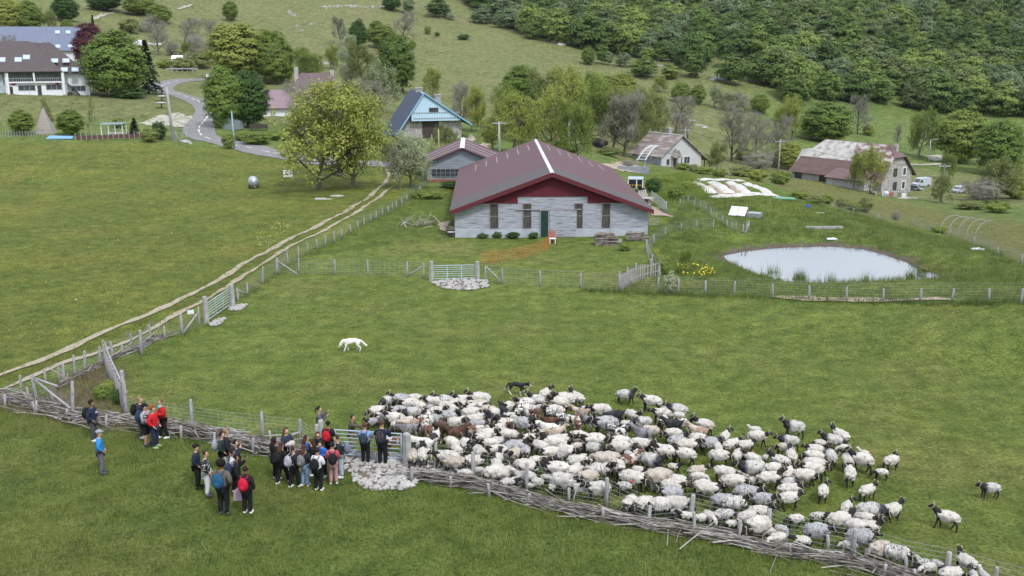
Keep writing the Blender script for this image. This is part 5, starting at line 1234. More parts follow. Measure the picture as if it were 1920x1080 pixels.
# stakes at the road corner
rt = empty('stake_bundle', at(335, 265), 0, 'bundle of grey stakes leaning beside the lamp pole', 'stakes'); r = random.Random(9); p0 = at(335, 265)
for k in range(14): x = r.uniform(-1, 1.6); MB().tube([(x, r.uniform(-.5, .5), -.1), (x+r.gauss(0, .4), r.gauss(0, .3), r.uniform(1.2, 2.4))], .04, 5).build('stake', M_WOOD, rt)
o = MB().ball(at(604, 374), (.9, .22, .16), 10, 5, lambda d: d*(1+.2*math.sin(d.x*9))).build('fallen_log', M_STKL); tag(o, 'pale fallen log in the grass below the large tree', 'log')
o = MB().ball(at(632, 368), (.8, .3, .15), 10, 5).build('fallen_log', M_STKL); tag(o, 'bleached stump beside the fallen log right of the trunk', 'log')
# water trough at barn left corner
p = at(848, 443); rt = empty('trough', p, 0, 'round black trough of white feed at the left barn corner', 'trough'); MB().tube([(0, 0, 0), (0, 0, .4)], [.42, .5], 16, False).add([], []).build('tub', M_DARK, rt, True)
MB().tube([(0, 0, .3), (0, 0, .33)], .44, 16).build('contents', M_WHITE, rt)
# orange netting from the barn door
ON = [(1029,455),(1030,462),(1024,470),(1008,478),(985,485),(960,490),(930,494),(900,496)]
path = pxpath(ON, .8); o0 = ground(*ON[0]); rt = empty('safety_net', o0, 0, 'orange plastic mesh fence curving away from the barn door', 'fence')
M_OR = mat('orange_plastic', (.62, .16, .05), (.5, .13, .05), rough=.6, bump=0)
mb = MB()
for k in range(5): mb.tube([Vector((q.x, q.y, z0(q.x, q.y)+.12+k*.19))-o0 for q in path], .009 if k else .006, 3, caps=False)
for i in range(len(path)-1):
    for j in range(5): q = path[i].lerp(path[i+1], j/5); zz = z0(q.x, q.y); mb.tube([Vector((q.x, q.y, zz+.1))-o0, Vector((q.x, q.y, zz+.9))-o0], .007, 3, caps=False)
mb.build('mesh_netting', M_OR, rt)
for q in path[::4]: MB().tube([Vector((q.x, q.y, z0(q.x, q.y)-.1))-o0, Vector((q.x, q.y, z0(q.x, q.y)+1.05))-o0], .02, 5).build('stake', M_OR, rt)
# dense folded part near the door
mb = MB()
for k in range(26): x = (k % 13)*.04; mb.tube([(x, .1*(k//13)+.05*math.sin(k), 0), (x+.02, .05*math.cos(k), .95)], .016, 3, caps=False)
mb.build('folded_netting', M_OR, rt)
o = MB().box(-.25, .25, -.2, .2, .35, .4).build('stool', M_WHITE, None, loc=at(1036, 456)); tag(o, 'small white stool by the barn door', 'stool')
for x, y in ((-.2, -.15), (.2, -.15), (-.2, .15), (.2, .15)): MB().box(x-.03, x+.03, y-.03, y+.03, 0, .35).build('leg', M_WHITE, o)
# trailer
p = at(1191, 360); K = mpp(p); rt = empty('trailer', p, R(-8), 'black box trailer with white frame parked behind the barn', 'trailer'); w_ = 27*K; hh = 15*K
MB().box(-w_/2, w_/2, 0, 2.2, .45, .45+hh).build('box_body', mat('black_paint', (.012, .012, .015), (.02, .02, .022), rough=.4, bump=0), rt)
fr = MB()
for x in (-w_/2, w_*.08, w_/2): MB().box(x-.05, x+.05, -.03, -.003, .45, .45+hh).build('frame', M_WHITE, rt)
MB().box(-w_/2-.05, w_/2+.05, -.05, 2.25, .452+hh, .52+hh).build('roof', M_METAL, rt)
for k in range(6): MB().box(-w_/2+.15+k*.26, -w_/2+.3+k*.26, -.02, -.003, .65, .8).build('yellow_mark', mat('yellow_mark', (.45, .30, .03), bump=0), rt)
for x in (-.6, .6): MB().tube([(x, .2, .3), (x, .4, .3)], .3, 12).build('wheel', M_DARK, rt)
MB().tube([(w_/2, .9, .4), (w_/2+1.2, .9, .35)], .05, 6).build('drawbar', M_METAL, rt)
p = at(1210, 376); rt = empty('pallet_stack', p, R(30), 'grey leaning boards beside the black trailer', 'boards')
for k in range(4): MB().box(-.5+k*.25, -.32+k*.25, 0, .04, 0, 1.1, Matrix.Rotation(-.5, 4, 'X')).build('board', M_WOOD, rt)
p = at(1212, 384); rt = empty('cable_reel', p, 0, 'wooden cable reel used as a table in the barn yard', 'table'); MB().tube([(0, 0, .62), (0, 0, .68)], .5, 16).build('table_top', M_STKL, rt); MB().tube([(0, 0, .05), (0, 0, .62)], .2, 12).build('drum', mat('brown_wood', (.2, .11, .06)), rt); MB().tube([(0, 0, 0), (0, 0, .05)], .45, 16).build('base', M_STKL, rt)
# arbour
a, b_ = at(1209, 324), at(1232, 319); d = b_-a; L = d.length; hA = HT(a, 24); rt = empty('garden_arbour', a, math.atan2(d.y, d.x), 'white rounded wooden arbour in front of the white cottage', 'arbour')
for x in (0, L):
    for y in (0, 1.1): MB().box(x-.07, x+.07, y-.07, y+.07, -.2, hA).build('post', M_WOOD, rt)
for y in (0, 1.1): MB().tube([(L*k/8, y, hA+.45*math.sin(math.pi*k/8)) for k in range(9)], .06, 5).build('arch', M_WHITE, rt)
for k in range(9): MB().box(L*k/8-.04, L*k/8+.04, -.25, 1.35, hA+.06+.45*math.sin(math.pi*k/8), hA+.14+.45*math.sin(math.pi*k/8)).build('slat', M_WHITE, rt)
# vegetable beds under fleece
FLE = mat('crumpled_white_fleece', (.52, .50, .47), (.30, .27, .23), scale=1.6, bump=1.0, detail=9, mid=(.47, .45, .42), lo=.42, hi=.7)
def bed(a, b_, w_, label, hgt=.2):
    A, B = ground(*a), ground(*b_); d = (B-A); d.z = 0; L = d.length; t_ = d.normalized(); nr = Vector((-t_.y, t_.x, 0)); V = []; nu, nv = max(12, int(L*3)), 8
    for i in range(nu+1):
        for j in range(nv+1):
            q = A+t_*L*i/nu+nr*(j/nv-.5)*w_*mpp(A); e = min(i, nu-i)/3; pr = math.sin(math.pi*j/nv)*min(1, e**.5+.05)
            V.append((q.x, q.y, z0(q.x, q.y)+.02+hgt*pr*(1+.25*math.sin(i*1.7+j))+.03*math.sin(i*2.9+j*2.1)))
    Fs = [(i*(nv+1)+j, (i+1)*(nv+1)+j, (i+1)*(nv+1)+j+1, i*(nv+1)+j+1) for i in range(nu) for j in range(nv)]
    o = bpy.data.objects.new('fleece_bed', mesh_np('fleece_bed', V, Fs, FLE, True)); link(o); tag(o, label, 'garden bed', 'white fleece covered vegetable beds')
bed((1300,339),(1392,339), 16, 'long narrow white covered bed across the back of the garden')
bed((1304,343),(1336,363), 19, 'leftmost slanting white covered garden bed')
bed((1336,342),(1368,363), 21, 'second slanting white covered garden bed from the left')
bed((1368,343),(1402,363), 19, 'third slanting white covered garden bed from the left')
bed((1400,344),(1444,366), 19, 'rightmost slanting white covered garden bed')
bed((1333,370),(1456,367), 20, 'long white covered bed across the front of the garden')
patch('bare_soil', [(1326,349),(1338,344),(1366,366),(1350,368)], .05, M_DIRT, 'brown soil strip between the white beds', edge=.1); patch('bare_soil', [(1358,347),(1368,345),(1392,363),(1380,364)], .05, M_DIRT, 'brown soil strip right of the second bed', edge=.1)
# cold frames
p = at(1395, 408); K = mpp(p); rt = empty('cold_frame', p, R(-28), 'white lidded cold frame with glass boxes in the garden', 'cold frame')
for k in range(2): MB().prism([(-1.4+k*.75, 0, .1), (-.70+k*.75, 0, .1), (-.70+k*.75, .9, .75), (-1.4+k*.75, .9, .75)], (0, 0, .05)).build('lid', M_WHITE, rt)
MB().box(.15, 1.3, .2, 1.2, 0, .4).build('glass_box', mat('dusty_glass', (.22, .25, .24), (.32, .34, .33), rough=.3, bump=0), rt); MB().box(-1.4, .1, .92, 1.0, -.1, .7).build('back_board', M_WOOD, rt)
o = MB().box(-1.55, 1.55, -.12, .12, 0, .2).build('long_trough', M_CONC, None, loc=at(1545, 429), rz=R(3)); tag(o, 'long grey metal trough in the rank grass above the pond', 'trough')
o = MB().ball((0, 0, .08), (.45, .25, .1), 10, 5, lambda d: d*(1+.3*math.sin(d.x*14))).build('plastic_sheet', M_WHITE, None, loc=at(1561, 450)); tag(o, 'crumpled white plastic sheet above the pond', 'plastic sheet')
o = MB().ball((0, 0, .1), (.5, .25, .12), 10, 5, lambda d: d*(1+.3*math.sin(d.x*14))).build('plastic_sheet', M_WHITE, None, loc=at(1833, 470)); tag(o, 'crumpled white plastic sheet in the grass near the right fence', 'plastic sheet')
o = MB().tube([(-.9, 0, .05), (.9, 0, .05)], .05, 6).build('pipe', M_WHITE, None, loc=at(1527, 399), rz=R(-30)); tag(o, 'white pipe lying in the garden', 'pipe')
o = MB().box(-.2, .2, -.2, .2, 0, .35).build('blue_box', mat('blue_plastic', (.04, .12, .4), bump=0), None, loc=at(1514, 391)); tag(o, 'small blue box in the garden', 'box')
o = MB().ball((0, 0, .1), (1.4, .5, .15), 12, 5, lambda d: d*(1+.2*math.sin(d.x*9))).build('green_tarp', mat('mint_tarp', (.18, .42, .30), bump=.3), None, loc=at(1470, 374), rz=R(-20)); tag(o, 'mint green tarp at the end of the front bed', 'tarpaulin')
rt = empty('sign_board', at(1361, 414), 0, 'x', 'x'); bpy.data.objects.remove(rt)
# hoop tunnel frame
a, b_ = at(1762, 441), at(1828, 449); d = b_-a; L = d.length; rt = empty('tunnel_frame', a, math.atan2(d.y, d.x), 'bare hoop frame of a small polytunnel on the field', 'tunnel frame')
hH = HT(a, 34)
for k in range(5): x = L*k/4; MB().tube([(x, 3.6*(.5-.5*math.cos(math.pi*j/10)), hH*math.sin(math.pi*j/10)**.6) for j in range(11)], .016, 5).build('hoop', M_METAL, rt)
MB().tube([(0, 1.8, hH), (L, 1.8, hH)], .014, 5).build('ridge_tube', M_METAL, rt)
# vehicles
def van(u, v, px, label, col, rz, L0=5.4, Wd=2.0, H=2.5):
    p = at(u, v); s = px*mpp(p)/L0; rt = empty('parked_van', p, rz, label, 'van'); rt.scale = (s,)*3
    MB().prism([(-L0/2, -Wd/2, .35), (L0/2-.1, -Wd/2, .35), (L0/2, -Wd/2, .95), (L0/2-.75, -Wd/2, 1.25), (L0/2-1.5, -Wd/2, H-.25), (L0/2-1.9, -Wd/2, H), (-L0/2+.1, -Wd/2, H), (-L0/2, -Wd/2, H-.2)], (0, Wd, 0)).build('body', col, rt)
    MB().prism([(L0/2-.80, -Wd/2+.12, 1.27), (L0/2-1.47, -Wd/2+.12, H-.27), (L0/2-1.44, -Wd/2+.12, H-.26), (L0/2-.77, -Wd/2+.12, 1.28)], (0, Wd-.24, 0)).build('windscreen', M_GLASS, rt)
    for s_ in (-1, 1): MB().prism([(L0/2-1.0, s_*(Wd/2+.012), 1.3), (L0/2-1.55, s_*(Wd/2+.012), H-.5), (L0/2-2.2, s_*(Wd/2+.012), H-.5), (L0/2-2.2, s_*(Wd/2+.012), 1.3)], (0, -s_*.01, 0)).build('side_window', M_GLASS, rt)
    for x in (-L0/2+1, L0/2-.95):
        for s_ in (-1, 1): MB().tube([(x, s_*(Wd/2-.18), .36), (x, s_*(Wd/2+.03), .36)], .36, 14).build('wheel', M_DARK, rt)
    for s_ in (-1, 1): MB().box(L0/2-.06, L0/2+.02, s_*.7-.18, s_*.7+.18, .75, .95).build('headlight', M_PALEGL, rt)
    return rt
VG = mat('silver_grey_paint', (.45, .48, .54), (.42, .45, .50), rough=.35, bump=0, spec=.5)
van(1727, 350, 36, 'silver grey panel van parked beside the farmhouse gable', VG, R(205))
def car(u, v, px, label, col, rz):
    L0, Wd, H = 4.2, 1.75, 1.5; p = at(u, v); s = px*mpp(p)/L0; rt = empty('parked_car', p, rz, label, 'car'); rt.scale = (s,)*3
    MB().prism([(-2.1, -Wd/2, .3), (2.1, -Wd/2, .3), (2.1, -Wd/2, .75), (1.3, -Wd/2, .92), (-2.0, -Wd/2, .95)], (0, Wd, 0)).build('body', col, rt)
    MB().prism([(1.15, -Wd/2+.1, .93), (.55, -Wd/2+.15, H-.08), (-1.4, -Wd/2+.15, H-.08), (-1.9, -Wd/2+.1, .955)], (0, Wd-.2, 0)).build('windows', M_GLASS, rt)
    MB().box(-1.35, .5, -Wd/2+.16, Wd/2-.16, H-.078, H).build('roof', col, rt)
    for x in (-1.3, 1.3):
        for s_ in (-1, 1): MB().tube([(x, s_*(Wd/2-.15), .32), (x, s_*(Wd/2+.02), .32)], .32, 12).build('wheel', M_DARK, rt)
    for s_ in (-1, 1): MB().box(2.04, 2.12, s_*.6-.15, s_*.6+.15, .6, .74).build('headlight', M_WHITE, rt)
car(1717, 357, 26, 'dark green car with pale bonnet in front of the grey van', mat('dark_green_paint', (.03, .05, .05), (.3, .34, .36), rough=.4, bump=0, scale=.6), R(-50))
van(1797, 362, 30, 'old pale van half hidden by the reddish thicket', mat('dull_white_paint', (.42, .43, .44), (.30, .31, .33), rough=.5, bump=0), R(215), 4.4, 1.9, 2.0)
p = at(1110, 272); o = MB().ball((0, 0, .5), (3.4, 1.1, .9), 14, 8, lambda d: d*(1+.08*math.sin(d.x*5))).build('covered_woodpile', mat('dark_tarp', (.035, .035, .04), (.06, .06, .065), rough=.5), None, True, p, R(-20)); tag(o, 'long heap under a dark tarp below the grove', 'covered heap')
rt = empty('rubbish_heap', at(1665, 368), 0, 'clutter of tubs and boards at the farmhouse wall foot', 'clutter'); r = random.Random(2)
for k in range(9): x = r.uniform(-3.2, 2.6); MB().box(x, x+.7, r.uniform(-.6, 0), .5, -.2, .5+r.random()*.4).build('tub', M_OR if k == 3 else [M_WHITE, M_CONC, M_WOOD, M_DARK][k % 4], rt)
o = MB().ball((0, 0, 0), (1.6, .5, .25), 10, 5, lambda d: d*(1+.3*math.sin(d.x*9))).build('stone_heap', M_ROCK, None, loc=at(1700, 372)); tag(o, 'heap of pale rubble below the farmhouse gable', 'rubble heap')
p = at(1186, 322); rt = empty('retaining_wall', p, R(-10), 'low grey timber retaining wall behind the barn roof', 'wall'); MB().box(-2.2, 2.4, 0, .3, -.5, .8).build('boards', B_GREY, rt)
o = MB().box(-.17, .17, -.01, .01, -.11, .11).build('notice', M_WHITE, None, loc=at(360, 617, .95), rz=R(35)); tag(o, 'small white notice on the lower track fence', 'sign')
# ---------------------------------------------------------------- skinned bodies (people and animals)
def skin(nm, nd, ed, root, mats, sub=1, smooth=True):
    """nd {name: (x, y, z, r)}; ed list of chains; returns mesh"""
    ks = list(nd); ix = {k: i for i, k in enumerate(ks)}; me = bpy.data.meshes.new(nm); E = set()
    for ch in ed:
        for a, b_ in zip(ch[:-1], ch[1:]): E.add((ix[a], ix[b_]))
    me.from_pydata([nd[k][:3] for k in ks], list(E), []); o = bpy.data.objects.new(nm, me); COL.objects.link(o)
    md = o.modifiers.new('s', 'SKIN'); md.use_smooth_shade = smooth; md.branch_smoothing = .2
    sv = me.skin_vertices[0].data
    for k in ks:
        r = nd[k][3]; sv[ix[k]].radius = (r, r) if not hasattr(r, '__len__') else r; sv[ix[k]].use_root = (k == root)
    if sub: o.modifiers.new('u', 'SUBSURF').levels = sub
    return o, mats, smooth
_pend = []
def bake(objs):
    dg = bpy.context.evaluated_depsgraph_get(); dg.update(); out = []
    for o, mats, smooth in objs:
        me = bpy.data.meshes.new_from_object(o.evaluated_get(dg)); me.materials.clear()
        for m_ in mats: me.materials.append(m_)
        me.polygons.foreach_set('use_smooth', [True]*len(me.polygons)); out.append(me)
    for o, _, _ in objs:
        m_ = o.data; bpy.data.objects.remove(o); bpy.data.meshes.remove(m_)
    return out
# ---- sheep
def wool(name, c1, c2, c3, lo=.36, hi=.68, dark=None):
    m, t, b = nodes(name); b.inputs['Roughness'].default_value = 1; b.inputs['Specular IOR Level'].default_value = .05
    tcn = N(t, 'ShaderNodeTexCoord'); V = tcn.outputs['Object']; oi = N(t, 'ShaderNodeObjectInfo')
    ml = N(t, 'ShaderNodeVectorMath', operation='SCALE'); ml.inputs[0].default_value = (13, 7, 3); t.links.new(oi.outputs['Random'], ml.inputs['Scale'])
    av = N(t, 'ShaderNodeVectorMath', operation='ADD'); t.links.new(V, av.inputs[0]); t.links.new(ml.outputs[0], av.inputs[1])
    mpn = N(t, 'ShaderNodeMapping', Scale=(16, 9, 3.0)); t.links.new(av.outputs[0], mpn.inputs[0])
    n1 = N(t, 'ShaderNodeTexNoise', Scale=1.2, Detail=6, Roughness=.75); t.links.new(mpn.outputs[0], n1.inputs['Vector'])
    n2 = N(t, 'ShaderNodeTexNoise', Scale=2.6, Detail=3); t.links.new(av.outputs[0], n2.inputs['Vector'])
    c = ramp(t, n1.outputs['Fac'], [(lo, c1), ((lo+hi)/2, c2), (hi, c3)])
    mx_ = N(t, 'ShaderNodeMixRGB'); mx_.blend_type = 'MULTIPLY'; mx_.inputs[0].default_value = 1; t.links.new(c, mx_.inputs[1])
    t.links.new(ramp(t, n2.outputs['Fac'], [(.3, (1, 1, 1)), (.75, (.84, .82, .78))]), mx_.inputs[2]); c = mx_.outputs[0]
    if dark:     # darker fleece over the shoulders
        sp = N(t, 'ShaderNodeSeparateXYZ'); t.links.new(V, sp.inputs[0]); ad = N(t, 'ShaderNodeMath', operation='MULTIPLY_ADD'); ad.inputs[1].default_value = .22
        t.links.new(n1.outputs['Fac'], ad.inputs[0]); t.links.new(sp.outputs[0], ad.inputs[2])
        m2 = N(t, 'ShaderNodeMixRGB'); t.links.new(ramp(t, ad.outputs[0], [(dark[0], (0, 0, 0)), (dark[0]+.14, (1, 1, 1))]), m2.inputs[0]); t.links.new(c, m2.inputs[1]); m2.inputs[2].default_value = c4(dark[1]); c = m2.outputs[0]
    t.links.new(c, b.inputs['Base Color']); bp = N(t, 'ShaderNodeBump', Strength=.8, Distance=.03); t.links.new(n1.outputs['Fac'], bp.inputs['Height']); t.links.new(bp.outputs[0], b.inputs['Normal'])
    return m
WO = {'w': wool('white_wool', (.60, .57, .52), (.52, .49, .45), (.24, .225, .215)), 'W': wool('cream_wool', (.50, .445, .38), (.42, .375, .32), (.23, .205, .18)),
 'g': wool('grey_wool', (.46, .45, .45), (.32, .32, .33), (.10, .10, .11), .38, .66), 'd': wool('dark_front_wool', (.53, .51, .48), (.44, .43, .41), (.18, .17, .17), .38, .64, (.22, (.05, .05, .06))),
 's': wool('speckled_wool', (.58, .56, .53), (.48, .46, .44), (.03, .03, .03), .42, .60), 'k': wool('black_wool', (.03, .03, .034), (.018, .018, .02), (.01, .01, .012))}
def coat(name, c1, c2=None, lo=.47, hi=.52, sc=3.2):
    return mat(name, c1, c2 or tuple(q*.7 for q in c1), scale=sc, bump=.25, rough=.9, lo=lo, hi=hi, detail=2)
FACE = coat('black_face_hair', (.018, .016, .015), (.05, .045, .042), .5, .75, 6); FACEG = coat('grey_face_hair', (.10, .09, .085), (.20, .19, .18), .4, .6, 6); FACEW = coat('white_face_hair', (.5, .47, .43), (.4, .37, .34))
GO = {'gw': coat('white_goat_hair', (.62, .60, .56), (.50, .47, .43)), 'gb': coat('brown_goat_hair', (.105, .055, .035), (.065, .034, .024)), 'gg': coat('grey_goat_hair', (.21, .20, .21), (.13, .12, .13)),
 'gk': coat('black_goat_hair', (.02, .02, .024), (.04, .04, .045)), 'gs': coat('patched_goat_hair', (.55, .53, .50), (.03, .025, .025), .48, .52, 3.6), 'gt': coat('tan_goat_hair', (.30, .215, .155), (.44, .37, .31)), 'gr': coat('brown_white_goat_hair', (.14, .070, .045), (.48, .45, .41), .49, .54, 3.4)}
HORN = mat('pale_horn', (.40, .35, .26), (.28, .24, .18), scale=12, rough=.5); HORND = mat('dark_horn', (.08, .07, .06), (.14, .12, .10), scale=12, rough=.5)
POSES = {'up': ((.46, 0, .80), (.54, 0, .88), (.68, 0, .80)), 'fwd': ((.46, 0, .70), (.56, 0, .72), (.69, 0, .62)), 'low': ((.46, 0, .56), (.55, 0, .45), (.62, 0, .30)),
 'tl': ((.42, .07, .76), (.48, .15, .82), (.52, .29, .74)), 'tr': ((.42, -.07, .76), (.48, -.15, .82), (.52, -.29, .74)), 'back': ((.40, .12, .76), (.38, .23, .80), (.28, .32, .72))}
ANI = {}
def sheep_nodes(pose, goat=False, lamb=False, step=0):
    n_, h_, m_ = POSES[pose]; t = 1.0
    if goat: n_, h_, m_ = [(q[0]*1.08, q[1], q[2]+.10) for q in (n_, h_, m_)]
    bz = .54 if not goat else .60; br = .16 if not goat else .185
    nd = {'pel': (-.26, 0, bz+.03, br*.92), 'mid': (0, 0, bz-.01, br*1.06), 'che': (.26, 0, bz+.01, br), 'nb': ((.30+n_[0])/2, n_[1]*.4, (bz+.08+n_[2])/2, .13), 'nk': (*n_, .10), 'hd': (*h_, .082), 'mz': ((h_[0]+m_[0])/2, (h_[1]+m_[1])/2, (h_[2]+m_[2])/2, .064), 'no': (*m_, .042)}
    ed = [['pel', 'mid', 'che', 'nb', 'nk', 'hd', 'mz', 'no']]
    for sx, x, r0 in (('f', .26, .06), ('b', -.27, .085)):
        for sy in (-1, 1):
            k = sx+('l' if sy > 0 else 'r'); ph = step*sy*(1 if sx == 'f' else -1)
            if sx == 'f': J = [(x+.02, .11*sy, .46, .06), (x+.02+ph*.06, .11*sy, .27, .036), (x+.02+ph*.12, .115*sy, .06, .027), (x+.06+ph*.12, .115*sy, .015, .03)]
            else: J = [(x+.04, .12*sy, .46, .085), (x-.07+ph*.05, .12*sy, .31, .042), (x-.02+ph*.11, .12*sy, .06, .028), (x+.03+ph*.11, .12*sy, .015, .03)]
            for i, q in enumerate(J): nd[k+str(i)] = q
            ed.append(['che' if sx == 'f' else 'pel']+[k+str(i) for i in range(4)])
    # ears and tail
    hv = (Vector(m_)-Vector(h_)).normalized(); sd = hv.cross(Vector((0, 0, 1))).normalized(); b0 = Vector(h_)+Vector((0, 0, .02))
    for s in (-1, 1): e = b0+sd*s*.13-Vector((0, 0, .01 if not goat else .03)); nd['e%d' % s] = (*e, .022); ed.append(['hd', 'e%d' % s])
    nd['t0'] = (-.42, 0, bz+.02 if not goat else bz+.13, .035); nd['t1'] = (-.47, 0, bz-.16 if not goat else bz+.24, .026); ed.append(['pel', 't0', 't1'])
    return nd, ed, Vector(h_), hv, sd
def horns(hp, hv, sd, goat, lamb, big=1):
    out = []
    for s in (-1, 1):
        b0 = hp+Vector((0, 0, .065))-hv*.02+sd*s*.045; pts_ = []; up = Vector((0, 0, 1))
        if goat:
            for k in range(7): q = k/6; pts_.append(b0+up*(.20*math.sin(q*1.6))-hv*(.26*q*q)+sd*s*(.06*q))
        else:
            for k in range(13): a = k/12*4.6; rr_ = .085*(1-.25*k/12)*big; pts_.append(b0+sd*s*(.015+.15*k/12*big)+(-hv*math.sin(a)*rr_+up*(rr_*math.cos(a)-.0)-up*.03))
        m_ = len(pts_); out.append(MB().tube(pts_, [(.022 if not goat else .018)*(1-.75*i/(m_-1)) for i in range(m_)], 5).mesh('horn', HORN if not goat else HORND, True))
    return out
def fleece_mesh(seed, k=1.0, L=.435):
    r = np.random.default_rng(seed); nu, nv = 34, 24; V = []; Fs = []; ph = r.random(12)*6.28
    for j in range(nv+1):
        th = math.pi*j/nv
        for i in range(nu):
            a = 2*math.pi*i/nu; x, y, z = math.cos(th), math.sin(th)*math.cos(a), math.sin(th)*math.sin(a)
            ex = abs(x)**.8*(1 if x > 0 else -1); n_ = 1+.05*math.sin(7*x+3*a+ph[0])+.045*math.sin(11*x-4*a+ph[1])+.04*math.sin(5*a+ph[2])*math.sin(th)+r.normal()*.036
            dz = -.03*max(0, -z)*(1+math.sin(9*x+ph[3])) + (.02*math.sin(13*x+ph[4]) if z < -.3 else 0)
            V.append((ex*L*n_-.02, y*.235*k*n_*(1-.08*x), .565+z*(.225 if z > 0 else .25)*k*n_+dz+.03*x))
    for j in range(nv):
        for i in range(nu): Fs.append((j*nu+i, j*nu+(i+1) % nu, (j+1)*nu+(i+1) % nu, (j+1)*nu+i))
    return mesh_np('fleece', V, Fs, WO['w'], True)
todo = []; keys = []
for pose in POSES:
    for st_ in (0, 1):
        for gt in (False, True):
            nd, ed, hp, hv, sd_ = sheep_nodes(pose, gt, step=st_*.8); todo.append(skin('body', nd, ed, 'mid', [FACE], 1)); keys.append(((pose, st_, gt), hp, hv, sd_))
for me, (k, hp, hv, sd_) in zip(bake(todo), keys):
    ANI[k] = (me, horns(hp, hv, sd_, k[2], False), horns(hp, hv, sd_, k[2], False, .6))
FLC = [fleece_mesh(i, 1+.06*(i % 3-1)) for i in range(5)]
EYE = mat('yellow_eye', (.5, .4, .1), bump=0)
ra = random.Random(21)
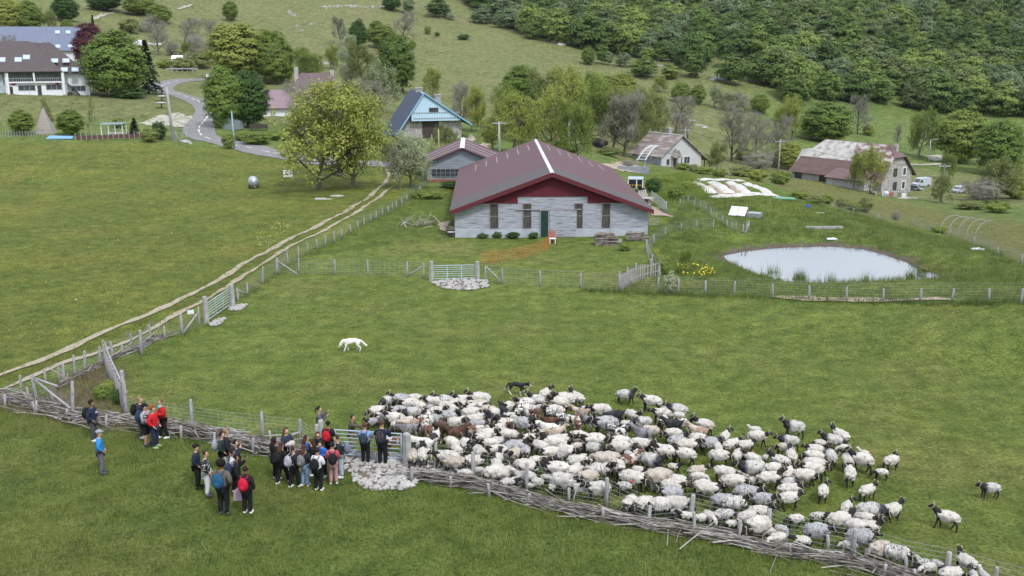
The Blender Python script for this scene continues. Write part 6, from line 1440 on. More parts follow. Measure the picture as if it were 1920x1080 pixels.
# u, v, heading in degrees (0 right, 90 away, 180 left, 270 towards the camera), coat, pose, size
FLK = """708,771,200,w,low,1;724,752,250,d,low,1;751,748,185,g,fwd,1;767,757,205,w,fwd,1.05;777,746,200,w,fwd,.9;746,771,200,g,fwd,1;771,773,205,d,fwd,1.05;787,763,300,w,low,1;814,753,185,w,fwd,1;833,752,180,d,up,1;848,750,200,w,fwd,1;870,751,180,w,up,1;804,768,270,g,fwd,.9;840,761,5,w,fwd,1;858,757,320,w,low,1;849,769,310,w,fwd,1;817,772,15,w,fwd,1;799,787,180,w,fwd,1;771,789,200,w,low,.9;740,784,190,w,fwd,1;742,797,260,w,low,.9;697,791,220,g,up,.7;717,780,210,w,fwd,.9;771,797,180,gt,fwd,.9;767,805,200,gg,fwd,1;797,794,90,gs,up,.9;803,808,130,gr,fwd,1;830,804,300,gb,fwd,1.05;855,813,20,gb,up,1;853,791,0,w,fwd,1;819,787,320,g,fwd,1;838,779,180,g,fwd,1;817,819,250,gs,low,1;792,832,170,gw,fwd,1.15;742,829,180,gr,fwd,1;848,829,130,w,low,1;873,832,290,w,low,1;
899,745,178,w,up,1.1;899,756,185,W,fwd,1;884,757,270,w,fwd,.9;894,763,0,w,fwd,1;883,773,10,w,low,1;915,768,180,W,fwd,1;928,773,200,w,fwd,.9;897,783,20,w,fwd,1;915,783,270,k,up,.9;952,761,250,w,up,1;984,754,185,w,fwd,1;989,766,185,w,fwd,1;1008,749,160,s,up,1;1022,736,70,w,tr,1;1037,739,200,k,fwd,.6;1049,753,180,w,tl,1;944,774,120,gk,up,.9;973,773,80,gs,up,1;957,779,0,w,fwd,.9;991,775,200,g,fwd,1;1006,778,240,gb,up,1;1031,778,270,gs,fwd,.9;1040,768,180,w,fwd,1;1013,766,0,g,fwd,.9;980,792,340,g,fwd,1.15;938,787,180,gk,up,1;951,793,170,w,fwd,1;922,793,300,k,fwd,1;898,795,350,g,fwd,1;871,788,200,w,fwd,.9;956,798,270,gb,up,.9;936,801,190,w,fwd,1;1033,789,200,gb,fwd,.9;1031,803,160,gw,tl,1;1016,801,200,g,fwd,.9;1054,786,270,gs,fwd,1;952,812,180,w,fwd,1;913,813,0,w,fwd,1;1008,811,200,W,fwd,.9;1040,810,10,gt,up,.9;889,807,0,gr,fwd,.9;993,820,180,w,fwd,.9;
774,853,90,W,up,.95;793,851,90,w,up,1;856,842,130,w,low,.8;838,855,170,w,fwd,1.15;853,865,350,W,low,1;898,845,110,g,tl,1.05;888,862,0,w,fwd,1;933,842,190,w,fwd,1;948,850,310,w,low,1;933,859,80,w,up,.95;931,870,100,w,up,.9;929,882,20,w,fwd,1.1;927,893,180,lw,fwd,.75;874,885,180,lw,low,.7;897,882,0,lw,low,.62;882,820,200,k,fwd,.8;904,820,200,w,fwd,.9;919,831,180,w,fwd,.9;936,827,0,g,fwd,.9;968,834,0,g,fwd,1.1;1011,833,150,w,back,1;1007,813,270,k,fwd,.9;1039,828,170,w,tr,1.1;1051,822,0,w,fwd,1;985,846,270,g,low,1;965,850,250,W,fwd,1;1031,846,200,w,fwd,1;1051,852,90,g,tr,.75;1063,844,320,w,fwd,1.05;1083,817,175,w,fwd,1.05;1113,823,175,w,fwd,1.2;1083,836,0,lw,fwd,.8;1075,828,180,lw,fwd,.6;1118,840,320,g,fwd,1.1;1093,856,0,lw,fwd,.6;1084,864,340,w,low,1;1111,861,70,w,tr,.8;1131,859,175,W,low,1.1;1011,866,350,w,fwd,1.1;987,874,340,w,fwd,1.15;1044,875,180,w,tr,1.15;1079,879,60,w,tr,.95;1098,877,180,lw,fwd,.6;1125,879,0,s,fwd,1.1;1101,891,210,W,low,1.1;1058,899,335,w,fwd,1.25;1024,896,0,ls,fwd,.65;986,893,180,lw,up,1;954,905,0,ls,fwd,.85;972,901,340,lw,low,.75;1007,905,180,lw,low,.72;993,911,180,lw,fwd,.5;1036,912,80,lk,up,.75;1051,912,270,lg,low,.65;1090,917,180,gw,up,.78;1121,914,180,w,fwd,1.05;946,886,0,w,fwd,1;
1059,745,175,w,tl,1.15;1082,743,120,w,up,1;1096,765,180,lw,fwd,.6;1106,768,200,lk,low,.6;1126,766,180,w,fwd,1.1;1090,773,160,gt,up,.9;1101,788,150,gg,up,.85;1154,779,185,gk,low,1;1135,791,180,g,fwd,1.3;1064,786,180,gs,fwd,.9;1084,795,90,gr,up,.85;1173,738,340,d,tl,1.05;1222,751,170,w,fwd,1.15;1186,778,300,w,tl,1.05;1204,790,200,g,low,1.05;1172,795,170,lw,fwd,.75;1217,806,175,W,fwd,1.05;1207,814,165,gg,up,1.1;1147,805,260,gs,fwd,1;1164,812,30,gs,up,1;1270,766,172,d,fwd,1.15;1246,766,180,lk,low,.6;1272,779,180,lw,low,.85;1241,773,175,w,fwd,1.1;1242,788,250,w,low,1;1264,797,180,gk,up,1.1;1282,793,0,w,fwd,.9;1320,795,155,w,up,1.1;1311,812,175,gt,up,1.1;1262,812,180,w,low,1.05;1270,824,10,g,up,1.1;1289,834,0,w,fwd,1.2;1331,830,10,g,fwd,1.1;1307,822,0,w,low,1;1359,820,60,w,tr,1;1373,832,30,w,fwd,1.05;1398,834,20,w,fwd,1;1420,818,345,w,fwd,1.1;1416,805,180,lw,fwd,.8;1236,840,170,w,fwd,1;
1163,828,180,w,fwd,1.1;1163,837,180,w,low,1.1;1201,832,350,w,low,1.15;1248,846,175,w,tr,1.2;1284,850,165,w,tr,1.2;1141,857,190,W,low,1.15;1180,852,120,ls,fwd,.85;1177,863,10,gr,up,1;1197,852,100,w,up,1;1224,862,320,d,tl,1.2;1263,875,330,lk,fwd,.8;1159,874,280,w,low,1.1;1186,894,335,w,low,1.2;1197,881,340,lw,fwd,.8;1210,889,180,lw,fwd,.55;1236,891,0,W,low,1.35;1267,900,335,w,low,1.1;1262,909,335,w,fwd,1.15;1257,921,180,g,fwd,1.2;1221,905,180,ls,fwd,.8;1170,910,180,ls,low,.85;1178,901,200,ls,fwd,.75;1308,882,5,W,fwd,.95;1309,893,340,lw,low,.9;1318,908,0,w,low,.9;
1346,839,90,w,up,.9;1349,854,340,w,low,1.1;1383,853,70,w,tl,1;1411,859,130,w,up,1;1401,855,200,lw,low,.8;1434,857,40,lk,up,.7;1428,871,90,lw,up,.8;1408,876,172,d,fwd,1.35;1463,863,130,w,up,1.1;1473,840,150,W,low,1;1484,852,80,w,up,1.05;1360,883,340,w,low,1.15;1329,913,345,w,fwd,1.2;1376,900,345,w,low,1.25;1401,890,180,lw,fwd,.8;1412,901,180,ls,low,.75;1450,877,0,w,fwd,1.1;1443,893,5,w,up,1.2;1478,885,60,w,tr,1.05;1481,903,0,g,low,.85;1402,922,350,g,fwd,1.25;1430,934,355,g,fwd,1.15;1480,916,0,w,fwd,1.05;1479,931,5,w,fwd,1.15;1357,935,350,g,low,1.15;1378,941,350,s,fwd,1.15;
1181,941,240,w,low,1;1207,942,220,w,low,1.05;1237,944,200,w,low,1.1;1271,941,350,w,low,1.2;1267,960,200,ls,low,.75;1286,965,180,lw,up,.8;1316,969,0,lw,low,.8;1330,966,300,lw,low,.9;1358,962,0,s,low,1;1371,980,200,lw,low,.75;1402,967,20,w,low,1.05;1421,981,200,w,low,1.35;1426,957,350,w,fwd,1.15;1440,995,0,lw,low,.75;1463,991,180,lk,fwd,.85;1459,1005,200,lw,low,1;1492,972,190,lk,low,.95;1504,1011,170,lk,fwd,.95;
1489,799,178,d,up,1.2;1479,824,175,d,fwd,1.1;1560,822,172,d,up,1.15;1576,815,130,w,up,1.1;1538,829,178,lw,low,.9;1529,842,170,w,fwd,1.05;1526,853,170,w,low,1.1;1529,866,345,w,low,1.2;1523,878,175,w,fwd,1.2;1558,854,85,d,up,1.1;1584,839,180,lw,low,.85;1589,861,80,w,tl,1.05;1616,860,145,w,up,1.3;1622,849,130,lw,up,.8;1594,885,75,w,fwd,1.15;1509,889,350,w,low,1.15;1672,861,20,w,back,1;1653,883,170,lk,low,.9;
1544,919,70,w,tr,1;1627,917,30,w,fwd,1.05;1588,950,60,w,tr,1;1634,954,345,g,low,1.4;1674,954,25,w,up,1.05;1534,966,350,lk,fwd,.9;1576,971,5,w,fwd,1.25;1623,970,330,w,fwd,1;1628,961,330,s,low,.9;1606,984,310,w,low,1.15;1629,985,345,w,up,1.1;1533,991,350,g,fwd,1.25;1614,1004,350,g,fwd,1.25;1593,1019,180,lw,low,.8;1650,1026,200,W,low,1.2;1681,1034,325,s,low,1.25;1714,1047,300,ls,low,.9;1731,1054,200,ls,low,.85;1742,1062,200,lw,low,.85;1758,1056,300,lk,low,.75;1857,914,175,d,fwd,1.1;1776,967,150,w,up,1.2;1812,1051,110,w,tr,1.1;1826,1079,90,lw,up,.9;1846,1079,90,lw,up,.9;1784,1074,0,w,low,1.1"""
CN = {'w': 'white black-headed sheep', 'W': 'cream black-headed sheep', 'g': 'grey-fleeced sheep', 'd': 'dark-necked white sheep', 's': 'black-speckled white sheep', 'k': 'black sheep',
 'lw': 'small white lamb', 'lk': 'small dark-legged lamb', 'ls': 'small spotted lamb', 'lg': 'small grey lamb', 'gw': 'white goat', 'gb': 'brown goat', 'gg': 'grey goat', 'gk': 'black goat', 'gs': 'black and white patched goat', 'gt': 'tan goat', 'gr': 'brown and white goat'}
def facing(a):
    return ['facing right', 'facing back right', 'facing away', 'facing back left', 'facing left', 'facing front left', 'facing the camera', 'facing front right'][int(((a+22.5) % 360)//45)]
lst = []
for row in FLK.replace('\n', '').split(';'):
    u, v, a, c_, ps, s_ = row.split(','); lst.append([float(u), float(v), float(a), c_, ps, float(s_)])
def band(u, v):
    # line of the near fence, height above it in the picture
    fv = 878+(u-764)*.2; d = fv-v
    if u > 1500 and d > 95: return 'at the far right of the flock'
    return 'right behind the near fence' if d < 25 else 'in the front half of the flock' if d < 65 else 'in the middle of the flock' if d < 105 else 'in the back half of the flock' if d < 150 else 'along the back edge of the flock'
cnt = {}
for q in lst:
    q.append((CN[q[3]], facing(q[2]), band(q[0], q[1]))); cnt.setdefault(q[6], []).append(q)
for k, l in cnt.items():
    l.sort(key=lambda q: q[0]); m_ = len(l); OR = ['first', 'second', 'third', 'fourth', 'fifth', 'sixth', 'seventh', 'eighth', 'ninth', 'tenth', 'eleventh', 'twelfth', 'thirteenth', 'fourteenth', 'fifteenth', 'sixteenth']
    for i, q in enumerate(l):
        q.append(f'{k[0]} {k[1]} {k[2]}' + ('' if m_ == 1 else (', leftmost' if i == 0 else ', rightmost' if i == m_-1 else f', {OR[i] if i < 16 else i+1} from left')))
SPECIAL = {(1857,914): 'white sheep with black neck standing alone at the far right of the pasture', (1776,967): 'lone white sheep with swept-back horns seen from behind, right of the flock', (1812,1051): 'black-headed sheep looking back beyond the bottom right fence', (1022,736): 'white sheep just right of the black and white dog',
 (1672,861): 'white sheep turning its dark head back, at the right edge of the flock', (899,745): 'hornless-looking white sheep with raised black head at the top edge of the flock'}
MARK = mat('red_marker', (.55, .04, .04), bump=0)
MARKED = {(1170,910), (1401,855), (1622,849)}
for u, v, a, c_, ps, s_, _k, lab in lst:
    lamb = c_[0] == 'l'; goat = c_[0] == 'g' and len(c_) == 2; cc = c_[1] if lamb else c_
    sc = s_*(1 if not lamb else .92)*float(np.interp(u, [700, 1120, 1260, 1700, 1900], [.88, .88, .79, .73, .66]))
    p = plane(u, v, .56*sc); st_ = 1 if ra.random() < .55 else 0
    if ps == 'fwd' and ra.random() < .25: ps = ra.choice(['up', 'tl', 'tr'])
    me, hb, hs = ANI[(ps, st_, goat)]; z = z0(p.x, p.y)
    rz = R(a)+ra.gauss(0, .12)
    kd = 'goat' if goat else ('lamb' if lamb else 'sheep')
    body = bpy.data.objects.new(kd, me); link(body); body.location = (p.x, p.y, z); body.rotation_euler = (0, 0, rz); body.scale = (sc*ra.uniform(.96, 1.04), sc*ra.uniform(.93, 1.08), sc*ra.uniform(.95, 1.03))
    tag(body, SPECIAL.get((int(u), int(v)), lab), kd, 'goats in the flock' if goat else 'lambs in the flock' if lamb else 'sheep of the flock')
    m_ = GO[cc if not lamb else 'gw'] if goat else (FACEW if c_ in ('lw',) and ra.random() < .45 else FACEG if c_ in ('W', 'lg') and ra.random() < .5 else FACE)
    body.material_slots[0].link = 'OBJECT'; body.material_slots[0].material = m_
    if cc == 'g' and ra.random() < .35: cc = 'd'
    if not goat:
        f = bpy.data.objects.new('fleece', FLC[ra.randrange(5)]); link(f, body); wk = cc if cc in WO else 'w'
        if c_ == 'lk': wk = ra.choice(['w', 's'])
        f.material_slots[0].link = 'OBJECT'; f.material_slots[0].material = WO[wk]
        if lamb: f.scale = (.9, .92, .92); f.location = (0, 0, .06)
    if not lamb:
        for hm in (hb if ra.random() < .7 else hs): link(bpy.data.objects.new('horn', hm), body)
    if (int(u), int(v)) in MARKED: MB().ball((-.40, 0, .80), (.08, .08, .05), 8, 5).build('paint_mark', MARK, body)
# ---- dogs
def dog(u, v, a, s_, label, kind):
    if kind == 'white':
        J = dict(pel=(-.36, 0, .60, .16), mid=(-.02, 0, .58, .165), che=(.30, 0, .56, .185), nb=(.44, 0, .56, .14), nk=(.53, 0, .50, .115), hd=(.62, 0, .38, .105), mz=(.66, 0, .27, .07), no=(.68, 0, .18, .045), ea=(.55, .12, .36, .03), eb=(.55, -.12, .36, .03), t0=(-.53, 0, .58, .05), t1=(-.66, 0, .42, .06), t2=(-.78, 0, .30, .065), t3=(-.86, 0, .27, .03))
    else:
        J = dict(pel=(-.34, 0, .56, .105), mid=(-.02, 0, .55, .115), che=(.28, 0, .52, .135), nb=(.40, 0, .60, .085), nk=(.46, 0, .62, .08), hd=(.56, 0, .64, .078), mz=(.65, 0, .59, .05), no=(.72, 0, .55, .03), ea=(.54, .07, .73, .022), eb=(.54, -.07, .73, .022), t0=(-.46, 0, .54, .03), t1=(-.55, 0, .36, .035), t2=(-.64, 0, .22, .04), t3=(-.72, 0, .20, .02))
    ed = [['pel', 'mid', 'che', 'nb', 'nk', 'hd', 'mz', 'no'], ['hd', 'ea'], ['hd', 'eb'], ['pel', 't0', 't1', 't2', 't3']]; th = 1.25 if kind == 'white' else .85
    for nm, x, sy, ph in (('fl', .28, 1, .10), ('fr', .26, -1, -.08), ('bl', -.36, 1, -.06), ('br', -.36, -1, .10)):
        if nm[0] == 'f': L_2 = [(x, .1*sy, .42, .07*th), (x+ph*.4-.02, .1*sy, .26, .045*th), (x+ph, .1*sy, .06, .036*th), (x+ph+.05, .1*sy, .02, .042*th)]
        else: L_2 = [(x+.02, .1*sy, .44, .10*th), (x+.04+ph*.3, .1*sy, .32, .065*th), (x-.10+ph*.6, .1*sy, .22, .038*th), (x-.04+ph, .1*sy, .05, .034*th), (x+.02+ph, .1*sy, .02, .04*th)]
        for i, q in enumerate(L_2): J[nm+str(i)] = q
        ed.append(['che' if nm[0] == 'f' else 'pel']+[nm+str(i) for i in range(len(L_2))])
    m1 = coat('white_dog_fur', (.64, .62, .57), (.50, .47, .41), .5, .75, 4) if kind == 'white' else coat('black_dog_fur', (.012, .012, .014), (.025, .025, .03)); m2 = coat('white_sock_fur', (.60, .58, .55))
    me = bake([skin('dog', J, ed, 'mid', [m1, m2], 2)])[0]
    if kind != 'white':
        for pl_ in me.polygons:
            c = pl_.center
            if c.z < .27 or (c.x < -.6) or (c.x > .33 and c.z < .56 and abs(c.y) < .09) or (c.x > .66): pl_.material_index = 1
    o = bpy.data.objects.new('dog', me); link(o); p = plane(u, v, .5*s_); o.location = (p.x, p.y, z0(p.x, p.y)); o.rotation_euler = (0, 0, R(a)); o.scale = (s_,)*3
    tag(o, label, 'dog'); return o
dog(659, 642, 184, .92, 'large white guard dog sniffing the open pasture', 'white')
dog(970, 722, 335, .93, 'black dog with white legs and tail tip behind the flock', 'black')
# ---------------------------------------------------------------- people
SK = [mat('skin', (.45, .27, .19), (.40, .23, .16), bump=0, rough=.6), mat('skin_brown', (.24, .13, .085), (.20, .11, .07), bump=0, rough=.6)]
NAVY, BLK, GREY, DGREY, WHT = (.018, .026, .055), (.012, .012, .014), (.24, .24, .26), (.07, .075, .085), (.70, .70, .72)
def person(u, v, hp, face, label, top=NAVY, legs=BLK, hair=(.05, .03, .02), hstyle='short', arms='down', pack=None, skin_=0, shoes=WHT, shorts=False, hat=None, extra=None, H=None, lean=0, prev=None, packlab=None, topmat=None, stride=.0, base=None):
    p = ground(u, v) if base is None else base; h = H or HT(p, hp); s = h/1.72
    fx = R(face); dirv = Vector((math.cos(fx), math.sin(fx), 0))
    # local frame: +y forward; scaled by s
    J = {}
    J['pel'] = (0, 0, .95, .125); J['wai'] = (0, .0, 1.08, .115); J['che'] = (0, .0+lean*.1, 1.28, .135); J['nb'] = (0, .01+lean*.16, 1.44, .07); J['nk'] = (0, .02+lean*.18, 1.50, .052)
    hy = .03+lean*.22
    J['h0'] = (0, hy, 1.575, .082); J['h1'] = (0, hy-.005, 1.64, .096); J['h2'] = (0, hy-.01, 1.70, .06); J['nose'] = (0, hy+.105, 1.61, .014)
    A = {'down': ((.24, -.01, 1.14), (.255, .06, .92)), 'pocket': ((.27, -.05, 1.14), (.20, .10, .98)), 'front': ((.23, .02, 1.13), (.08, .24, 1.16)), 'fence': ((.26, .10, 1.16), (.20, .34, 1.08)),
         'reach': ((.22, .22, 1.36), (.16, .52, 1.30)), 'face': ((.22, .16, 1.16), (.07, .20, 1.46)), 'raise': ((.28, .14, 1.20), (.24, .34, 1.42)), 'hold': ((.23, .08, 1.10), (.12, .28, 1.10)), 'side': ((.30, .02, 1.16), (.38, .1, .98)), 'gate': ((.30, .08, 1.20), (.42, .24, 1.10))}
    al, ar = (arms if isinstance(arms, tuple) else (arms, arms)); body_ed = [['pel', 'wai', 'che', 'nb', 'nk', 'h0', 'h1', 'h2'], ['h0', 'nose']]; top_ed = [['pel', 'wai', 'che', 'nb']]; leg_ed = []; hn = {}
    for sd, key in ((1, al), (-1, ar)):
        k = 'l' if sd > 0 else 'r'; e, w_ = A[key]; J[k+'s'] = (.165*sd, .0+lean*.14, 1.385, .068); J[k+'e'] = (e[0]*sd, e[1]+lean*.1, e[2], .046); J[k+'w'] = (w_[0]*sd, w_[1]+lean*.1, w_[2], .032)
        e_, w__ = Vector(J[k+'e'][:3]), Vector(J[k+'w'][:3]); d = (w__-e_).normalized(); pm = w__+d*.06; J[k+'p'] = (*pm, .034); sdv = d.cross(Vector((0, 0, 1))); sdv = sdv.normalized() if sdv.length > .1 else Vector((1, 0, 0))
        sdv = Vector((0, 1, 0)) if abs(d.z) > .8 else sdv
        body_ed.append(['che', k+'s', k+'e', k+'w', k+'p']); top_ed.append(['che', k+'s', k+'e', k+'w'])
        for i, off in enumerate((-.027, -.009, .009, .027)):
            L_2 = (.06, .072, .068, .052)[i]; q = pm+sdv*off+d*.045; J[f'{k}f{i}'] = (*q, .0095); q2 = q+(d*.7-Vector((0, 0, .35)))*L_2; J[f'{k}g{i}'] = (*q2, .008); body_ed.append([k+'p', f'{k}f{i}', f'{k}g{i}'])
        q = pm-d*.03+sdv*.045; J[k+'t'] = (*q, .011); J[k+'u'] = (*(q+d*.045+sdv*.01), .009); body_ed.append([k+'p', k+'t', k+'u'])
        st = stride*sd
        J[k+'h'] = (.085*sd, 0, .88, .098); J[k+'k'] = (.098*sd, .03+st*.12, .48, .062); J[k+'a'] = (.105*sd, -.02+st*.24, .09, .042); J[k+'o'] = (.125*sd, .12+st*.26, .035, .04)
        body_ed.append(['pel', k+'h', k+'k', k+'a', k+'o']); leg_ed.append(['pel', k+'h', k+'k'] if shorts else ['pel', k+'h', k+'k', k+'a'])
    def sub(keys_, grow): return {k: (*J[k][:3], J[k][3]+grow) for k in keys_}
    jobs = [skin('person', J, body_ed, 'pel', [SK[skin_]], 1)]
    tk = ['pel', 'wai', 'che', 'nb', 'ls', 'le', 'lw', 'rs', 're', 'rw']; tn = sub(tk, .022); tn['pel'] = (0, 0, .91, .175); tn['wai'] = (0, 0, 1.08, .168); tn['che'] = (*J['che'][:3], .185)
    for k in ('ls', 'rs'): x, y, z, _ = tn[k]; tn[k] = (x*1.08, y, z, .102)
    for k in ('le', 're'): x, y, z, _ = tn[k]; tn[k] = (x*1.05, y, z, .080)
    for k in ('lw', 'rw'): x, y, z, _ = tn[k]; tn[k] = (x, y, z, .056)
    tn['nb'] = (*J['nb'][:3], .085)
    tm = topmat or M_(top); jobs.append(skin('jacket', tn, top_ed, 'wai', [tm], 1))
    lk = ['pel']+[q for ch in leg_ed for q in ch[1:]]; ln = sub(lk, .030)
    for k in ('la', 'ra'):
        if k in ln: x, y, z, _ = ln[k]; ln[k] = (x, y, z+.02, .074)
    ln['pel'] = (0, 0, .92, .155)
    jobs.append(skin('trousers', ln, leg_ed, 'pel', [M_(legs)], 1))
    ms = bake(jobs); rz = fx-R(90)
    root = bpy.data.objects.new('person', ms[0]); link(root); root.location = (p.x, p.y, p.z); root.rotation_euler = (0, 0, rz); root.scale = (s,)*3; tag(root, label, 'person', 'visitors watching the flock')
    link(bpy.data.objects.new('jacket', ms[1]), root); link(bpy.data.objects.new('shorts' if shorts else 'trousers', ms[2]), root)
    for k in ('l', 'r'):
        a, o_ = Vector(J[k+'a'][:3]), Vector(J[k+'o'][:3]); MB().ball((a+o_)/2+Vector((0, .01, .012)), (.055, .145, .062), 10, 6).build('shoe', M_(shoes), root, True)
    hm = M_(hair); hc = Vector((0, hy-.012, 1.655))
    if hstyle != 'bald': 
        big = {'short': (.106, .116, .112), 'afro': (.155, .16, .15), 'long': (.103, .112, .108), 'curly': (.135, .14, .13), 'pony': (.098, .108, .105)}[hstyle]
        MB().ball(hc, big, 12, 8, lambda d: (Vector((d.x, d.y*(1 if d.y < .03 else .62), d.z*(1 if d.z > -.02 else .75)))+Vector((0, 0, .02)) if not (d.y > .035 and d.z < .045) else Vector((d.x*.75, .02, d.z)))).build('hair', hm, root, True)
        if hstyle == 'long' or (hstyle == 'curly' and hair[0] < .1 and arms == 'front'): MB().tube([hc+Vector((0, -.06, -.02)), hc+Vector((0, -.115, -.16)), hc+Vector((0, -.14, -.34)), hc+Vector((0, -.13, -.46))], [.09, .105, .09, .03], 8).build('hair', hm, root, True)
        if hstyle == 'pony': MB().tube([hc+Vector((0, -.08, .04)), hc+Vector((0, -.16, -.02)), hc+Vector((0, -.17, -.22))], [.03, .035, .01], 7).build('hair', hm, root, True)
    for sx in (-1, 1):
        MB().ball((sx*.032, hy+.080, 1.645), .010, 6, 4).build('eye', M_((.02, .015, .01)), root)
    MB().ball((0, hy+.083, 1.575), (.024, .006, .005), 6, 4).build('mouth', M_((.3, .09, .08)), root)
    if hat: MB().ball(hc+Vector((0, 0, .035)), (.112, .125, .085), 12, 6, lambda d: Vector((d.x, d.y, max(d.z, -.01)))).ball(hc+Vector((0, .11, .03)), (.07, .07, .014), 10, 4).build('cap', M_(hat), root, True)
    W_m = Matrix.Translation(p) @ Matrix.Rotation(rz, 4, 'Z') @ Matrix.Scale(s, 4)
    if pack:
        pc, pl_ = pack[0], pack[1]; o = MB().ball((0, 0, 0), (.175, .135, .25), 12, 8, lambda d: Vector((d.x*(1.08-.5*abs(d.z)), d.y, d.z))).build('backpack', pack[2] if len(pack) > 2 else M_(pc), None, True)
        MB().ball((0, -.10, -.06), (.11, .05, .11), 8, 6).build('pocket', M_(tuple(q*1.25 for q in pc)), o, True)
        for sx in (-1, 1): MB().tube([(sx*.09, .06, .2), (sx*.115, .20, .26), (sx*.12, .33, .14), (sx*.12, .27, -.08), (sx*.10, .08, -.16)], .016, 5).build('strap', M_(tuple(q*.8+.01 for q in pc)), o)
        o.location = W_m @ Vector((0, -.27+lean*.06, 1.20)); o.rotation_euler = (0, 0, rz); o.scale = (s,)*3; tag(o, pl_, 'backpack', 'backpacks worn by visitors')
    if extra: extra(root, W_m, J, s, rz)
    return root
def ex_print(root, *a): MB().ball((0, .19, 1.27), (.085, .01, .05), 8, 5).build('chest_print', M_((.45, .48, .6)), root)
def ex_scarf(root, *a): MB().ball((0, .07, 1.43), (.10, .085, .085), 10, 6).build('scarf', M_((.16, .5, .55)), root, True)
def ex_hem(root, *a): MB().ball((0, 0, .90), (.165, .15, .055), 12, 6).build('shirt_hem', M_(WHT), root, True)
def ex_bag(root, W_m, J, s, rz):
    w_ = W_m @ Vector(J['rw'][:3]); o = MB().prism([(-.14, -.02, -.52), (.14, -.03, -.5), (.16, 0, -.2), (.02, 0, -.08), (-.12, 0, -.2)], (0, .10, .01)).build('carrier_bag', M_((.55, .38, .48)), None, loc=w_); tag(o, 'pink and white carrier bag held by the visitor with the red backpack', 'bag')
def ex_phone(root, W_m, J, s, rz):
    q = (Vector(J['lw'][:3])+Vector(J['rw'][:3]))/2+Vector((0, .07, .03)); o = MB().box(-.035, .035, -.005, .005, -.07, .07).build('phone', M_(BLK), None, loc=W_m @ q, rz=rz); tag(o, 'dark phone held by the visitor in the blue jacket', 'phone')
def ex_lamb(root, W_m, J, s, rz):
    me, hb, hs = ANI[('fwd', 0, False)]; q = Vector((0, .26, .86)); o = bpy.data.objects.new('lamb', me); link(o); o.location = W_m @ q; o.rotation_euler = (0, 0, rz+R(20)); o.scale = (.46,)*3
    o.material_slots[0].link = 'OBJECT'; o.material_slots[0].material = FACEW; f = bpy.data.objects.new('fleece', FLC[1]); link(f, o); tag(o, 'little white lamb carried in the arms of a long-haired visitor', 'lamb')
CAMO = mat('camo_cloth', (.015, .015, .017), (.30, .30, .31), scale=12, lo=.5, hi=.56, bump=.1); PATT = mat('patterned_cloth', (.03, .03, .035), (.45, .30, .32), scale=16, lo=.48, hi=.54, bump=.1)
BR, BRD, BLOND, RED_H, AUB = (.05, .028, .016), (.018, .012, .01), (.28, .19, .10), (.25, .07, .025), (.10, .04, .02)
person(178, 828, 75, -8, 'person in a dark navy hoodie with white chest print and grey trousers, furthest left', NAVY, DGREY, BRD, 'curly', 'pocket', (BLK, 'black backpack on the leftmost visitor'), 1, extra=ex_print)
person(192, 889, 80, 20, 'man in bright blue jacket and grey flat cap standing apart in the grass', (.03, .22, .55), (.13, .13, .16), GREY, 'short', 'pocket', None, 0, DGREY, hat=(.30, .33, .37), extra=ex_hem)
person(268, 822, 76, -5, 'fair-haired person in dark hoodie at the back of the left group', (.022, .022, .032), DGREY, BLOND, 'short', 'front', (BLK, 'black backpack on the fair-haired visitor of the left group'))
person(277, 837, 78, -15, 'person in black cap, pale sleeves and black shorts in the left group', (.33, .33, .35), BLK, BRD, 'short', 'hold', ((.02, .045, .10), 'dark blue backpack on the visitor in shorts'), shoes=NAVY, shorts=True, hat=BLK)
person(292, 841, 78, -10, 'red-haired person in a red hoodie and navy trousers', (.50, .015, .02), (.02, .03, .06), RED_H, 'curly', 'pocket', (GREY, 'black and white patterned backpack on the red-haired visitor', PATT), shoes=(.3, .4, .2))
person(308, 823, 73, 215, 'person in red jacket and turquoise scarf leaning by the fence', (.50, .015, .02), BLK, (.16, .10, .05), 'short', 'front', None, extra=ex_scarf, stride=.5)
person(372, 917, 82, 5, 'person in black beanie and dark navy hoodie behind the camouflage jacket', (.016, .022, .045), BLK, BRD, 'short', 'pocket', None, 0, BLK, hat=(.015, .01, .015))
person(390, 931, 84, 12, 'person in black and white patterned jacket and white jeans', GREY, (.58, .60, .66), BR, 'short', 'pocket', None, 0, DGREY, topmat=CAMO)
person(421, 966, 99, 80, 'person with large dark afro and olive brown hoodie seen from behind', (.115, .10, .085), BLK, (.008, .007, .007), 'afro', 'pocket', ((.015, .08, .16), 'small blue backpack on the visitor with the afro'), 1, DGREY)
person(428, 884, 78, 20, 'tall fair-haired person behind the middle left group', (.018, .02, .028), BLK, BLOND, 'short', 'down')
person(420, 888, 76, 5, 'person in dark green jacket with a pale grey backpack', (.02, .035, .035), BLK, BRD, 'short', 'pocket', ((.28, .29, .32), 'pale grey backpack in the middle left group'))
person(446, 903, 76, 0, 'person in dark blue jacket with a hand to the face', (.02, .025, .045), BLK, BRD, 'short', ('face', 'down'), None, 0)
person(440, 922, 78, 10, 'person in white hood behind the one raising a hand', (.5, .5, .52), BLK, BRD, 'curly', 'pocket', ((.2, .2, .19), 'grey-green backpack behind the raised hand'), 1)
person(447, 936, 81, 15, 'person in black hoodie raising one hand', BLK, BLK, BRD, 'short', ('down', 'raise'), ((.02, .03, .07), 'dark blue backpack on the visitor raising a hand'), 1, DGREY)
person(465, 964, 86, 82, 'person in dark top with a bright red backpack, seen from behind', (.02, .012, .015), BLK, (.03, .015, .012), 'short', ('down', 'side'), ((.50, .01, .04), 'bright red backpack in the middle left group'), 1, extra=ex_bag)
person(518, 900, 76, 40, 'person with long black curls at the left of the central group', BLK, BLK, BRD, 'curly', 'front', None, 1)
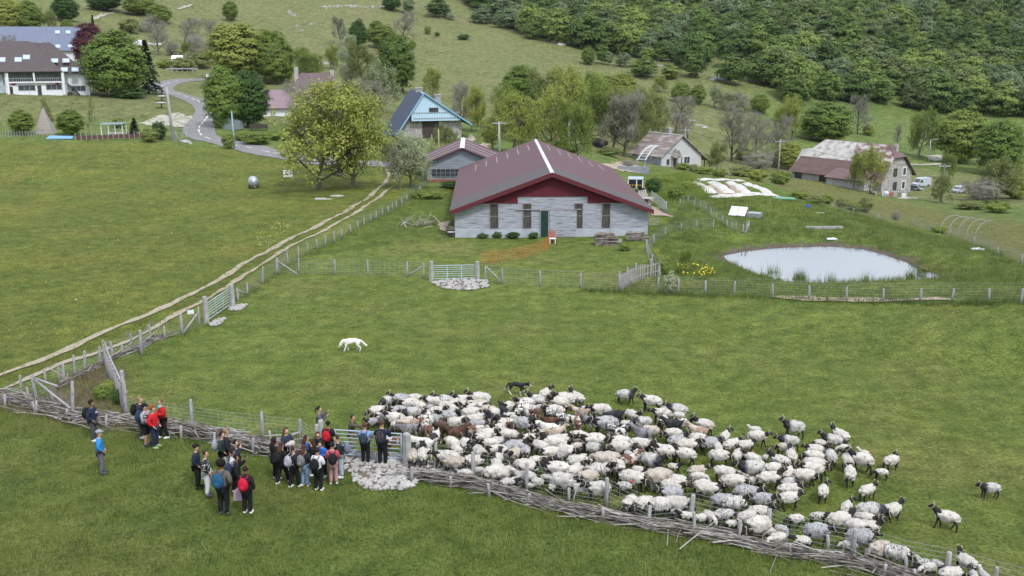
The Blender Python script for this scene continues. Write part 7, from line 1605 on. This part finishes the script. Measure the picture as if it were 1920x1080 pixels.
person(531, 907, 75, 60, 'person with long brown hair and black jacket walking away', BLK, BLK, (.07, .035, .02), 'long', 'down', (BLK, 'black bag on the visitor with long brown hair'), stride=.9)
person(540, 880, 76, -40, 'long-haired person in black tracksuit with pale stripes holding a lamb', (.03, .035, .06), BLK, (.10, .06, .035), 'long', 'hold', None, extra=ex_lamb)
person(553, 915, 76, 50, 'person with fur-trimmed hood and pale grey backpack', (.02, .022, .03), BLK, BR, 'short', 'down', ((.34, .34, .38), 'pale grey backpack of the visitor with the fur-trimmed hood'), stride=.6)
person(573, 913, 76, 70, 'person with long brown hair, black top and pale blue jeans', (.02, .022, .026), (.24, .34, .50), (.07, .03, .02), 'long', 'front', ((.17, .17, .17), 'dark grey backpack above the pale blue jeans'))
person(598, 921, 78, 75, 'person in white hoodie and black trousers seen from behind', (.62, .62, .66), BLK, BRD, 'short', 'front', (BLK, 'black backpack on the white hoodie'))
person(626, 909, 76, 100, 'person in coral pink hoodie and pale pink trousers', (.40, .07, .10), (.42, .24, .26), BRD, 'short', 'front', (BLK, 'black backpack on the pink hoodie'), 0)
person(641, 896, 78, 190, 'person in dark jacket and pale jeans facing left in the central group', (.02, .022, .026), (.40, .44, .50), BR, 'short', 'front', ((.14, .16, .24), 'grey-blue backpack at the right of the central group'), lean=.6)
person(607, 895, 68, 250, 'person in blue jacket and black vest looking down at a phone', (.03, .12, .45), BLK, BR, 'short', 'front', None, lean=.7, extra=ex_phone)
person(598, 878, 68, 290, 'person with long auburn hair and black top', BLK, BLK, AUB, 'long', 'front', None, lean=.5)
person(618, 866, 74, 80, 'person in black T-shirt with a red backpack at the gate post', BLK, BLK, BRD, 'short', 'front', ((.42, .01, .02), 'red backpack by the left gate post'), 1)
person(577, 886, 68, 30, 'brown-haired person in blue jacket inside the central group', (.03, .10, .30), BLK, BR, 'long', 'front', None)
person(587, 892, 66, 200, 'person with pale headband inside the central group', BLK, BLK, BR, 'curly', 'front', None)
person(601, 836, 72, 5, 'person with dark ponytail and grey jacket beyond the fence', (.09, .09, .10), DGREY, BRD, 'pony', 'raise', None)
person(660, 850, 70, -5, 'bearded man in brown sweater reaching towards the sheep over the gate', (.085, .07, .055), (.28, .23, .17), BR, 'short', ('reach', 'gate'), None, lean=.3)
person(686, 871, 75, 85, 'person in pale blue hooded shirt at the gate seen from behind', (.20, .30, .55), BLK, AUB, 'short', 'fence', ((.03, .04, .06), 'dark backpack on the pale blue shirt'), 0, BLK)
person(718, 874, 83, 82, 'person in dark navy hoodie and yellow-green shoes at the gate', (.012, .02, .045), BLK, (.08, .05, .035), 'short', 'fence', ((.02, .025, .03), 'dark patterned backpack on the visitor at the gate', mat('dark_pattern', (.015, .02, .03), (.16, .07, .05), scale=14, lo=.55, hi=.62)), 0, (.35, .75, .05))
# ---------------------------------------------------------------- grass, weeds and flowers (uncountable)
def tufts(name, label, P_, h, nb, wd, m, spread=.08, seed=1, lean=.5):
    rng = np.random.default_rng(seed); n_ = len(P_)
    if n_ == 0: return
    B = np.repeat(P_, nb, 0); k = len(B); a = rng.random(k)*6.283; hh = (h*(.5+.8*rng.random(k)))*np.repeat(.7+.6*rng.random(n_), nb)
    B = B+np.c_[rng.normal(size=(k, 2))*spread, np.zeros(k)]; ln = rng.normal(size=(k, 2))*lean*hh[:, None]*.6
    s = np.c_[np.cos(a), np.sin(a), np.zeros(k)]*wd; V = np.stack([B-s-[0, 0, .02], B+s-[0, 0, .02], B+np.c_[ln, hh]], 1).reshape(-1, 3)
    o = bpy.data.objects.new(name, mesh_np(name, V, np.arange(k*3).reshape(-1, 3), m)); link(o); return tag(o, label, kind='stuff')
def scat(pxs, dens, seed=0, excl=None):
    poly = pxpoly(pxs) if not isinstance(pxs, np.ndarray) else pxs; rng = np.random.default_rng(seed); lo, hi_ = poly.min(0), poly.max(0); n_ = int(np.prod(hi_-lo)*dens)
    q = lo+(hi_-lo)*rng.random((n_, 2)); q = q[sdist(q[:, 0], q[:, 1], poly) < 0]
    nzv = np.sin(q[:, 0]*.9+seed)+np.sin(q[:, 1]*.7+q[:, 0]*.35)+np.sin(q[:, 0]*2.3-q[:, 1]*1.9); q = q[rng.random(len(q)) < .55+.2*nzv]
    q = q[(sdist(q[:, 0], q[:, 1], POND) > .25)]
    for (A_, w_) in TRK: 
        d = np.full(len(q), 9e9)
        for a, b_ in zip(A_[:-1], A_[1:]):
            t = np.clip(((q[:, 0]-a[0])*(b_[0]-a[0])+(q[:, 1]-a[1])*(b_[1]-a[1]))/((b_[0]-a[0])**2+(b_[1]-a[1])**2+1e-9), 0, 1); d = np.minimum(d, np.hypot(q[:, 0]-a[0]-t*(b_[0]-a[0]), q[:, 1]-a[1]-t*(b_[1]-a[1])))
        q = q[d > w_]
    if excl is not None:
        for e in excl: q = q[sdist(q[:, 0], q[:, 1], e) > 0]
    return np.c_[q, zt(q[:, 0], q[:, 1])]
TRK = [(np.array([p[:2] for p in pxpath(LRUT, 4)]), .20), (np.array([p[:2] for p in pxpath(RRUT, 4)]), .16)]
BARNP = pxpoly([(850,447),(1218,447),(1225,405),(1120,330),(870,330)])
APR = [pxpoly([(632,864),(650,857),(690,862),(775,876),(782,898),(770,912),(735,922),(700,922),(672,905),(664,885),(645,880)])]
GB1 = leafmat('grass_blades', (.125, .165, .04), (.18, .225, .056), (.24, .27, .085)); GB2 = leafmat('meadow_blades', (.13, .150, .044), (.18, .185, .06), (.25, .235, .09)); GB3 = leafmat('weed_leaves', (.085, .125, .036), (.14, .18, .05), (.20, .235, .075))
tufts('grass', 'long trampled grass in the foreground outside the fence', scat(R_NOUT[:], 0, 1) if False else scat([(-60,760),(0,756),(137,800),(240,812),(361,830),(480,858),(600,868),(700,925),(790,915),(990,955),(1137,985),(1300,1015),(1600,1085),(1500,1140),(-80,1140)], 60, 2, APR), .16, 7, .009, GB1, .07, 3, .85)
PAST = [(240,780),(210,690),(270,665),(388,610),(446,572),(519,520),(700,524),(1000,540),(1240,552),(1500,566),(1990,572),(2050,1150),(1780,1090),(1440,1005),(987,921),(764,878),(600,850)]
tufts('grass', 'short grazed grass of the sheep pasture', scat(PAST, 34, 4), .07, 6, .009, GB1, .09, 5, .9)
tufts('grass', 'flowering meadow grass left of the track', scat([(-100,720),(0,700),(222,608),(388,535),(480,478),(640,398),(726,330),(600,310),(440,280),(300,272),(-80,268)], 5.0, 6), .22, 5, .012, GB2, .12, 7, .6)
BANKP = np.array([(x+(x-POND[:, 0].mean())*.05, y+(2.0 if y > POND[:, 1].mean() else -1.6)) for x, y in POND])
tufts('weeds', 'rank weeds and long grass around the pond', scat([(1161,548),(1222,500),(1213,460),(1240,430),(1290,370),(1400,372),(1500,378),(1647,412),(1826,458),(1960,510),(1960,566),(1517,560),(1271,550)], 11, 8, [BANKP]), .34, 7, .013, GB3, .13, 9, .7)
tufts('weeds', 'rough weeds between barn and track fence', scat([(800,352),(657,440),(560,482),(700,470),(850,448),(852,405),(866,350)], 9, 10, [BARNP]), .28, 7, .013, GB3, .13, 11, .7)
pond_ring = np.array([(x+(x-cx)*.08, y+(y-cy)*.25 if y < cy else cy) for x, y in POND]); BANK = np.array([(x+(x-cx)*.05, y+(y-cy)*.28 if y > cy else y) for x, y in POND])
tufts('weeds', 'tall grass fringe on the pond bank', scat(pond_ring, 22, 12, [POND]), .15, 7, .013, GB3, .1, 13, .5)
fl_ = []
for l in (GATE_LINE,): pass
def along(pxs, dens, w_, seed):
    path = pxpath(pxs, .3); r = np.random.default_rng(seed); out = []
    for q in path:
        for k in range(r.poisson(dens*.3)): x, y = q.x+r.normal()*w_, q.y+r.normal()*w_; out.append((x, y, z0(x, y)))
    return np.array(out)
tufts('weeds', 'long grass growing under the pond side fence', along([(1100,545),(1161,549),(1271,554),(1448,560),(1655,569),(1853,569),(1990,572)], 22, .22, 1), .34, 6, .011, GB3, .08, 14)
tufts('weeds', 'long grass growing under the crossing fence', along([(519,517),(628,519),(763,521),(794,524)], 9, .15, 2), .2, 6, .008, GB1, .08, 15)
tufts('weeds', 'long grass growing under the track fence', along([(10,768),(137,712),(266,668),(383,610),(519,516),(657,438),(798,352)], 14, .25, 3), .26, 6, .009, GB3, .08, 16)
tufts('weeds', 'dry grass along the left brushwood', along([(240,806),(180,800),(137,790),(60,772),(0,760)], 40, .35, 4), .28, 7, .006, M_DRYG, .1, 17, .9)
tufts('weeds', 'dry weeds in the corner paddock', along([(120,760),(170,740),(200,715),(215,700)], 50, .5, 5), .4, 7, .006, M_DRYG, .12, 18, .9)
tufts('weeds', 'dead tangled weeds filling the corner paddock', scat([(75,752),(137,783),(236,784),(222,745),(200,690),(150,708),(100,735)], 45, 51), .34, 8, .009, M_DRYG, .14, 52, 1.0)
tufts('weeds', 'long grass beside the track ruts', along([(0,720),(167,650),(278,605),(383,555),(480,494),(605,425),(697,368)], 16, .5, 9), .2, 6, .012, GB2, .1, 53)
tufts('weeds', 'long grass along the right brushwood', along([(790,925),(917,942),(1132,988),(1301,1016),(1481,1052),(1640,1092)], 30, .2, 6), .24, 6, .007, GB1, .08, 19)
tufts('weeds', 'grass strip behind the right brushwood', along([(820,890),(987,926),(1137,955),(1297,984),(1441,1014),(1597,1046),(1774,1092)], 20, .15, 7), .2, 6, .007, GB1, .08, 20)
tufts('garden_plants', 'leafy vegetable rows right of the cold frames', scat([(1400,380),(1445,376),(1540,392),(1530,408),(1450,410),(1420,396)], 10, 21), .22, 9, .03, LM['light'], .14, 22, .9)
tufts('garden_plants', 'leafy plants and weeds between yard and white beds', scat([(1215,350),(1290,322),(1310,340),(1330,372),(1290,378),(1250,384)], 8, 23), .45, 9, .03, LM['mid'], .16, 24, .8)
M_YF = mat('yellow_flowers', (.62, .50, .02), (.5, .42, .03), bump=0); M_WF = mat('white_flowers', (.6, .6, .5), bump=0)
def flowers(name, label, P_, h, sz, m, seed):
    rng = np.random.default_rng(seed); C = P_+np.c_[np.zeros((len(P_), 2)), h*(.5+.6*rng.random(len(P_)))]; Nn = rng.normal(size=C.shape)*.4+[0, -.3, 1]; Nn /= np.linalg.norm(Nn, axis=1)[:, None]
    V, Fs = cards(C, Nn, sz, rng, 1.0); o = bpy.data.objects.new(name, mesh_np(name, V, Fs, m)); link(o); tag(o, label, kind='stuff')
flowers('yellow_flowers', 'bright yellow flower patch left of the pond', scat([(1268,500),(1300,503),(1335,508),(1342,520),(1318,524),(1280,522)], 70, 25), .35, .055, M_YF, 26)
tufts('weeds', 'leafy stems under the yellow flowers', scat([(1262,498),(1300,501),(1338,507),(1346,522),(1318,527),(1275,526)], 20, 27), .3, 7, .02, GB3, .1, 28)
flowers('yellow_flowers', 'buttercups scattered over the left meadow', scat([(-60,640),(0,560),(200,420),(380,330),(480,320),(700,330),(560,420),(400,500),(200,600),(0,680)], 1.1, 29), .2, .028, M_YF, 30)
flowers('yellow_flowers', 'buttercup band at the top of the left meadow', scat([(0,290),(150,280),(430,300),(460,318),(200,350),(0,345)], 1.6, 31), .2, .04, M_YF, 32)
flowers('white_flowers', 'pale yellow flower patch beside the track', scat([(480,445),(520,420),(548,425),(520,455),(490,478)], 16, 33), .22, .035, mat('pale_yellow_flowers', (.6, .58, .22), bump=0), 34)
flowers('yellow_flowers', 'few buttercups in the sheep pasture', scat(PAST, .12, 35), .06, .02, M_YF, 36)
flowers('white_flowers', 'white umbels scattered in the left meadow', scat([(20,600),(100,540),(380,380),(420,380),(300,470),(60,650)], .05, 37), .25, .08, M_WF, 38)
# reeds in the pond
for u, v, n_, lab in ((1500,524,60,'tuft of green reeds at the near left pond edge'), (1448,512,24,'small reed tuft standing in the left pond water'), (1556,530,30,'reeds at the near middle pond edge'), (1622,529,22,'thin reeds at the near right pond edge'), (1708,524,50,'reed clump by the right pond inlet')):
    c = plane(u, v, ZW); rng = np.random.default_rng(u); P_ = np.c_[c.x+rng.normal(size=n_)*.28, c.y+rng.normal(size=n_)*.12, np.full(n_, ZW)]; tufts('reeds', lab, P_, .7, 3, .014, GB3, .05, u, .25)

HILL = np.array([(-130, 190), (-60, 175), (60, 195), (150, 300), (120, 470), (-230, 520), (-240, 250)], float)
rng = np.random.default_rng(77); q = np.c_[rng.uniform(-240, 150, 26000), rng.uniform(175, 520, 26000)]; q = q[sdist(q[:, 0], q[:, 1], HILL) < 0]
q = q[(np.sin(q[:, 0]*.13)+np.sin(q[:, 1]*.17+q[:, 0]*.05)+rng.normal(size=len(q))*.6) > -.2]; qx = np.array([[p.x, p.y] for p in rp_[::3]])
q = q[np.min(np.hypot(q[:, None, 0]-qx[None, :, 0], q[:, None, 1]-qx[None, :, 1]), 1) > 5]
tufts('grass', 'tussocky grass of the hillside pasture', np.c_[q, zt(q[:, 0], q[:, 1])], .32, 5, .06, leafmat('hill_blades', (.13, .14, .06), (.17, .165, .08), (.20, .18, .10)), .3, 78, 1.0)

air, t, b = nodes('thin_air'); t.nodes.remove(b); pv = t.nodes.new('ShaderNodeVolumePrincipled'); pv.inputs['Color'].default_value = (.80, .88, 1, 1); pv.inputs['Density'].default_value = .00004; pv.inputs['Anisotropy'].default_value = .2
t.links.new(pv.outputs[0], t.nodes['Material Output'].inputs['Volume'])
o = MB().box(-950, 950, -950, 1000, -40, 330).build('haze', air); tag(o, 'faint valley haze softening the far slope', kind='stuff')
